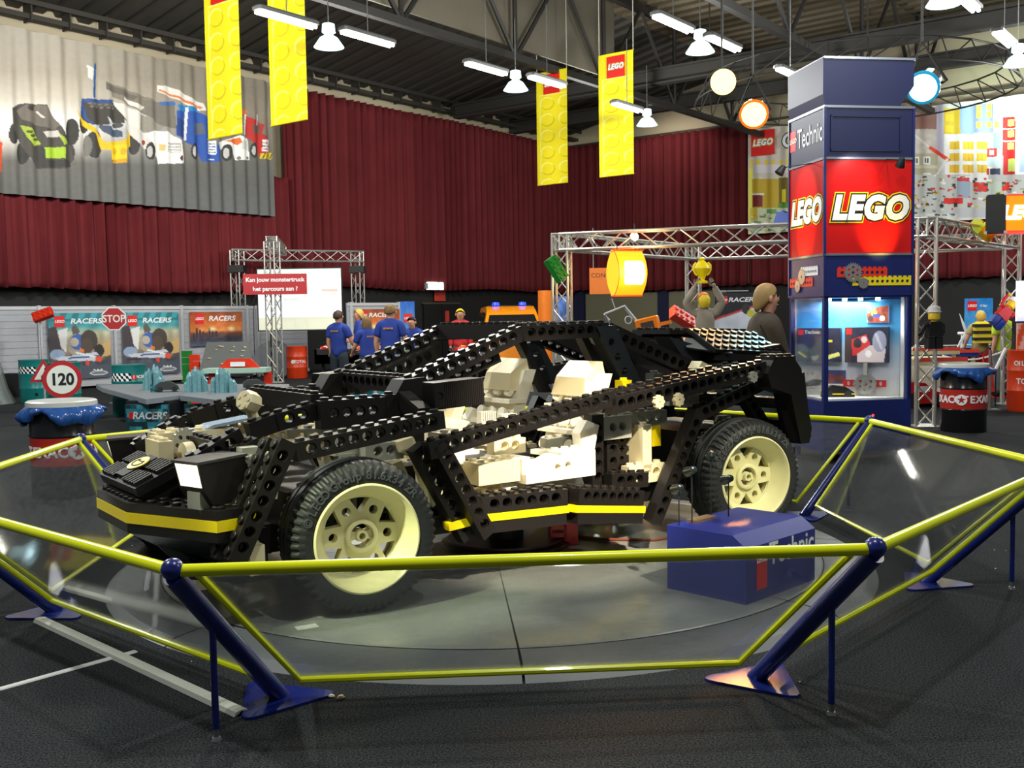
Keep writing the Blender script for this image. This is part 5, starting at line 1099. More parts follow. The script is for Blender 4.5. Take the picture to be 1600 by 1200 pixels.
for k in range(380):
    x, y = rg.uniform(-800, 1280), rg.uniform(640, 980); w, h = rg.uniform(10, 44), rg.uniform(8, 26); r5(rg.choice([(222, 46, 40), (240, 240, 236), (60, 66, 60), (210, 190, 60), (120, 150, 120), (180, 60, 50), (90, 110, 150)]), x, y, x + w, y + h)
r5((214, 40, 36), 390, 830, 550, 880); r5((50, 50, 50), 470, 870, 500, 905); pr.ell(1400 + 375 / 5.215, 150 + 895 / 5.215, 3.5, 3.5, (40, 40, 40)); r5((190, 192, 196), 500, 910, 760, 990)
# the part seen on the tower's other side
def r6(col, x0, y0, x1, y1): pr.rect(1160 + x0 / 5.457, 160 + y0 / 5.457, 1160 + x1 / 5.457, 160 + y1 / 5.457, col)
r6((206, 200, 190), 50, 200, 420, 640); r6((236, 226, 90), 50, 560, 84, 1120); [r6((230, 200, 60), 60 + 62 * k, 490, 90 + 62 * k, 540) for k in range(6)]; r6((220, 214, 220), 110, 530, 420, 600); r6((196, 166, 46), 75, 650, 305, 900); r6((120, 104, 40), 305, 640, 405, 900); r6((236, 222, 60), 330, 740, 372, 850); r6((122, 40, 44), 84, 790, 168, 890); r6((230, 226, 210), 78, 775, 180, 790); r6((90, 150, 70), 300, 860, 420, 920); r6((196, 206, 170), 60, 900, 420, 1130); r6((214, 190, 70), 60, 900, 130, 1000); r6((110, 160, 90), 200, 910, 290, 950); r6((110, 120, 70), 330, 930, 420, 1020); r6((236, 232, 100), 380, 200, 420, 560)
for k in range(60):
    x, y = rg.uniform(60, 400), rg.uniform(940, 1120); r6(rg.choice([(232, 232, 220), (90, 140, 80), (210, 180, 60), (120, 120, 110)]), x, y, x + rg.uniform(10, 40), y + rg.uniform(6, 20))
t = thing('city_banner', 'bright banner picturing toy buildings and vehicles behind the tower', 'banner')
pr.sheet('cloth', Wc, zt2 - zb2, FABRIC, t, Mc, wave=lambda x, z: .04 * np.sin(x * 2 * PI / .55) + .03 * np.sin(x * 1.7))
q = rwo(1192, .84, 223); zc = q.z; B_ = T(*q) @ R(RZR); wl_ = .92
MB().box(-wl_ / 2, -.02, -wl_ / 2, wl_ / 2, 0, wl_ / 2, 0, B_).build('logo_square', mat('sign_red', (222, 30, 26), .4), t, 0)
for nm, b, c, k in (('logo_outline', .046, ('logo_yellow', (250, 214, 20)), 1), ('logo_edge', .034, ('logo_black', (22, 20, 18)), 2), ('logo_letters', .019, ('logo_white', (250, 248, 244)), 3)):
    txt('LEGO', wl_ * .33, mat(c[0], c[1], .4), t, B_ @ T(0, -.02 - .008 * k, 0) @ R(PI / 2, 'X'), nm, b * wl_, .22, .002, space=1.12, xs=.92)
for nm, b, c, k in (('city_edge', .06, ('logo_black', (22, 20, 18)), 1), ('city_letters', .02, ('letter_pale', (226, 232, 240)), 2)): txt('City', .72, mat(c[0], c[1], .4), t, B_ @ T(.75, -.02 - .008 * k, -.06) @ R(PI / 2, 'X'), nm, b, 0, .002, align='LEFT')

# ---- grey slatted exhibit wall with posters along the left wall
SL = mat('slat_grey', (168, 170, 176), 0.45, var=.08); ALP = mat('panel_post', (190, 192, 196), .4, .3)
def slat_wall(label, pa, pb, z0, z1, posts):
    L = (pb - pa).length; t = thing('exhibit_wall', label, 'exhibit wall', (pa.x, pa.y, 0), math.atan2(pb.y - pa.y, pb.x - pa.x)); mb = MB(); n = int((z1 - z0) / .155)
    for k in range(n): mb.box(0, .0, z0 + k * .155, L, .03, z0 + k * .155 + .143); 
    mb.box(0, .015, z0, L, .04, z1); mb.build('slats', SL, t, 0)
    MB().box(0, -.03, z1 - .08, L, .05, z1).build('top_rail', ALP, t, 0); MB().box(0, -.05, z0 - .06, L, .05, z0 + .03).build('base_rail', ALP, t, 0)
    for x in posts: MB().box(x - .04, -.045, 0, x + .04, .045, z1 + .02).build('post', ALP, t, 0)
    return t
WO = 1.4
pa, pb = lwo(-60, WO), lwo(398, WO); Lw = (pb - pa).length
def along(u, off=1.4): return (lwo(u, off) - pa).length
ew = slat_wall('long grey slatted exhibit wall behind the teal drums, posters on it', pa, pb, .12, 2.02, [along(u) for u in (64, 181, 286, 388)])
def racers(q):
    q.grad([(0, (40, 140, 150)), (.2, (60, 150, 160)), (.3, (190, 190, 160)), (.5, (170, 150, 120)), (.68, (110, 96, 86)), (.75, (76, 80, 92)), (1, (92, 98, 112))]); q.noise(26, 2, 7)
    q.rect(0, 0, 1, .12, (36, 120, 130)); [q.poly([(.1 + .2 * k, 0), (.2 + .2 * k, 0), (.16 + .2 * k, .09), (.06 + .2 * k, .09)], (56, 160, 170)) for k in range(5)]
    q.poly([(0, .22), (.12, .2), (.2, .6), (.05, .62), (0, .6)], (70, 60, 66)); q.poly([(.15, .26), (.3, .22), (.26, .6), (.18, .5)], (226, 226, 226)); q.poly([(.36, .22), (.42, .16), (.5, .28), (.44, .33), (.38, .34)], (96, 90, 84)); q.ell(.42, .48, .14, .16, (170, 160, 140)); q.ell(.46, .44, .13, .12, (60, 100, 180)); q.ell(.40, .44, .07, .07, (190, 180, 160)); q.ell(.64, .42, .14, .16, (70, 60, 54)); q.ell(.60, .50, .10, .12, (84, 70, 60))
    q.poly([(.75, .55), (1, .4), (1, .66), (.85, .68)], (206, 170, 110)); q.ell(.80, .58, .085, .095, (46, 42, 42)); q.ell(.12, .62, .12, .08, (150, 170, 200)); q.poly([(.08, .66), (.4, .64), (.75, .60), (.82, .68), (.72, .74), (.3, .72), (.1, .7)], (206, 212, 222)); q.line(.3, .68, .8, .66, .012, (60, 90, 160)); q.line(.42, .6, .75, .68, .014, (236, 236, 236)); q.poly([(.74, .66), (.84, .68), (.83, .76), (.73, .74)], (236, 84, 40)); q.poly([(.48, .52), (.56, .56), (.54, .60), (.48, .57)], (240, 120, 40)); q.poly([(.58, .72), (.63, .74), (.62, .82), (.56, .78)], (226, 70, 50)); q.rect(.05, .72, .3, .76, (60, 50, 56))
    q.rect(0, .8, 1, 1, (78, 84, 98)); q.ell(.78, .925, .15, .035, (226, 228, 230)); q.ell(.78, .925, .13, .024, (120, 124, 132)); [q.poly([(.68 + .06 * k, .89), (.71 + .06 * k, .86), (.74 + .06 * k, .89)], (226, 228, 230)) for k in range(3)]
def orange(q):
    q.grad([(0, (150, 70, 34)), (.3, (206, 104, 40)), (.55, (226, 140, 70)), (.62, (120, 70, 50)), (.8, (60, 60, 76)), (1, (90, 100, 120))]); q.noise(16, 3, 6); [q.rect(.04 + .06 * k, .62 - .05 * ((k * 7) % 4), .08 + .06 * k, .74, (60, 50, 60)) for k in range(8)]; q.ell(.42, .5, .1, .1, (250, 226, 170), 1, .8); q.ell(.78, .5, .1, .1, (250, 226, 170), 1, .8)
def poster(label, wallthing, pa_, rz, x0, x1, z0, z1, paint, words='RACERS', wx=.6, size=None, off=.03, group=None, name='poster', sq=.165):
    o = thing(name, label, 'poster', pa_ + Vector((math.cos(rz) * x0, math.sin(rz) * x0, z0)) - Vector((-math.sin(rz), math.cos(rz), 0)) * off, rz, group)
    w, h = x1 - x0, z1 - z0; q = Print(84, 84, (120, 120, 120)); paint(q); q.sheet('sheet', w, h, print_mat('print_matte', .5), o, None, thick=.02)
    if words:
        s = w * sq; MB().box(w * .09, -.006, h * .955 - s, w * .09 + s, -.001, h * .955).build('logo_square', mat('sign_red', (222, 30, 26), .4), o, 0); txt('LEGO', s * .36, LWH, o, up(w * .09 + s / 2, -.008, h * .955 - s * .5), 'logo_letters', .003, .2, .001)
        txt(words, size or w * .108, LWH, o, up(w * wx, -.006, h * .955 - s * .5), 'lettering', w * .003, .18, .002, xs=1.35)
    return o
RZW = math.atan2(pb.y - pa.y, pb.x - pa.x)
z_hi, z_lo = lwo(120, WO, 489).z, lwo(120, WO, 592).z
poster('teal racing poster on the grey wall, left of the stop sign', ew, pa, RZW, along(76), along(172), z_lo, z_hi, racers, off=.075)
poster('teal racing poster on the grey wall, right of the stop sign', ew, pa, RZW, along(191), along(279), z_lo, z_hi, racers, off=.075)
poster('orange racing poster on the grey wall above the tilted game board', ew, pa, RZW, along(297), along(378), lwo(340, WO, 540).z, z_hi, orange, off=.075)
pc, pd = at(545, 600, 28.4), at(627, 600, 29.6); pc.z = pd.z = 0
ew2 = slat_wall('grey slatted exhibit wall behind the people in blue shirts', pc, pd, .12, at(590, 473, 29).z, [.12, (pd - pc).length - .05])
zz = at(590, 483, 29).z; poster('orange racing poster behind the people in blue shirts', ew2, pc, math.atan2(pd.y - pc.y, pd.x - pc.x), .22, (pd - pc).length - .06, .9, zz, orange, wx=.55, off=.075)
ew3 = slat_wall('plain grey slatted wall between the orange drum and the white screen', lwo(400, WO), lwo(482, WO), .12, 2.02, [.1])
# grey mesh-back stand and blue poster beside it
q = at(628, 600, 29.0); q.z = 0
def bluep(p): p.grad([(0, (30, 100, 200)), (.5, (70, 150, 220)), (.8, (150, 196, 232)), (1, (90, 150, 80))]); p.noise(14, 3, 8); p.ell(.6, .72, .3, .12, (236, 236, 240), .7, .6); p.rect(.3, .80, .8, .9, (230, 206, 40))
o = poster('tall blue poster with a red square sign beside the orange poster', None, q, .1, 0, .40, .6, at(630, 471, 29).z, bluep, None, off=0); MB().box(.09, -.012, .88, .34, -.002, 1.13).build('logo_square', mat('sign_red', (222, 30, 26), .4), o, 0); txt('LEGO', .085, LWH, o, up(.215, -.014, 1.0), 'logo_letters', .003, .2, .001); MB().box(.05, .02, -.6, .35, .05, 0).build('foot', GREYPAINT, o, 0)

# ---- lighting trusses
def box_truss(mb, p, q, w=.26, r=.021, step=None, upv=(0, 0, 1)):
    p, q = Vector(p), Vector(q); M = frame(p, q, upv); L = (q - p).length; n = max(2, round(L / (step or w * 1.25))); h = w / 2
    C = [(-h, -h), (h, -h), (h, h), (-h, h)]
    for (a, b) in C: mb.rod(M @ Vector((0, a, b)), M @ Vector((L, a, b)), r, 8)
    for i in range(4):
        (a, b), (c, d) = C[i], C[(i + 1) % 4]
        for k in range(n):
            x0, x1 = L * k / n, L * (k + 1) / n
            if k % 2: a_, b_, c_, d_ = c, d, a, b
            else: a_, b_, c_, d_ = a, b, c, d
            mb.rod(M @ Vector((x0, a_, b_)), M @ Vector((x1, c_, d_)), r * .55, 5)
        for x in (0, L): mb.rod(M @ Vector((x, a, b)), M @ Vector((x, c, d)), r * .8, 6)
    return mb
TALU = mat('truss_aluminium', (206, 206, 200), .3, .75)
def floor_xy(u, d): p = at(u, 600, d); return Vector((p.x, p.y, 0))
# left arch over the screen
t = thing('lighting_truss', 'aluminium truss arch around the white screen at the left', 'truss')
TH_ = 3.6; f0 = floor_xy(431, 26.6); b0, b1 = lwo(376, 1.02), floor_xy(563, 31.2)
for p in (f0, b0, b1):
    mb = MB(); mb.box(p.x - .2, p.y - .2, 0, p.x + .2, p.y + .2, .012); box_truss(mb, (p.x, p.y, .012), (p.x, p.y, TH_), .28, upv=(.3, .95, 0)); mb.build('leg', TALU, t)
box_truss(MB(), (b0.x - .15, b0.y, TH_ - .12), (b1.x + .15, b1.y, TH_ - .14), .30).build('crossbeam', TALU, t)
m_ = b0.lerp(b1, .36); box_truss(MB(), (f0.x, f0.y, TH_ - .0), (m_.x, m_.y, TH_ - .0), .26).build('crossbeam', TALU, t)
for p in (b0, b1): MB().box(-.22, -.22, TH_ - .62, .22, .22, TH_ - .42, 0, T(p.x, p.y, 0)).build('clamp', DARK, t, 0)
q = at(430, 444, 26.3); t = thing('question_sign', 'red sign with white Dutch question hanging on the front truss leg', 'sign', q, .12)
MB().box(-.79, -.012, -.26, .79, .012, .26).build('board', mat('sign_crimson', (176, 26, 34), .5), t, 0); txt('Kan jouw monstertruck', .15, LWH, t, up(0, -.014, .11), 'lettering', .0045, 0, .001); txt('het parcours aan ?', .15, LWH, t, up(0, -.014, -.12), 'lettering', .0045, 0, .001)
# projection screen
p0, p1 = at(405, 516, 28.2), at(535, 514, 28.2); hs = at(405, 421, 28.2).z - p0.z; ws = (p1 - p0).length
t = thing('projection_screen', 'bright white projection screen in a thin black frame behind the truss', 'screen', p0, math.atan2(p1.y - p0.y, p1.x - p0.x))
pr = Print(60, 46, (244, 244, 246)); pr.grad([(0, (206, 216, 206)), (.16, (214, 222, 214)), (.2, (248, 248, 250)), (.78, (238, 244, 252)), (.80, (206, 206, 184)), (1, (202, 204, 180))]); pr.poly([(.5, .45), (1, .3), (1, .4), (.7, .56), (.2, .62), (0, .58)], (224, 230, 236)); pr.rect(.76, .34, .96, .38, (232, 170, 160)); pr.ell(.4, .48, .2, .05, (206, 206, 200), .7, .6); pr.ell(.9, .42, .12, .06, (206, 190, 180), .8, .6)
pr.sheet('picture', ws, hs, print_mat('print_glow', .6, .62), t, None, thick=.02)
mb = MB()
for (a, b, c, d) in ((-.03, -.03, ws + .03, 0), (-.03, hs, ws + .03, hs + .03), (-.03, 0, 0, hs), (ws, 0, ws + .03, hs)): mb.box(a, -.02, b, c, .03, d)
mb.build('screen_border', DARK, t, 0)
for x in (.3, ws - .3): MB().rod((x, .05, 0), (x, .05, -p0.z), .02, 8).build('leg', DARK, t)
# right frame behind the car
t = thing('lighting_truss', 'wide aluminium truss frame behind the car and the display tower', 'truss')
A_, B_2, C2, D2 = floor_xy(880, 15.9), floor_xy(1084, 19.2), floor_xy(1578, 17.3), floor_xy(1446, 14.2)
for p in (A_, B_2, C2, D2):
    mb = MB(); mb.box(p.x - .18, p.y - .18, 0, p.x + .18, p.y + .18, .012); box_truss(mb, (p.x, p.y, .012), (p.x, p.y, 2.84), .235, upv=(.3, .95, 0)); mb.build('leg', TALU, t)
for p, q in ((A_, B_2), (B_2, C2), (C2, D2), (D2, A_)): box_truss(MB(), (p.x, p.y, 2.72), (q.x, q.y, 2.72), .24).build('crossbeam', TALU, t)
def lamp_ball(label, u, v, d, r=.05):
    p = at(u, v, d); t = thing('clip_spot', label, 'lamp', p); MB().lathe([(.001, -r), (r * .7, -r * .7), (r, 0), (r * .7, r * .7), (.001, r)], 14).build('bulb', LW_, t); MB().rod((0, 0, r), (0, 0, r + .14), .012, 6).build('clip', DARK, t)
lamp_ball('small bright spot clipped under the front beam of the right truss', 991, 370, 16.6, .07)
# circular dark roof truss over the city banner
t = thing('ring_truss', 'dark round lattice truss hanging over the city banner', 'truss'); mb = MB(); cR = at(1330, 165, 30); cR.z = 7.7
pts0 = []; nseg = 28
for k in range(nseg):
    a = 2 * PI * k / nseg; pts0.append((cR + Vector((4.4 * math.cos(a), 4.4 * math.sin(a), 0)), cR + Vector((4.1 * math.cos(a), 4.1 * math.sin(a), .62))))
mb.tube([p for p, q in pts0], .026, 6, closed=True); mb.tube([q for p, q in pts0], .026, 6, closed=True)
for k in range(nseg): mb.rod(pts0[k][0], pts0[(k + 1) % nseg][1], .018, 5); mb.rod(pts0[k][1], pts0[k][0], .018, 5)
mb.build('lattice', TR, t)
for k in (3, 12, 20): MB().rod(pts0[k][1], pts0[k][1] + Vector((0, 0, 4.0)), .02, 6).build('hanger', TR, t)

# ---- stage lamps
def par_can(label, u, v, d, aim, glass, emit, es):
    p = at(u, v, d); t = thing('stage_lamp', label, 'stage lamp', p); q = (Vector(aim) - p).to_track_quat('-Z', 'Y').to_matrix().to_4x4()
    MB().lathe([(.02, .42), (.11, .40), (.14, .34), (.15, .10), (.17, .0), (.165, -.04), (.15, -.035)], 28, 0, q, True, False).build('barrel', mat('chrome', (214, 216, 216), .12, 1.0), t)
    MB().lathe([(.178, -.01), (.178, -.05), (.15, -.05), (.15, -.02)], 28, 0, q, False, False).build('gel_frame', mat(glass[0] + '_ring', glass[1], .3, emit=glass[1], emit_s=.5), t); MB().cyl(.15, -.035, -.025, 28, 0, q).build('lens', mat(glass[0] + '_lens', emit, .3, emit=emit, emit_s=es), t)
    mb = MB(); mb.tube([q @ Vector((.17, 0, .12)), q @ Vector((.21, 0, .2)), Vector((.0, .06, .5)), q @ Vector((-.21, 0, .2)), q @ Vector((-.17, 0, .12))], .018, 6); mb.rod((0, .06, .5), (0, .06, 9.8 - p.z), .014, 6); mb.build('yoke', DARK, t)
    return p, t
pY = at(1130, 128, 16.0); t = thing('stage_lamp', 'glowing yellow stage lamp shining straight at the viewer', 'stage lamp', pY); q = (Vector((-.3, 2.0, 1.3)) - pY).to_track_quat('-Z', 'Y').to_matrix().to_4x4()
MB().lathe([(.02, .5), (.12, .46), (.16, .1), (.2, .0), (.19, 0)], 24, 0, q, True, False).build('barrel', mat('chrome', (214, 216, 216), .12, 1.0), t); MB().cyl(.19, -.01, 0, 28, 0, q).build('lens', mat('yellow_lens', (255, 214, 120), .3, emit=(255, 206, 96), emit_s=5), t); MB().rod((0, .1, .2), (0, .1, 9.8 - pY.z), .014, 6).build('hanger', DARK, t)
pO, _ = par_can('silver stage lamp with glowing orange lens left of the tower top', 1178, 178, 13.0, (0.8, 4.5, 1.0), ('orange', (255, 110, 20)), (255, 206, 130), 2.6)
pT, _ = par_can('silver stage lamp with glowing teal lens right of the tower top', 1443, 136, 11.5, (0.6, 5.0, 1.0), ('teal', (30, 130, 170)), (190, 250, 255), 1.7)
light('SPOT', 'stage_lamp_light', pY - Vector((0, .3, .1)), 900, (1, .72, .3), (.3, 7.4, 1.3), spot=.5, blend=.6, radius=.12)
light('SPOT', 'stage_lamp_light', pO - Vector((.1, .3, .2)), 1900, (1, .40, .10), (1.45, 7.8, 1.4), spot=.15, blend=.6, radius=.12)
light('SPOT', 'stage_lamp_light', pT - Vector((.1, .3, .2)), 3000, (.35, .95, 1), (1.80, 8.0, 1.3), spot=.15, blend=.6, radius=.12)
wg = rwo(1570, 2.5, 190); light('SPOT', 'wall_wash_light', wg - ROW * 1.5 - Vector((0, 0, .5)), 900, (.75, 1, .82), rwo(1580, 0, 165), spot=1.2, blend=.9, radius=.2)
wg = rwo(1060, 2.5, 210); light('SPOT', 'wall_wash_light', wg - ROW * 2 + Vector((0, 0, 1.2)), 700, (1, .9, .8), rwo(1060, 0, 260), spot=1.0, blend=.9, radius=.2)

# ================================================================== the toy stands on the left
TEAL = mat('drum_teal', (24, 118, 116), .3); ORG = mat('drum_orange', (214, 62, 22), .35)
def checker_band(t, r, z0, z1, a0, a1, n=9):
    mw, mk = MB(), MB(); rows = 3
    for i in range(n):
        for j in range(rows):
            b0, b1 = a0 + (a1 - a0) * i / n, a0 + (a1 - a0) * (i + 1) / n; y0, y1 = z0 + (z1 - z0) * j / rows, z0 + (z1 - z0) * (j + 1) / rows; sh = .06
            (mw if (i + j) % 2 else mk).add([(r * math.sin(b0), -r * math.cos(b0), y0), (r * math.sin(b1), -r * math.cos(b1), y0), (r * math.sin(b1 - sh), -r * math.cos(b1 - sh), y1), (r * math.sin(b0 - sh), -r * math.cos(b0 - sh), y1)], [(0, 1, 2, 3)])
    mk.build('checker_black', DRK, t, 0); mw.build('checker_white', LWH, t, 0)
def fdrum(u, d): p = at(u, 600, d); return Vector((p.x, p.y, 0))
for (u, d, lab, hole) in ((54, 21.2, 'teal oil drum at the far left, half behind the triangular sign', True), (101, 19.3, 'teal oil drum right behind the round 120 sign', False), (202, 17.9, 'teal oil drum standing behind the low game table', False)):
    p = fdrum(u, d); t = drum('oil_drum', lab, p, .285, .88, TEAL, group='teal oil drums'); fa = math.atan2(-p.x, p.y)
    checker_band(t, .2865, .60, .74, fa - 1.2, fa + .15); MB().box(-.04, -.004, -.035, .04, .002, .035, 0, T(.287 * math.sin(fa + .3), -.287 * math.cos(fa + .3), .67) @ R(fa + .3)).build('logo_square', mat('sign_red', (222, 30, 26), .4), t, 0)
    wrap_text('RACERS', .075, LWH, t, .288, .67, fa + .72, .002)
    if hole: MB().cyl(.03, -.004, .004, 12, 0, T(.288 * math.sin(fa + .1), -.288 * math.cos(fa + .1), .18) @ R(fa) @ R(PI / 2, 'X')).build('bung', DRK, t)
p = fdrum(465, 28.6); t = drum('oil_drum', 'orange oil drum with white lettering beside the front truss leg', p, .285, .88, ORG); fa = math.atan2(-p.x, p.y); wrap_text('TOTAL', .11, LWH, t, .288, .46, fa + .35, .003, .68); MB().cyl(.055, -.004, .005, 16, 0, T(.288 * math.sin(fa - .38), -.288 * math.cos(fa - .38), .46) @ R(fa - .38) @ R(PI / 2, 'X')).build('round_badge', LWH, t)
# traffic signs
def pole(t, z0, z1, r=.02): MB().rod((0, .03, z0), (0, .03, z1), r, 10).build('pole', ALP, t); MB().cyl(.16, 0, .03, 20, 0, T(0, .03, 0)).build('foot', STEEL, t)
def sign_at(label, u, v, d): p = at(u, v, d); return p, thing('road_sign', label, 'road sign', (p.x, p.y, 0), math.atan2(-p.x, p.y) * .6)
SRED = mat('sign_crimson', (176, 26, 34), .5); SW = mat('sign_white', (226, 230, 222), .5); SBK = mat('sign_black', (18, 22, 26), .5)
p, t = sign_at('octagonal red stop sign on a pale pole before the grey wall', 178, 498, 20.4); z = p.z; r = .245
U = T(0, 0, z) @ R(PI / 2, 'X'); MB().prism(circ(0, 0, r, 8, PI / 8), -.012, .0, 0, U).build('plate', SW, t, 0); MB().prism(circ(0, 0, r * .90, 8, PI / 8), 0, .004, 0, U).build('red_field', SRED, t, 0); txt('STOP', .20, SW, t, U @ T(0, -.005, .006), 'lettering', .004, 0, .001, xs=.88); pole(t, 0, z + r * .8)
p, t = sign_at('round 120 speed limit sign with red rim before a teal drum', 97, 593, 17.0); z = p.z; r = .305
U = T(0, 0, z) @ R(PI / 2, 'X'); MB().cyl(r, -.012, 0, 40, 0, U).build('plate', SRED, t); MB().cyl(r * .77, 0, .004, 40, 0, U).build('white_field', SW, t); txt('120', .27, SBK, t, U @ T(0, -.005, .006), 'lettering', .009, 0, .001, xs=.92); pole(t, 0, z + .1)
p, t = sign_at('triangular bend warning sign partly behind the round 120 sign', 68, 580, 19.9); z = p.z; r = .30
U = T(0, 0, z - .06) @ R(PI / 2, 'X'); MB().prism(circ(0, 0, r, 3, PI / 2), -.012, 0, 0, U).build('plate', SRED, t, 0); MB().prism(circ(0, 0, r * .66, 3, PI / 2), 0, .004, 0, U).build('white_field', SW, t, 0); mb = MB(); pts = [(-.03, -.13), (-.03, -.03), (.04, .02), (.04, .10)]
for a, b in zip(pts, pts[1:]): mb.rod(U @ Vector((*a, .006)), U @ Vector((*b, .006)), .016, 6)
mb.prism([(.005, .09), (.075, .09), (.04, .14)], .002, .008, 0, U); mb.build('bend_mark', SBK, t); pole(t, 0, z)
# loose giant bricks hung on poles and trusses
def giant_brick(label, u, v, d, m, nx, ny, s, rot, pole_z=None):
    p = at(u, v, d); t = thing('giant_brick', label, 'toy brick', p); t.rotation_euler = rot; mb = MB(); k = s / P; M = Matrix.Diagonal((k, k, k, 1)); brick(mb, nx, ny, BH, M @ T(-nx * P / 2, 0, -BH / 2)); mb.build('brick', m, t); return t
BRR = mat('brick_red', (222, 50, 22), .35); BRG = mat('brick_green', (24, 122, 40), .35); BRY = mat('brick_lime', (182, 192, 20), .4); BRB = mat('brick_blue', (24, 60, 150), .35); BRC = mat('brick_coral', (226, 70, 54), .4)
giant_brick('orange-red giant studded brick tilted on a pale pole at the far left', 67, 492, 23.5, BRR, 4, 2, .11, (1.1, -.35, .2)); p = at(63, 492, 23.6); o = MB().rod((p.x, p.y, 0), (p.x, p.y, p.z - .1), .03, 8).build('brick_pole', ALP); tag(o, 'pale pole carrying the orange-red giant brick', 'pole')
giant_brick('green giant studded brick clamped on the truss leg behind the car roof', 869, 420, 15.5, BRG, 4, 2, .095, (1.15, 1.0, .25)); giant_brick('yellow-green giant brick hung on the truss beside the glowing box', 1534, 360, 15.6, BRY, 2, 2, .14, (.5, .5, .5))
giant_brick('blue giant brick on the truss beam at the left edge of the tower', 1233, 345, 15.4, BRB, 2, 2, .15, (.2, .2, .5)); giant_brick('coral red giant brick tilted behind the rear of the car', 1066, 497, 15.0, BRC, 4, 2, .10, (.9, .5, .4))
# low racing game table with crystal rocks
MT = mat('table_grey', (116, 122, 128), .45); MTE = mat('table_edge', (128, 136, 146), .4); DKP = mat('panel_dark', (24, 28, 32), .5)
g0 = fdrum(190, 15.2); tz = at(300, 616, 14.8).z
t = thing('game_table', 'low grey racing game table with checkered panels behind the car front', 'table', g0)
def loc(u, v): p = ground(u, v, tz); return (p.x - g0.x, p.y - g0.y)
poly = [loc(160, 606), loc(205, 618), loc(228, 624), loc(280, 618), loc(348, 626), loc(450, 612), loc(452, 600), loc(150, 600)]
MB().prism(poly, tz - .07, tz - .004).build('table_edge', MTE, t, 0); MB().prism([(x * .995, y + .01) for x, y in poly], tz - .004, tz).build('table_top', MT, t, 0)
def checks(q):
    q.a[:] = (26, 60, 70)
    for i in range(7):
        for j in range(6): q.poly([(i / 7 + .02 * j, j / 6), ((i + 1) / 7 + .02 * j, j / 6), ((i + 1) / 7 + .02 * j, (j + 1) / 6), (i / 7 + .02 * j, (j + 1) / 6)], [(20, 50, 60), (44, 130, 146), (70, 160, 176), (30, 84, 98)][(i * 3 + j * 5 + (i * j) % 3) % 4])
xa, ya = loc(190, 622); xb, yb = loc(258, 622)
w_ = math.hypot(xb - xa, yb - ya); q = Print(56, 48, (0, 0, 0)); checks(q); Mq = frame((xa, ya + .1, .10), (xb, yb + .1, .10)); q.sheet('checkered_panel', w_, tz - .2, print_mat('print_matte', .5), t, Mq, thick=.03)
MB().box(w_ * .10, -.006, (tz - .2) * .45, w_ * .22, 0, (tz - .2) * .7, 0, Mq).build('logo_square', mat('sign_red', (222, 30, 26), .4), t, 0); txt('RACERS', .14, LWH, t, Mq @ T(w_ * .57, -.006, (tz - .2) * .57) @ R(PI / 2, 'X'), 'lettering', .004, .18, .002, xs=1.05)
MB().box(0, 0, -.1, w_, .5, tz - .15, 0, Mq @ T(0, .035, .0)).build('cabinet', DKP, t, 0)
for u in (262, 274, 444): x, y = loc(u, 618); MB().box(x - .02, y + .1, 0, x + .02, y + .14, tz - .07).build('leg', ALP, t, 0)
xa, ya = loc(280, 622); xb, yb = loc(380, 620); Mq = frame((xa, ya + .2, .10), (xb, yb + .2, .10)); q = Print(70, 48, (0, 0, 0)); checks(q); q.sheet('checkered_panel', math.hypot(xb - xa, yb - ya), tz - .2, print_mat('print_matte', .5), t, Mq, thick=.03)
ROCKM = mat('crystal_teal', (112, 160, 168), .25, var=.35, scale=30)
def rock(label, u, v, w, h):
    p = ground(u, v, tz); t = thing('crystal_rock', label, 'toy rock', p, 0, 'crystal rocks on the game table'); rg = random.Random(int(u)); mb = MB()
    for k in range(20):
        x = rg.uniform(-.5, .5); hh = h * (1 - (abs(x) * 1.5) ** 2) * rg.uniform(.65, 1.02) + .04; mb.lathe([(.040, 0), (.034, hh * .8), (.012, hh)], 5, 0, T(x * w, rg.uniform(-.08, .08), 0) @ R(k))
    mb.build('crystals', ROCKM, t, 0); return t
rock('crystal toy rock at the left, beside the teal drum on the table', 241, 609, .28, .36); rock('middle crystal toy rock on the game table', 307, 612, .28, .34); rock('right crystal toy rock on the game table', 349, 613, .32, .36)
p = ground(246, 611, tz); o = thing('table_card', 'small checkered card leaning on the left crystal rock', 'card', p, .1); q = Print(20, 14, (0, 0, 0)); checks(q); q.sheet('card', .16, .11, print_mat('print_matte', .5), o, T(-.06, -.17, 0), thick=.01)
for (u, v, lab) in ((262, 612, 'dark toy car in the middle of the game table'), (398, 608, 'dark toy car at the right end of the game table')):
    p = ground(u, v, tz); o = thing('toy_car', lab, 'toy car', p, .3); MB().prism([(-.17, .03), (.17, .03), (.15, .09), (.05, .15), (-.1, .15), (-.17, .1)], -.07, .07, 0, Matrix(((1, 0, 0, 0), (0, 0, -1, 0), (0, 1, 0, 0), (0, 0, 0, 1)))).build('body', mat('toy_grey', (60, 66, 66), .4), o, 0)
    for x in (-.1, .1): MB().cyl(.04, -.08, .08, 14, 0, T(x, 0, .04) @ R(PI / 2, 'X')).build('wheel', TYRE, o)
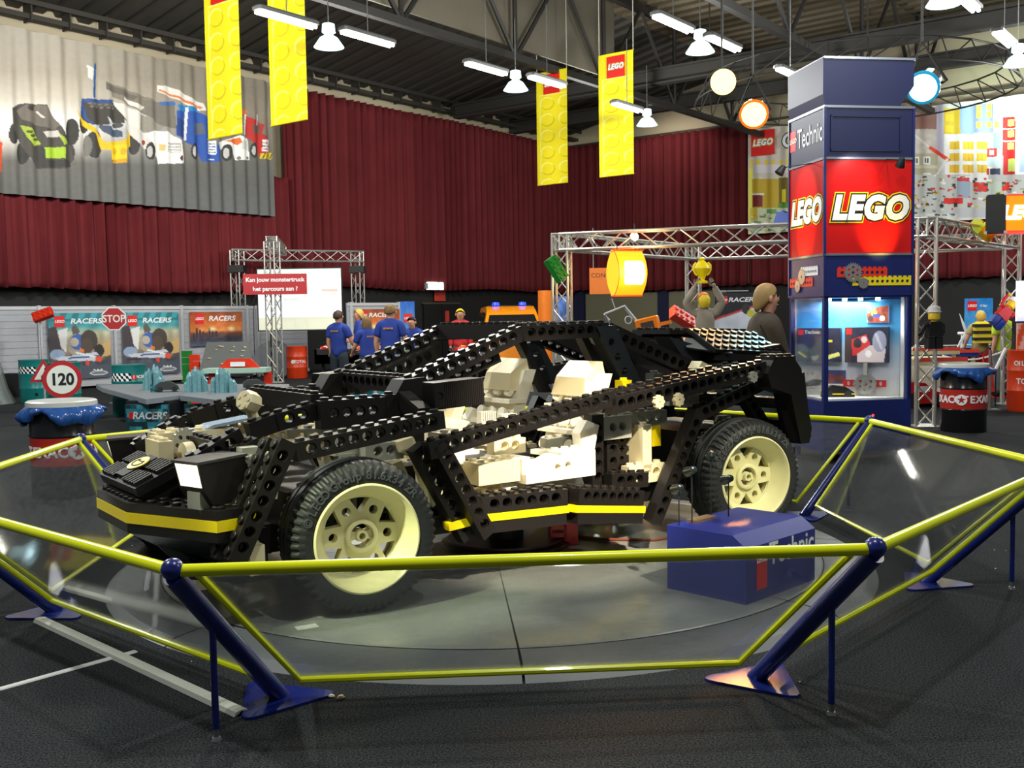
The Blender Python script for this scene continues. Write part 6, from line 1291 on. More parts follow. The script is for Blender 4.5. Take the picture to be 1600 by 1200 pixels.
# tilted dark game board and the red and teal gateway
p0 = fdrum(302, 19.5); p1 = fdrum(386, 19.5); zt_ = at(340, 534, 20.6).z; zb_ = at(340, 584, 19.6).z
t = thing('tilted_game_board', 'tilted dark game board on a frame below the orange poster', 'game board', p0)
Lb = (p1 - p0).length; MB().add([(.10, 0, zb_), (Lb + .12, 0, zb_), (Lb - .16, .9, zt_), (.02, .9, zt_), (.10, .04, zb_ - .05), (Lb + .12, .04, zb_ - .05), (Lb - .16, .94, zt_ - .05), (.02, .94, zt_ - .05)], [(0, 1, 2, 3), (7, 6, 5, 4), (0, 4, 5, 1), (1, 5, 6, 2), (2, 6, 7, 3), (3, 7, 4, 0)]).build('board', mat('board_grey', (92, 94, 92), .5), t, 0)
mb = MB(); rg = random.Random(5)
for k in range(14): x, f = rg.uniform(.15, Lb - .2), rg.uniform(.1, .9); mb.box(x, .9 * f - .02, zb_ + (zt_ - zb_) * f, x + rg.uniform(.02, .06), .9 * f + .02, zb_ + (zt_ - zb_) * f + .02)
mb.build('board_marks', mat('board_marks', (206, 190, 160), .5), t, 0)
for x in (.06, Lb - .05): MB().box(x - .02, .5, 0, x + .02, .54, (zb_ + zt_) / 2 - .04).build('leg', DARK, t, 0)
p0 = fdrum(322, 18.6); p1 = fdrum(424, 18.6); za = at(370, 580, 18.6).z
t = thing('toy_gateway', 'red gateway with a pale teal roof strip behind the crystal rocks', 'toy gateway', p0); Lb = (p1 - p0).length
MB().box(0, -.2, za - .02, Lb - .04, .22, za + .06).build('roof_strip', mat('pale_teal', (170, 206, 190), .4), t, 0); MB().prism([(.24, 0), (.40, .16), (Lb - .36, .16), (Lb - .20, 0)], -.06, .02, 0, T(0, 0, za + .06) @ R(PI / 2, 'X')).build('red_gable', BRR, t, 0); MB().box(Lb * .40, -.09, za + .09, Lb * .62, -.06, za + .17).build('name_strip', LWH, t, 0)
for x in (.06, Lb - .12): MB().box(x, -.05, 0, x + .12, .08, za - .02).build('leg', BRR, t, 0)
for (u, v, d, m, lab) in ((293, 567, 20.0, BRG, 'green toy column left of the tilted game board'), (305, 573, 19.9, BRR, 'red toy block at the foot of the tilted game board')):
    p = at(u, v + 12, d); o = MB(); [o.box(-.09, -.05, k * .13, .09, .05, k * .13 + .12) for k in range(3)]; o.box(-.085, -.045, -p.z, .085, .045, 0); o = o.build('toy_column', m, smooth=0); o.location = p; tag(o, lab, 'toy column')
p = fdrum(-22, 21); t = thing('rock_slope', 'grey sloping plastic rock at the left edge of the picture', 'prop rock', p); MB().lathe([(.55, 0), (.42, .3), (.3, .8), (.12, 1.35), (.02, 1.5)], 9).build('rock', mat('rock_grey', (120, 126, 124), .7, bump=.5), t, .2); MB().box(-.3, -.75, 0, .5, -.55, .34).build('checkered_base', mat('pale_aqua', (110, 190, 200), .4), t, 0)
o = MB().box(-.26, -.2, .0, .26, .2, .52).build('speaker_box', DARK, smooth=0); o.location = fdrum(25, 23.0); tag(o, 'black loudspeaker box at the foot of the grey wall, far left', 'speaker')
o = MB().tube([lwo(402, .9, 455), lwo(392, .9, 480), lwo(390, .9, 540), lwo(400, .9, 590)], .014, 6).build('hanging_cable', DARK); tag(o, 'thin black cable hanging down the grey wall beside the white screen', 'cable')
# big grey disc shape beside the drum
o = MB().cyl(.55, -.02, .02, 40).build('round_board', mat('disc_grey', (120, 124, 130), .5)); q = at(428, 562, 29.3); o.location = q; o.rotation_euler = (PI / 2, 0, .2); tag(o, 'round grey board leaning behind the orange drum', 'board')

# second game table with track and the brick bins
tz2 = .62
t = thing('track_table', 'dark game table with a long grey edge behind the car windscreen', 'table', ground(570, 602, tz2).xy.to_3d()); b0 = t.location.copy()
def l2(u, v): p = ground(u, v, tz2); return (p.x - b0.x, p.y - b0.y)
poly = [l2(548, 600), l2(655, 594), l2(725, 590), l2(720, 582), l2(560, 585)]
MB().prism(poly, tz2 - .08, tz2 - .004).build('table_edge', MTE, t, 0); MB().prism([(x * .99 + .01, y + .02) for x, y in poly], tz2 - .004, tz2 + .004).build('table_top', mat('track_black', (30, 32, 32), .4), t, 0)
x0, y0 = l2(550, 600); x1, y1 = l2(652, 595); Mq = frame((x0, y0 + .12, .1), (x1, y1 + .12, .1)); q = Print(70, 40, (0, 0, 0)); checks(q); q.sheet('checkered_panel', math.hypot(x1 - x0, y1 - y0), tz2 - .2, print_mat('print_matte', .5), t, Mq, thick=.03)
for u in (586, 602): x, y = l2(u, 598); MB().box(x - .02, y, 0, x + .02, y + .04, tz2 - .08).build('leg', ALP, t, 0)
for u, v in ((598, 588), (622, 588), (642, 588)): x, y = l2(u, v); MB().cyl(.025, tz2 + .004, tz2 + .05, 10, 0, T(x, y, 0)).build('marker', mat('marker_white', (226, 220, 214), .4), t)
p = ground(693, 577, tz2); o = MB(); [o.box(-.13 + .03 * k, -.05, 0, -.115 + .03 * k, .05, .14) for k in range(9)]; o.box(-.13, -.04, 0, .13, .04, .12); o = o.build('ribbed_block', LWH, smooth=0); o.location = p; tag(o, 'small white ribbed block on the dark game table', 'toy block')
def bin_table(label, u0, u1, v, d, seed, group='black bins full of loose bricks'):
    p = at(u0, v, d); q = at(u1, v, d); L = (q - p).length; z = p.z; t = thing('brick_bin', label, 'brick bin', (p.x, p.y, 0), math.atan2(q.y - p.y, q.x - p.x), group)
    mb = MB(); mb.box(0, 0, z - .32, L, .05, z); mb.box(0, .75, z - .32, L, .8, z); mb.box(0, 0, z - .32, .05, .8, z); mb.box(L - .05, 0, z - .32, L, .8, z); mb.box(0, 0, z - .32, L, .8, z - .12); mb.build('bin', DARK, t, 0)
    for x in (.1, L - .14): MB().box(x, .3, 0, x + .04, .5, z - .32).build('leg', DARK, t, 0)
    rg = random.Random(seed); cols = [BRR, LWH, BRC, YEL, REDP]; mbs = MB()
    for k in range(130):
        x, y = rg.uniform(.1, L - .14), rg.uniform(.1, .66); zz = z - .1 + .14 * (1 - abs(2 * x / L - 1) ** 2) * rg.random(); s = rg.uniform(.03, .06); mbs.box(-s, -s * .6, 0, s, s * .6, s, rg.randrange(5), T(x, y, zz) @ R(rg.uniform(0, 3)) @ R(rg.uniform(-.5, .5), 'X'))
    o = mbs.build('loose_bricks', cols, t, 0); o['kind'] = 'stuff'
bin_table('black bin of red loose bricks at the left of the people in blue shirts', 491, 528, 546, 22.6, 1); bin_table('black bin of red loose bricks in front of the people in blue shirts', 540, 607, 546, 23.0, 2); bin_table('black bin of loose bricks seen under the far roof beam of the car', 700, 752, 548, 22.4, 3)
# doorway, exit lamp, notices on the dark wall
d0 = at(690, 530, 37.4); RZD = RZL
td = lw_t(690); pdx = lw(td, 0, .02)
t = thing('door_1', 'black double door in the dark wall under the lit exit lamp', 'door', pdx, RZD); struct(t)
for s in (-1, 1): MB().box(-.98 if s < 0 else .02, -.06, 0, -.02 if s < 0 else .98, 0, 2.1).build('door_leaf', mat('door_black', (20, 20, 22), .5), t, 0)
MB().box(-1.05, -.07, 2.1, 1.05, 0, 2.16).build('door_frame', mat('frame_bronze', (70, 62, 46), .5), t, 0)
MB().box(.18, -.068, 1.45, .40, -.06, 1.85).build('notice', mat('notice_red', (190, 60, 50), .5), t, 0)
q = lwo(680, .45, 447); t = thing('exit_lamp', 'lit white exit lamp box above the black door', 'lamp', q, RZL); MB().rbox(-.42, -.05, -.13, .42, .06, .14, .02).build('box', mat('exit_glow', (230, 255, 240), .4, emit=(226, 255, 236), emit_s=2.2), t); MB().box(-.55, -.04, -.1, -.42, .05, .1).build('battery_box', GREYPAINT, t, 0); MB().rod((0, .05, .0), (0, .44, .02), .02, 6).build('bracket', DARK, t)
q = lwo(687, .03, 461); o = MB().box(-.3, -.02, -.22, .3, .0, .22).build('wall_notice', mat('notice_red', (190, 60, 50), .5), smooth=0); o.location = q; o.rotation_euler = (0, 0, RZL); tag(o, 'red notice plate on the dark wall just below the exit lamp', 'notice')
# orange service car
p = at(800, 600, 26.0); p.z = 0; CAR2 = mat('car_orange', (236, 140, 10), .25, coat=.5); GLD = mat('car_glass', (26, 26, 30), .1)
t = thing('service_car', 'orange service car with blue roof lights behind the black car', 'car', p, .12)
def ring_sec(pts): return pts
hw_ = .86; sec = [(-1.0, .35, .84), (-.95, .95, .84), (-.70, 1.05, .80), (-.15, 1.72, .62), (.2, 1.86, .60), (1.6, 1.84, .60), (2.1, 1.2, .74), (2.2, .95, .84), (2.2, .35, .84)]
vs = [(-w, y, z) for y, z, w in sec] + [(w, y, z) for y, z, w in sec]; n_ = len(sec)
MB().add(vs, [(i, i + n_, (i + 1) % n_ + n_, (i + 1) % n_) for i in range(n_)] + [tuple(range(n_ - 1, -1, -1)), tuple(range(n_, 2 * n_))]).build('body', CAR2, t, .5)
MB().add([(-.72, -.66, 1.09), (.72, -.66, 1.09), (.56, -.19, 1.64), (-.56, -.19, 1.64)], [(0, 1, 2, 3)], 0, T(0, -.02, .01)).build('windscreen', GLD, t, 0)
for s in (-1, 1):
    for (a, b) in ((-.1, .75), (.85, 1.6)): MB().add([(s * .79, a - .18, 1.12), (s * .79, b, 1.12), (s * .64, b, 1.72), (s * .64, a + .12, 1.72)], [(0, 1, 2, 3) if s > 0 else (3, 2, 1, 0)], 0, T(s * .012, 0, .0)).build('side_window', GLD, t, 0)
    for y in (-.35, 1.6): MB().cyl(.34, -.1, .1, 24, 0, T(s * .80, y, .34) @ R(PI / 2, 'Y')).build('wheel', TYRE, t)
    MB().rbox(s * .95 - .1, -.42, 1.0, s * .95 + .1, -.3, 1.2, .02).build('side_mirror', GLD, t)
    MB().lathe([(.06, 0), (.1, .02), (.09, .09), (.0, .1)], 14, 0, T(s * .34, .35, 1.87)).build('blue_light', mat('beacon_blue', (30, 60, 230), .2, emit=(20, 60, 255), emit_s=1.5), t)
MB().box(-.55, .28, 1.84, .55, .42, 1.885).build('light_bar', DARK, t, 0)
o = MB().cyl(.16, 0, 2.2, 20).build('orange_post', mat('post_orange', (230, 120, 20), .4)); q = at(853, 600, 24.5); o.location = (q.x, q.y, 0); tag(o, 'thick orange round post right of the orange service car', 'post')
q = at(869, 600, 27); def_b = poster('blue picture poster behind the green brick truss leg', None, Vector((q.x - .4, q.y, 0)), 0, 0, .8, .6, at(869, 463, 27).z, lambda p: (p.grad([(0, (60, 110, 200)), (.5, (90, 110, 170)), (1, (40, 70, 160))]), p.noise(40, 9, 7), p.ell(.4, .6, .25, .2, (190, 170, 120))), None, off=0); MB().box(0, .02, -.6, .8, .05, 0).build('foot', GREYPAINT, def_b, 0)
# glowing orange cushion lamp, CONC sign
q = at(979, 427, 15.4); t = thing('glowing_logo_lamp', 'glowing orange pillow-shaped lamp hanging from the right truss', 'lamp', q, .30); GLO = mat('glow_orange', (255, 150, 30), .4, emit=(255, 150, 20), emit_s=1.5); GLR = mat('glow_red', (255, 70, 20), .4, emit=(255, 60, 12), emit_s=1.1)
hh, ww = .33, .22; vs = []; nn = 14
for k in range(nn + 1):
    f = -1 + 2 * k / nn; yb = -.20 * (1 - f * f) - .05; vs += [(-ww, yb, f * hh), (ww, yb, f * hh)]
fs = [(2 * k, 2 * k + 1, 2 * k + 3, 2 * k + 2) for k in range(nn)]; MB().add(vs, fs).build('lit_front', GLO, t, 1)
for s in (-1, 1):
    sd = [(s * ww, -.20 * (1 - (-1 + 2 * k / nn) ** 2) - .05, (-1 + 2 * k / nn) * hh) for k in range(nn + 1)] + [(s * ww, .20 * (1 - (1 - 2 * k / nn) ** 2) + .05, (1 - 2 * k / nn) * hh) for k in range(nn + 1)]
    MB().add(sd, [tuple(range(len(sd))) if s > 0 else tuple(range(len(sd)))[::-1]]).build('lit_side', GLO, t, 0)
MB().add([(x, -y, z) for x, y, z in vs], [f[::-1] for f in fs]).build('lit_back', GLO, t, 1)
mb = MB()
for z in (-hh, hh):
    for (a, b) in (((-ww, -.05), (ww, -.05)), ((ww, -.05), (ww, .05)), ((ww, .05), (-ww, .05)), ((-ww, .05), (-ww, -.05))): mb.rod((*a, z), (*b, z), .014, 6)
mb.tube([(-ww, -.20 * (1 - (-1 + 2 * k / nn) ** 2) - .05, (-1 + 2 * k / nn) * hh) for k in range(nn + 1)], .006, 5); mb.build('seam', GLR, t)
lv = []
for k in range(11):
    z_ = -1 + .2 * k; wx = .16 * (1 - .18 * max(0, abs(z_) - .7) / .3 * 1.0); lv += [(-wx + .02, -.262 + .20 * (z_ * .17 / hh) ** 2, z_ * .17), (wx + .02, -.262 + .20 * (z_ * .17 / hh) ** 2, z_ * .17)]
MB().add(lv, [(2 * k, 2 * k + 1, 2 * k + 3, 2 * k + 2) for k in range(10)]).build('logo_glow', mat('glow_white', (255, 250, 240), .4, emit=(255, 246, 226), emit_s=5), t, 1)
for s in (-1, 1): MB().rod((s * .15, 0, hh), (s * .15, 0, 2.62 - q.z), .006, 5).build('hanger', DARK, t)
light('POINT', 'glow_lamp_light', q + Vector((0, -.45, 0)), 25, (1, .6, .2), radius=.2)
q = at(946, 438, 26); t = thing('hanging_sign', 'orange hanging sign half behind the glowing orange lamp', 'sign', q, 0); MB().box(-.40, -.015, -.34, .62, .015, .31).build('board', mat('sign_orange', (206, 106, 20), .5), t, 0); txt('CONCERT', .155, mat('sign_dark', (50, 34, 24), .5), t, up(-.36, -.018, .12), 'lettering', 0, 0, .001, align='LEFT'); MB().rod((-.3, 0, .31), (-.3, 0, 1.3), .006, 5).build('wire', ALP, t)
# second racing poster behind the walking woman
def racer2(q):
    q.a[:] = (30, 32, 44); q.poly([(0, .36), (1, .12), (1, 1), (0, 1)], (206, 214, 230)); q.poly([(0, .34), (1, .10), (1, .13), (0, .37)], (196, 70, 70)); q.ell(.2, .8, .22, .3, (232, 190, 50)); q.ell(.22, .82, .1, .16, (226, 110, 40)); q.ell(.45, .7, .16, .16, (236, 240, 246)); q.ell(.56, .22, .07, .07, (50, 50, 54)); q.ell(.74, .34, .06, .06, (50, 50, 54)); q.ell(.65, .28, .07, .05, (190, 190, 60)); q.noise(8, 4, 6)
pl_, pr_ = at(1117, 600, 20.0), at(1204, 600, 20.0); zz = at(1160, 457, 20).z; zl_ = .55
o = poster('dark racing poster on a stand behind the walking woman', None, Vector((pl_.x, pl_.y, 0)), 0, 0, pr_.x - pl_.x, zl_, zz, racer2, 'RACERS', wx=.5, off=0, sq=.14); MB().box(0, .02, -zl_, pr_.x - pl_.x, .05, 0).build('foot', DARK, o, 0); MB().rod((.05, 0, zz - zl_ + .03), (.65, 0, zz - zl_ + .03), .012, 6).build('top_bar', ALP, o)
# grey tubular buggy frame and the orange screen box
q = at(985, 528, 12.6); t = thing('buggy_frame', 'grey tubular roll cage of a buggy seen over the car roof', 'buggy', (q.x, q.y, 0)); z_ = lambda v: at(985, v, 12.6).z; x_ = lambda u: at(u, 500, 12.6).x - q.x
mb = MB(); mb.tube([(x_(952), 0, z_(500)), (x_(945), 0, z_(490)), (x_(976), 0, z_(478)), (x_(1000), .0, z_(508)), (x_(1016), 0, z_(530))], .016, 8); mb.tube([(x_(945), 0, z_(490)), (x_(952), .1, z_(505)), (x_(955), .2, .3)], .016, 8); mb.tube([(x_(976), .0, z_(478)), (x_(980), .3, z_(480)), (x_(1004), .3, z_(510)), (x_(1012), .3, .3)], .013, 8); mb.rod((x_(962), 0, z_(484)), (x_(956), 0, z_(466)), .007, 6); mb.build('cage', ALP, t)
mb = MB(); mb.tube([(x_(981) + .04 * math.cos(a), -.05, z_(500) + .045 * math.sin(a)) for a in np.linspace(0, 2 * PI, 15)[:-1]], .008, 6, closed=True); mb.build('steering_ring', ALP, t); MB().box(-.5, -.3, .05, .55, .5, .60).build('body', DARK, t, 0)
for x in (-.4, .45): MB().cyl(.25, -.1, .1, 20, 0, T(x, -.3, .25) @ R(PI / 2, 'X')).build('wheel', TYRE, t)
q = at(1013, 511, 11.6); t = thing('orange_monitor', 'orange box with a dark square window behind the car rear', 'monitor', q, -.25); t.rotation_euler = (0, -.22, -.25)
MB().rbox(-.13, -.06, -.10, .13, .1, .11, .015).build('case', mat('monitor_orange', (226, 120, 10), .35), t); MB().box(-.07, -.064, -.06, .075, -.058, .06).build('window', mat('monitor_window', (66, 56, 52), .3), t, 0); MB().rod((.0, .02, -.10), (.0, .02, -q.z), .02, 8).build('stand', DARK, t); MB().box(.12, -.02, -.02, .26, .02, .02).build('arm', mat('monitor_orange', (226, 120, 10), .35), t, 0)

# ================================================================== people (one skinned body each, clothes and hair as parts)
SKINM = mat('skin', (206, 150, 122), .55); SKIN2 = mat('skin_tan', (176, 128, 96), .55)
def person(label, loc, rz, H, shirt, trousers, hair, skin=SKINM, arms=None, lean=0.0, hair_len=.0, long_sleeve=False, legs=None, head_turn=0.0, shoe=None, group=None, name='person', head_tilt=0.0, skirt=False, cat='person'):
    """faces local -y; arms: (elbow, hand) pairs for left (+x) and right (-x), in units of body height, relative to the shoulder"""
    t = thing(name, label, cat, loc, rz, group); h = H
    V = lambda x, y, z: Vector((x * h, y * h, z * h))
    sl = math.sin(lean); tor = lambda x, y, z: Vector((x * h, (y - sl * (z - .53)) * h, (.53 + (z - .53) * math.cos(lean)) * h))
    J = {}; E = []
    def j(n, p, r): J[n] = (p, r)
    j('pelvis', V(0, 0, .53), .085 * h); j('waist', tor(0, 0, .61), .075 * h); j('chest', tor(0, .005, .72), .092 * h); j('neckb', tor(0, .005, .815), .052 * h); j('neck', tor(0, -.006, .85), .032 * h)
    ht = Vector((0, -math.sin(head_tilt) * .05 * h, 0))
    j('head1', tor(0, -.018, .885) + ht * .4, .046 * h); j('head2', tor(0, -.012, .935) + ht, .060 * h); j('head3', tor(0, -.008, .972) + ht, .042 * h)
    E += [('pelvis', 'waist'), ('waist', 'chest'), ('chest', 'neckb'), ('neckb', 'neck'), ('neck', 'head1'), ('head1', 'head2'), ('head2', 'head3')]
    arms = arms or (((.02, .0, -.17), (.03, -.03, -.32)), ((-.02, .0, -.17), (-.03, -.03, -.32)))
    legs = legs or (((.0, -.005, 0), (.0, .01, 0)), ((.0, -.005, 0), (.0, .01, 0)))
    hands = []
    for k, s in enumerate((1, -1)):
        n = 'LR'[k]; sh = tor(.105 * s, .005, .80); el = sh + V(*arms[k][0]); ha = sh + V(*arms[k][1]); hd = (ha - el).normalized(); wr = ha - hd * .045 * h
        j('sh' + n, sh, .042 * h); j('um' + n, sh.lerp(el, .5), .036 * h); j('el' + n, el, .028 * h); j('fm' + n, el.lerp(wr, .4), .027 * h); j('wr' + n, wr, .018 * h); j('pm' + n, ha, .022 * h)
        E += [('neckb', 'sh' + n), ('sh' + n, 'um' + n), ('um' + n, 'el' + n), ('el' + n, 'fm' + n), ('fm' + n, 'wr' + n), ('wr' + n, 'pm' + n)]; hands.append((ha, hd, s))
        hp = V(.055 * s, 0, .50); kn = V(.06 * s + legs[k][0][0], legs[k][0][1], .285 + legs[k][0][2]); an = V(.062 * s + legs[k][1][0], legs[k][1][1], .045 + legs[k][1][2]); to = an + V(.01 * s, -.095, -.022)
        j('hp' + n, hp, .066 * h); j('th' + n, hp.lerp(kn, .5), .056 * h); j('kn' + n, kn, .042 * h); j('cf' + n, kn.lerp(an, .35), .038 * h); j('an' + n, an, .027 * h); j('to' + n, to, .022 * h)
        E += [('pelvis', 'hp' + n), ('hp' + n, 'th' + n), ('th' + n, 'kn' + n), ('kn' + n, 'cf' + n), ('cf' + n, 'an' + n), ('an' + n, 'to' + n)]
    names = list(J); ix = {n: i for i, n in enumerate(names)}
    me = bpy.data.meshes.new('body'); me.from_pydata([tuple(J[n][0]) for n in names], [(ix[a], ix[b]) for a, b in E], [])
    o = bpy.data.objects.new('body', me); COL.objects.link(o); sk = o.modifiers.new('skin', 'SKIN'); sk.use_smooth_shade = True
    o.modifiers.new('sub', 'SUBSURF').levels = 1
    for i, n in enumerate(names):
        r = J[n][1]; sv = me.skin_vertices[0].data[i]; sv.radius = (r, r)
        if n in ('pelvis', 'waist', 'chest'): sv.radius = (r * 1.25, r * .82)
        sv.use_root = (n == 'pelvis')
    dg = bpy.context.evaluated_depsgraph_get(); em = bpy.data.meshes.new_from_object(o.evaluated_get(dg)); bpy.data.objects.remove(o); bpy.data.meshes.remove(me)
    vs = [v.co.copy() for v in em.vertices]; nr = [v.normal.copy() for v in em.vertices]; fs = [tuple(p.vertices) for p in em.polygons]; bpy.data.meshes.remove(em)
    seg = [(a, b, J[a][0], J[b][0]) for a, b in E]
    def near(c):
        best, bn, bt = 1e9, None, 0
        for a, b, p, q in seg:
            d = q - p; tt = max(0, min(1, (c - p).dot(d) / d.length_squared)); e = (c - p - d * tt).length - (J[a][1] * (1 - tt) + J[b][1] * tt)
            if e < best: best, bn, bt = e, (a, b), tt
        return bn, bt
    cls = []
    for f in fs:
        c = sum((vs[i] for i in f), Vector()) / len(f); (a, b), tt = near(c)
        if b[:2] in ('sh', 'um') or a == 'pelvis' and b == 'waist' or b in ('chest', 'neckb') or b[:2] == 'el' and (long_sleeve or tt < .35): k = 'shirt'
        elif long_sleeve and b[:2] in ('el', 'fm', 'wr') : k = 'shirt'
        elif b[:2] in ('hp', 'th', 'kn', 'cf') or b[:2] == 'an' and tt < .8: k = 'trousers'
        elif b[:2] in ('an', 'to'): k = 'shoes'
        else: k = 'skin'
        if k == 'trousers' and c.z > .515 * h and not skirt: k = 'shirt' if c.z > .53 * h else 'trousers'
        cls.append(k)
    # fingers and face belong to the one body mesh
    mb = MB(); mb.v = [tuple(v) for v in vs]; mb.f = list(fs); mb.m = [0] * len(fs)
    for ha, hd, s in hands:
        sd = hd.cross(Vector((0, 0, 1)) if abs(hd.z) < .8 else Vector((0, 1, 0))).normalized(); cu_ = hd.cross(sd) * .4
        for k in range(4):
            b0 = ha + sd * (.010 * h * (k - 1.5)) + hd * .012 * h; L = (.036, .044, .046, .038)[k] * h
            mb.tube([b0, b0 + hd * L * .5, b0 + hd * L * .95 + cu_ * L * .35], [.0062 * h, .0056 * h, .0042 * h], 6)
        b0 = ha + sd * .020 * h; mb.tube([b0 - hd * .012 * h, b0 + sd * .014 * h + hd * .008 * h, b0 + sd * .016 * h + hd * .026 * h], [.007 * h, .0062 * h, .0045 * h], 6)
    hc = J['head2'][0]; Mh = T(*hc) @ R(head_turn)
    mb.lathe([(.002, 0), (.008 * h, .006 * h), (.005 * h, .022 * h), (.002, .028 * h)], 8, 0, Mh @ T(0, -.052 * h, -.020 * h) @ R(.25, 'X'))
    for s in (-1, 1): mb.lathe([(.002, -.018 * h), (.008 * h, -.012 * h), (.010 * h, .008 * h), (.003, .018 * h)], 8, 0, Mh @ T(s * .058 * h, .006 * h, -.006 * h))
    body = mb.build('body', skin, t, 1.2)
    em_ = MB()
    for s in (-1, 1): em_.lathe([(.001, -.006 * h), (.006 * h, 0), (.001, .006 * h)], 8, 0, Mh @ T(s * .022 * h, -.0525 * h, .004 * h))
    em_.build('eyes', SBK, t); MB().tube([Mh @ Vector((x * h, (-.052 + abs(x) * .25) * h, -.036 * h)) for x in (-.018, -.008, .008, .018)], .0035 * h, 5).build('mouth', mat('lip', (150, 84, 78), .5), t)
    def shell(nm, keys, off, m):
        use = [f for f, k in zip(fs, cls) if k in keys]; ids = sorted({i for f in use for i in f}); mp = {i: q for q, i in enumerate(ids)}
        if use:
            ob = MB().add([tuple(vs[i] + nr[i] * off * h) for i in ids], [tuple(mp[i] for i in f) for f in use]).build(nm, m, t, 1.2); sd_ = ob.modifiers.new('cloth', 'SOLIDIFY'); sd_.thickness = .004 * h
            return ob
    shell('shirt', ('shirt',), .010, shirt); shell('trousers', ('trousers',), .009, trousers); shell('shoes', ('shoes',), .008, shoe or DARK)
    if hair is not None:   # cap of hair over the skull, down to the neck when long
        hv = []; n = 18; rows = 9
        for a in range(rows + 1):
            for b in range(n):
                th = 2 * PI * b / n; back = .5 + .5 * math.sin(th)            # 1 at the back (+y)
                low = -.45 + 1.15 * (1 - back) - hair_len * back * .6; ph = PI / 2 - (PI / 2 - math.asin(max(-.98, min(.95, low)))) * a / rows
                r = .0645 * h * (1.0 + .04 * math.sin(5 * th + a)); z = math.sin(ph) * r * 1.08; ex = max(0, -low - .5) * .05 * h * (a / rows) ** 2
                hv.append(Mh @ Vector((math.cos(ph) * math.cos(th) * r * .97, math.cos(ph) * math.sin(th) * r * 1.05 + .008 * h, z - (hair_len * .10 * h * back * max(0, a / rows - .55) * 2) + .004 * h)))
        hb = MB().add([tuple(v) for v in hv], [(a * n + b, (a + 1) * n + b, (a + 1) * n + (b + 1) % n, a * n + (b + 1) % n) for a in range(rows) for b in range(n)]).build('hair', hair, t, 1.5)
        sd_ = hb.modifiers.new('locks', 'SOLIDIFY'); sd_.thickness = .006 * h
    return t
BLUE = mat('polo_blue', (36, 62, 150), .8); JEAN = mat('denim', (40, 50, 62), .8); JEANL = mat('denim_pale', (150, 170, 186), .8)
HBR = mat('hair_brown', (66, 46, 32), .6); HBL = mat('hair_blond', (206, 170, 84), .6); HDB = mat('hair_dark_blond', (124, 96, 56), .6); HBK = mat('hair_black', (32, 24, 24), .5)
def stand(u, d): p = at(u, 600, d); return Vector((p.x, p.y, 0))
def hgt(v, u, d): return at(u, v, d).z
prints = mat('shirt_print', (200, 130, 40), .6)
def back_print(t, H):
    me = MB(); M = T(0, .098 * H, .765 * H) @ R(PI) @ R(PI / 2, 'X'); [me.box(-.05 * H + .02 * H * k, -.008 * H + .004 * H * (k % 2), 0, -.034 * H + .02 * H * k, .010 * H, .004, 0, M) for k in range(5)]; me.build('back_print', prints, t, 0)
fwd = ((.03, -.06, -.16), (.02, -.20, -.24))
for (u, d, v, lab, hr, rz, kw) in (
    (531, 21.6, 488, 'person in blue polo shirt and dark jeans, leftmost at the brick bins, seen from behind', HBR, PI - .35, dict(arms=(((.03, -.0, -.17), (.02, -.04, -.31)), ((-.05, -.04, -.16), (-.04, -.17, -.26))))),
    (564, 23.9, 485, 'blond person in blue shirt facing left with hands held out at the bins', HBL, PI / 2 + PI + .3, dict(hair_len=.5, arms=((( .02, -.05, -.17), (.0, -.18, -.20)), ((-.02, -.05, -.17), (.0, -.19, -.19))))),
    (577, 20.4, 497, 'shorter person in blue shirt with long dark blond hair bending over the bins', HDB, PI + .5, dict(hair_len=.7, lean=.12, arms=(((.04, -.05, -.16), (.03, -.18, -.25)), ((-.04, -.05, -.16), (-.02, -.17, -.26))))),
    (612, 19.4, 479, 'tallest person in blue polo shirt, seen from behind near the blue poster', HDB, PI - .1, dict(arms=(((.05, -.02, -.17), (.05, -.06, -.31)), ((-.05, -.02, -.17), (-.06, -.06, -.31))))),
    (649, 22.4, 497, 'dark-haired person in blue shirt looking down, right of the tallest one', HBK, -.35, dict(head_tilt=.35, lean=.12, arms=(((.03, -.05, -.16), (-.02, -.18, -.22)), ((-.03, -.05, -.16), (.02, -.18, -.22)))))):
    p = stand(u, d); H = hgt(v, u, d) / .985; kw = dict(kw)
    t = person(lab, p, rz, H, BLUE, JEANL if u == 612 else JEAN, hr, group=None, **kw)
    if abs(rz) > 2: back_print(t, H)
# person in the red hooded top by the door
p = stand(721, 24.5); t = person('person in a red hooded top with a yellow cap standing left of the orange car', p, .1, hgt(485, 721, 24.5) / .985, mat('hoodie_red', (186, 30, 38), .8), JEAN, mat('cap_yellow', (222, 206, 30), .6), SKIN2, long_sleeve=True)
H = hgt(485, 721, 24.5); MB().box(-.09, -.13, .70 * H, -.05, -.12, .73 * H).box(.0, -.13, .71 * H, .04, -.12, .73 * H).build('chest_badges', YEL, t, 0); MB().box(-.05, -.13, .74 * H, -.02, -.12, .77 * H).build('chest_badge', BLUEM, t, 0)
# woman walking past behind the car's tail
JKT = mat('jacket_olive', (58, 48, 36), .85, var=.3, scale=20); p = stand(1196, 9.75)
person('walking woman with blond hair and olive jacket behind the tail of the black car', p, -PI / 2 + PI + .12, hgt(450, 1196, 9.75) / .985, JKT, JEAN, mat('hair_sandy', (150, 120, 70), .6), long_sleeve=True, hair_len=.35, arms=(((.02, .04, -.17), (.03, .02, -.31)), ((-.02, -.05, -.17), (-.02, -.12, -.30))), legs=(((0, -.06, 0), (0, -.10, 0)), ((0, .03, 0), (0, .12, .02))))
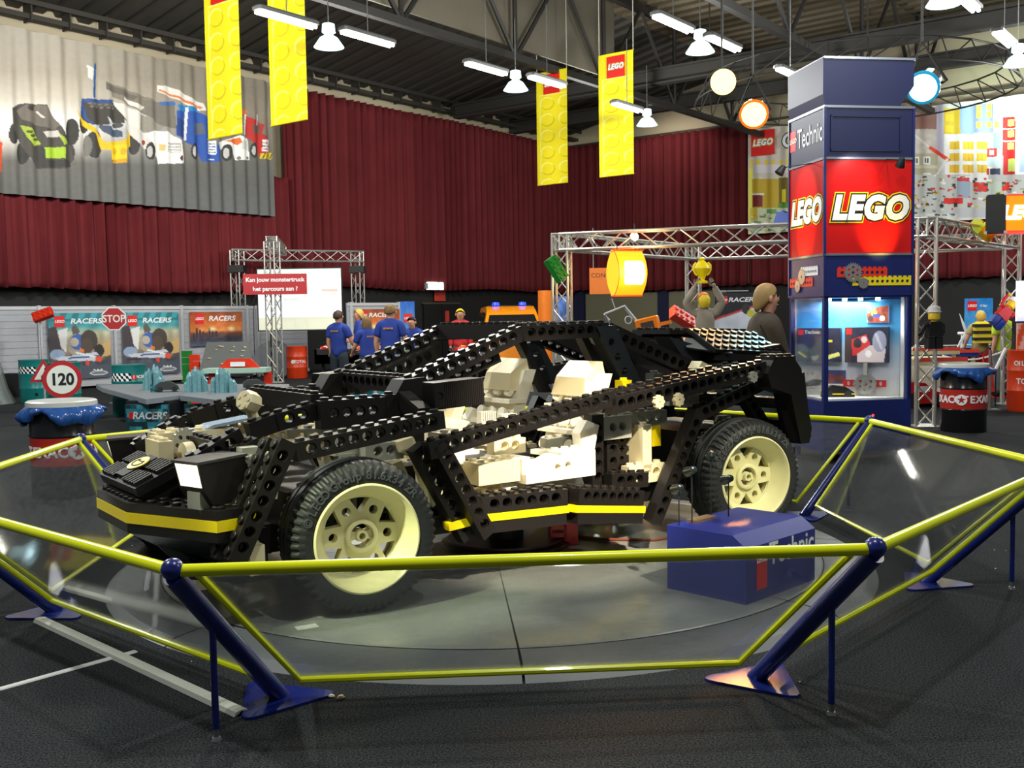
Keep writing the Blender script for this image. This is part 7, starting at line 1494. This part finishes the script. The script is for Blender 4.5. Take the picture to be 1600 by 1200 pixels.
# grey statue lifting a yellow cup
STAT = mat('statue_grey', (142, 136, 122), .7, var=.2); d = 18.0; p = stand(1100, d); H = 1.86; base = hgt(458, 1100, d) - H
t = person('grey statue of a racing driver with yellow face and orange hair lifting a cup', (p.x, p.y, max(0, base)), .12, H, STAT, STAT, mat('hair_orange', (226, 120, 30), .6), STAT, arms=(((.07, -.02, .11), (-.03, -.04, .29)), ((-.07, -.02, .11), (.03, -.04, .29))), long_sleeve=True, name='driver_statue', cat='statue')
MB().lathe([(.001, -.072), (.034, -.06), (.052, -.03), (.059, 0), (.056, .03), (.04, .055), (.001, .068)], 18, 0, T(0, -.018 * H, .925 * H) @ Matrix.Diagonal((H * .98, H * 1.05, H, 1))).build('face_mask', mat('face_yellow', (232, 206, 40), .5), t)
if base > .02: MB().box(-.4, -.3, -base, .4, .3, 0).build('plinth', DARK, t, 0)
cz = at(1096, 443, d).z; o = thing('yellow_cup', 'big yellow toy trophy cup held up by the grey statue', 'trophy', (at(1096, 443, d).x, p.y - .06, cz))
hc_ = at(1096, 402, d).z - cz; k_ = hc_ / .51; MB().lathe([(r * 1.15, z * k_) for r, z in ((.085, 0), (.085, .045), (.035, .06), (.05, .12), (.085, .21), (.115, .29), (.105, .35), (.06, .41), (.032, .45), (.055, .47), (.045, .495), (.02, .51))], 28).build('cup', YEL, o)
for s in (-1, 1): MB().tube([(s * .10, 0, .36), (s * .145, 0, .31), (s * .15, 0, .24), (s * .12, 0, .17), (s * .085, 0, .14)], .018, 8).build('handle', YEL, o)

# ================================================================== the stand on the right
def toy_figure(label, loc, rot, body, legs_, hat, s=1.0, arms_up=False):
    t = thing('toy_figure', label, 'toy figure', loc); t.rotation_euler = rot; t.scale = (.56, .56, .56); Y_ = mat('figure_yellow', (236, 200, 30), .4)
    MB().add([(-.20, -.10, .30), (.20, -.10, .30), (.20, .10, .30), (-.20, .10, .30), (-.14, -.09, .66), (.14, -.09, .66), (.14, .09, .66), (-.14, .09, .66)], [(0, 3, 2, 1), (4, 5, 6, 7), (0, 1, 5, 4), (1, 2, 6, 5), (2, 3, 7, 6), (3, 0, 4, 7)]).build('torso', body, t, 0)
    for q in (-1, 1):
        MB().rbox(q * .105 - .095, -.11, 0, q * .105 + .095, .10, .29, .02).build('leg', legs_, t)
        a = bpy.data.objects.new('arm', None); COL.objects.link(a); a.parent = t; e = (q * .29, -.06, .40) if not arms_up else (q * .30, -.02, .80); hnd = (q * .28, -.18, .34) if not arms_up else (q * .28, -.05, .95)
        MB().tube([(q * .17, 0, .61), (q * .24, 0, .56), e, hnd], [.05, .055, .05, .045], 10).build('sleeve', body, a); MB().tube([hnd, (hnd[0], hnd[1] - .05, hnd[2] - .02), (hnd[0] - q * .04, hnd[1] - .09, hnd[2])], [.045, .04, .03], 8).build('hand', Y_, a)
    MB().cyl(.07, .66, .70, 14).lathe([(.115, .70), (.135, .72), (.135, .90), (.115, .93)], 24).build('head', Y_, t)
    if hat is not None: MB().lathe([(.17, .88), (.17, .90), (.145, .905), (.145, .99), (.11, 1.03), (.02, 1.05)], 22).build('hat', hat, t)
    return t
p = at(1459, 545, 14.03); toy_figure('toy figure in black with a white cap on the truss leg by the tower', p, (0, 0, PI + .2), mat('figure_black', (26, 26, 28), .4), mat('figure_black', (26, 26, 28), .4), LWH)
p = at(1553, 509, 16.7); toy_figure('toy figure in red and blue with white helmet on the far truss leg', p, (0, .75, .2), REDP, BRB, LWH, arms_up=True)
# child with a striped pack, person in a neon shirt
p = stand(1531, 20.6); H = hgt(488, 1531, 20.6) / .985
t = person('person with red shorts and a black and yellow striped backpack, right of the tower', p, PI - .15, H, mat('shirt_tan', (170, 150, 100), .8), mat('shorts_red', (196, 34, 44), .8), HBL, hair_len=.3, arms=(((.06, .0, -.15), (.08, -.05, -.27)), ((-.06, .0, -.15), (-.06, -.1, -.22))))
bp = bpy.data.objects.new('backpack', None); COL.objects.link(bp); bp.parent = t; bp.location = (0, .17 * H * .7, .60 * H)
MB().rbox(-.20, -.04, 0, .20, .16, .42, .04).build('bag', mat('pack_yellow', (206, 184, 20), .7), bp); mb = MB(); [mb.box(-.205, -.03, .05 + .13 * k, .205, .165, .11 + .13 * k) for k in range(3)]; mb.build('stripes', DARK, bp, 0)
p = stand(1565, 18.6); person('person in a neon yellow shirt and grey trousers behind the far right truss leg', p, PI + .5, hgt(481, 1565, 18.6) / .985, mat('neon_shirt', (196, 226, 40), .8), mat('trousers_grey', (100, 104, 108), .8), HBR)
# blue poster, turbines, fence, play tables, barriers
q = at(1506, 600, 24.0); zt_ = at(1530, 466, 24).z
def cityp(p): p.grad([(0, (40, 130, 210)), (.6, (90, 170, 226)), (1, (60, 130, 200))]); p.ell(.5, .55, .3, .16, (60, 90, 120), .6, .5); p.noise(16, 5, 7)
o = poster('tall blue poster behind the person with the striped backpack', None, Vector((q.x, q.y, 0)), 0, 0, at(1551, 500, 24).x - q.x, .45, zt_, cityp, 'City', wx=.66, off=0, sq=.34); MB().box(0, .02, -.45, .6, .05, 0).build('foot', BLUEM, o, 0)
for (u, v0, lab) in ((1503, 545, 'white toy wind turbine in front of the tall blue poster'), (1538, 540, 'white toy wind turbine half behind the person with the backpack')):
    p = at(u, v0, 21.5); zt_ = at(u, 521, 21.5).z - p.z; t = thing('toy_wind_turbine', lab, 'wind turbine', (p.x, p.y, .8), .3); dz = p.z - .8
    MB().rod((0, 0, 0), (0, 0, zt_ + dz), .035, 10, r2=.02).build('mast', LWH, t); MB().rod((0, .1, zt_ + dz), (0, -.12, zt_ + dz), .035, 10).build('hub', LWH, t)
    for k in range(3): a = .4 + k * 2.094; MB().prism([(-.02, 0), (.03, .04), (.035, .2), (.0, .45), (-.02, .2)], -.008, .008, 0, T(0, -.12, zt_ + dz) @ R(PI / 2, 'X') @ R(a)).build('blade', LWH, t, 0)
    MB().box(-.15, -.15, -.8, .15, .15, 0).build('plinth', DARK, t, 0)
WOODC = mat('board_cream', (214, 204, 160), .5)
def play_table(label, u0, u1, v, d, dep, m=WOODC, th=.10):
    p, q = at(u0, v, d), at(u1, v, d); t = thing('play_table', label, 'play table', (p.x, p.y, 0)); L = q.x - p.x; z = p.z; MB().box(0, 0, z - th, L, dep, z).build('table_top', m, t, 0); MB().box(0, -.01, z - .03, L, 0, z + .03).build('table_edge', BRC, t, 0)
    for x in (.05, L - .11):
        for y in (.05, dep - .11): MB().box(x, y, 0, x + .06, y + .06, z - th).build('leg', WOODC, t, 0)
    return t, z
t, z = play_table('cream play table with toy scenery right of the tower, upper one', 1426, 1500, 546, 18.8, 1.2); rg = random.Random(2)
t, z = play_table('cream play table with red edge behind the right drum bin', 1428, 1512, 562, 16.6, 1.2)
t, z = play_table('blue play table before the tall blue poster', 1486, 1530, 549, 20.0, .8, BRB)
def rail_fence(label, u0, u1, d, v0, v1):
    p, q = at(u0, v0, d), at(u1, v0, d); z1 = p.z; z0 = max(.05, at(u0, v1, d).z); t = thing('rail_fence', label, 'fence', (p.x, p.y, 0)); L = q.x - p.x
    for z in (z0, z1): MB().rod((0, 0, z), (L, 0, z), .018, 8).build('rail', ALP, t)
    n = int(L / .14)
    for k in range(n + 1): MB().rod((L * k / n, 0, z0), (L * k / n, 0, z1), .010, 6).build('baluster', ALP, t)
    for x in (0, L): MB().rod((x, 0, 0), (x, 0, z1), .02, 8).build('post', ALP, t)
rail_fence('grey railing behind the play tables at the right', 1428, 1572, 22.6, 541, 585)
p, q = at(1472, 556, 17.5), at(1568, 549, 17.0); mb = MB(); n = 46
for k in range(n):
    a = p.lerp(q, k / n); b = p.lerp(q, (k + 1.25) / n); a.z -= .10 * math.sin(PI * k / n); b.z -= .10 * math.sin(PI * min(1, (k + 1.25) / n)); mb.rod(a, b, .012 if k % 2 else .018, 5)
tag(mb.build('chain', mat('chain_white', (220, 214, 206), .5)), 'pale chain slung towards the far right truss leg', 'chain')
def barrier(label, u0, u1, v0, v1, d, m):
    p, q = ground(u0, v1), ground(u1, v1); L = (q - p).length; h = at(u0, v0, p.y).z; t = thing('plastic_barrier', label, 'barrier', p, math.atan2(q.y - p.y, q.x - p.x), 'plastic barriers'); a = h * .22
    vs = [(0, 0, 0), (0, .12, h * .35), (0, .16, h), (0, .30, h), (0, .34, h * .35), (0, .46, 0)]; n = len(vs); MB().add(vs + [(L, y, z) for _, y, z in vs], [(i, (i + 1) % n, n + (i + 1) % n, n + i) for i in range(n)] + [tuple(range(n - 1, -1, -1)), tuple(range(n, 2 * n))]).build('body', m, t, 0)
    for k in range(1, 4): MB().box(L * k / 4 - .06, -.005, h * .12, L * k / 4 + .06, .1, h * .2).build('foot_slot', DARK, t, 0)
barrier('red plastic road barrier right of the right-hand drum bin', 1540, 1600, 573, 622, 17, mat('barrier_red', (206, 50, 52), .4)); barrier('white plastic road barrier between the tower and the right drum bin', 1424, 1474, 570, 626, 16, mat('barrier_white', (216, 212, 196), .4))
barrier('red plastic road barrier left of the tower, behind the car tail', 1222, 1238, 590, 634, 16, mat('barrier_red', (206, 50, 52), .4))
# red toy race car low behind the tower
p = ground(1440, 634); t = thing('red_race_car', 'red ride-on race car half hidden by the right truss leg', 'toy car', p, .15); Mx = Matrix(((1, 0, 0, 0), (0, 0, -1, 0), (0, 1, 0, 0), (0, 0, 0, 1)))
MB().prism([(-.5, .06), (.34, .06), (.36, .16), (.20, .24), (.05, .27), (-.1, .40), (-.3, .42), (-.5, .36)], -.28, .28, 0, Mx).build('body', REDP, t, 0); MB().box(-.2, -.285, .26, -.02, -.279, .35).box(.02, -.285, .10, .26, -.279, .18).build('decals', LWH, t, 0)
for x in (-.33, .2): MB().cyl(.12, -.31, .31, 20, 0, T(x, 0, .12) @ R(PI / 2, 'X')).build('wheel', TYRE, t)
# small white sign posts
o = MB().rod((0, 0, 0), (.16, 0, .34), .03, 8).build('tilted_post', LWH); o.location = at(1556, 577, 16.9); tag(o, 'short tilted white post beside the far right truss leg', 'post'); MB().rod((0, 0, 0), (0, 0, -at(1556, 577, 16.9).z), .012, 6).build('stem', DARK, o)
o = MB().lathe([(.07, 0), (.06, .02), (.015, .02), (.012, .85), (.0, .86)], 12).build('chain_post', mat('post_red_white', (206, 60, 60), .4)); o.location = stand(1536, 16.4); tag(o, 'red chain post behind the right drum bin', 'post')
o = MB().box(-.22, -.1, 0, .14, .1, .02).rod((0, 0, .02), (0, 0, .95), .025, 8).build('stanchion', STEEL); o.location = ground(1546, 641); tag(o, 'grey stanchion with a flat foot at the right side of the drum bin', 'stanchion')
# bright light box with logo, black speaker, glowing screen and orange drum at the right edge
q = at(1584, 333, 15.0); t = thing('light_box', 'glowing orange logo box on top of the truss at the right edge', 'light box', q, 0.0); s = .44
MB().box(-.20, 0, -.26, .5, .4, .26).build('box', mat('box_glow', (255, 130, 20), .4, emit=(255, 120, 16), emit_s=1.3), t, 0)
txt('LEGO', .26, mat('glow_white', (255, 250, 240), .4), t, up(.18, -.006, 0), 'logo_letters', .014, .2, .004, space=1.1)
for z in (-.26, .26): MB().box(-.21, -.012, z - .012, .5, .41, z + .012).build('edge_strip', mat('edge_pink', (255, 80, 60), .4, emit=(255, 60, 50), emit_s=.9), t, 0)
q = at(1557, 335, 15.1); t = thing('speaker_cabinet', 'black cornered loudspeaker case beside the glowing logo box', 'speaker', q, -.5); MB().box(-.13, -.18, -.27, .13, .2, .27).build('case', DARK, t, 0)
for x in (-.13, .13):
    for z in (-.27, .27): MB().box(x - .02, -.19, z - .02, x + .02, -.16, z + .02).build('corner', ALP, t, 0)
q = at(1589, 495, 16.4); t = thing('lit_screen', 'bright white and violet screen cut by the right edge above orange stripes', 'screen', (q.x, q.y, 0)); z0, z1 = at(1589, 502, 16.4).z, at(1589, 439, 16.4).z
pr = Print(20, 30, (255, 255, 255)); pr.grad([(0, (255, 250, 255)), (.5, (250, 246, 255)), (.8, (200, 200, 250)), (1, (170, 170, 240))]); pr.sheet('picture', .9, z1 - z0, print_mat('print_bright', .6, 1.3), t, T(0, 0, z0), thick=.05)
pr = Print(30, 24, (226, 90, 40)); [pr.poly([(k * .22, 1), (k * .22 + .1, 1), (k * .22 + .3, 0), (k * .22 + .2, 0)], (236, 200, 190)) for k in range(-2, 5)]; pr.sheet('striped_board', .9, .42, print_mat('print_matte', .5), t, T(0, -.03, z0 - .45), thick=.05); MB().box(0, .06, 0, .9, .16, z0).build('stand', DARK, t, 0)
p = fdrum(1606, 16.2); t = drum('oil_drum', 'orange oil drum with white lettering cut by the right edge of the picture', p, .30, .95, ORG); fa = math.atan2(-p.x, p.y); wrap_text('TOTAL', .12, LWH, t, .303, .47, fa + .1, .003, .68); wrap_text('OIL', .10, LWH, t, .303, .75, fa - .4, .003, .68)
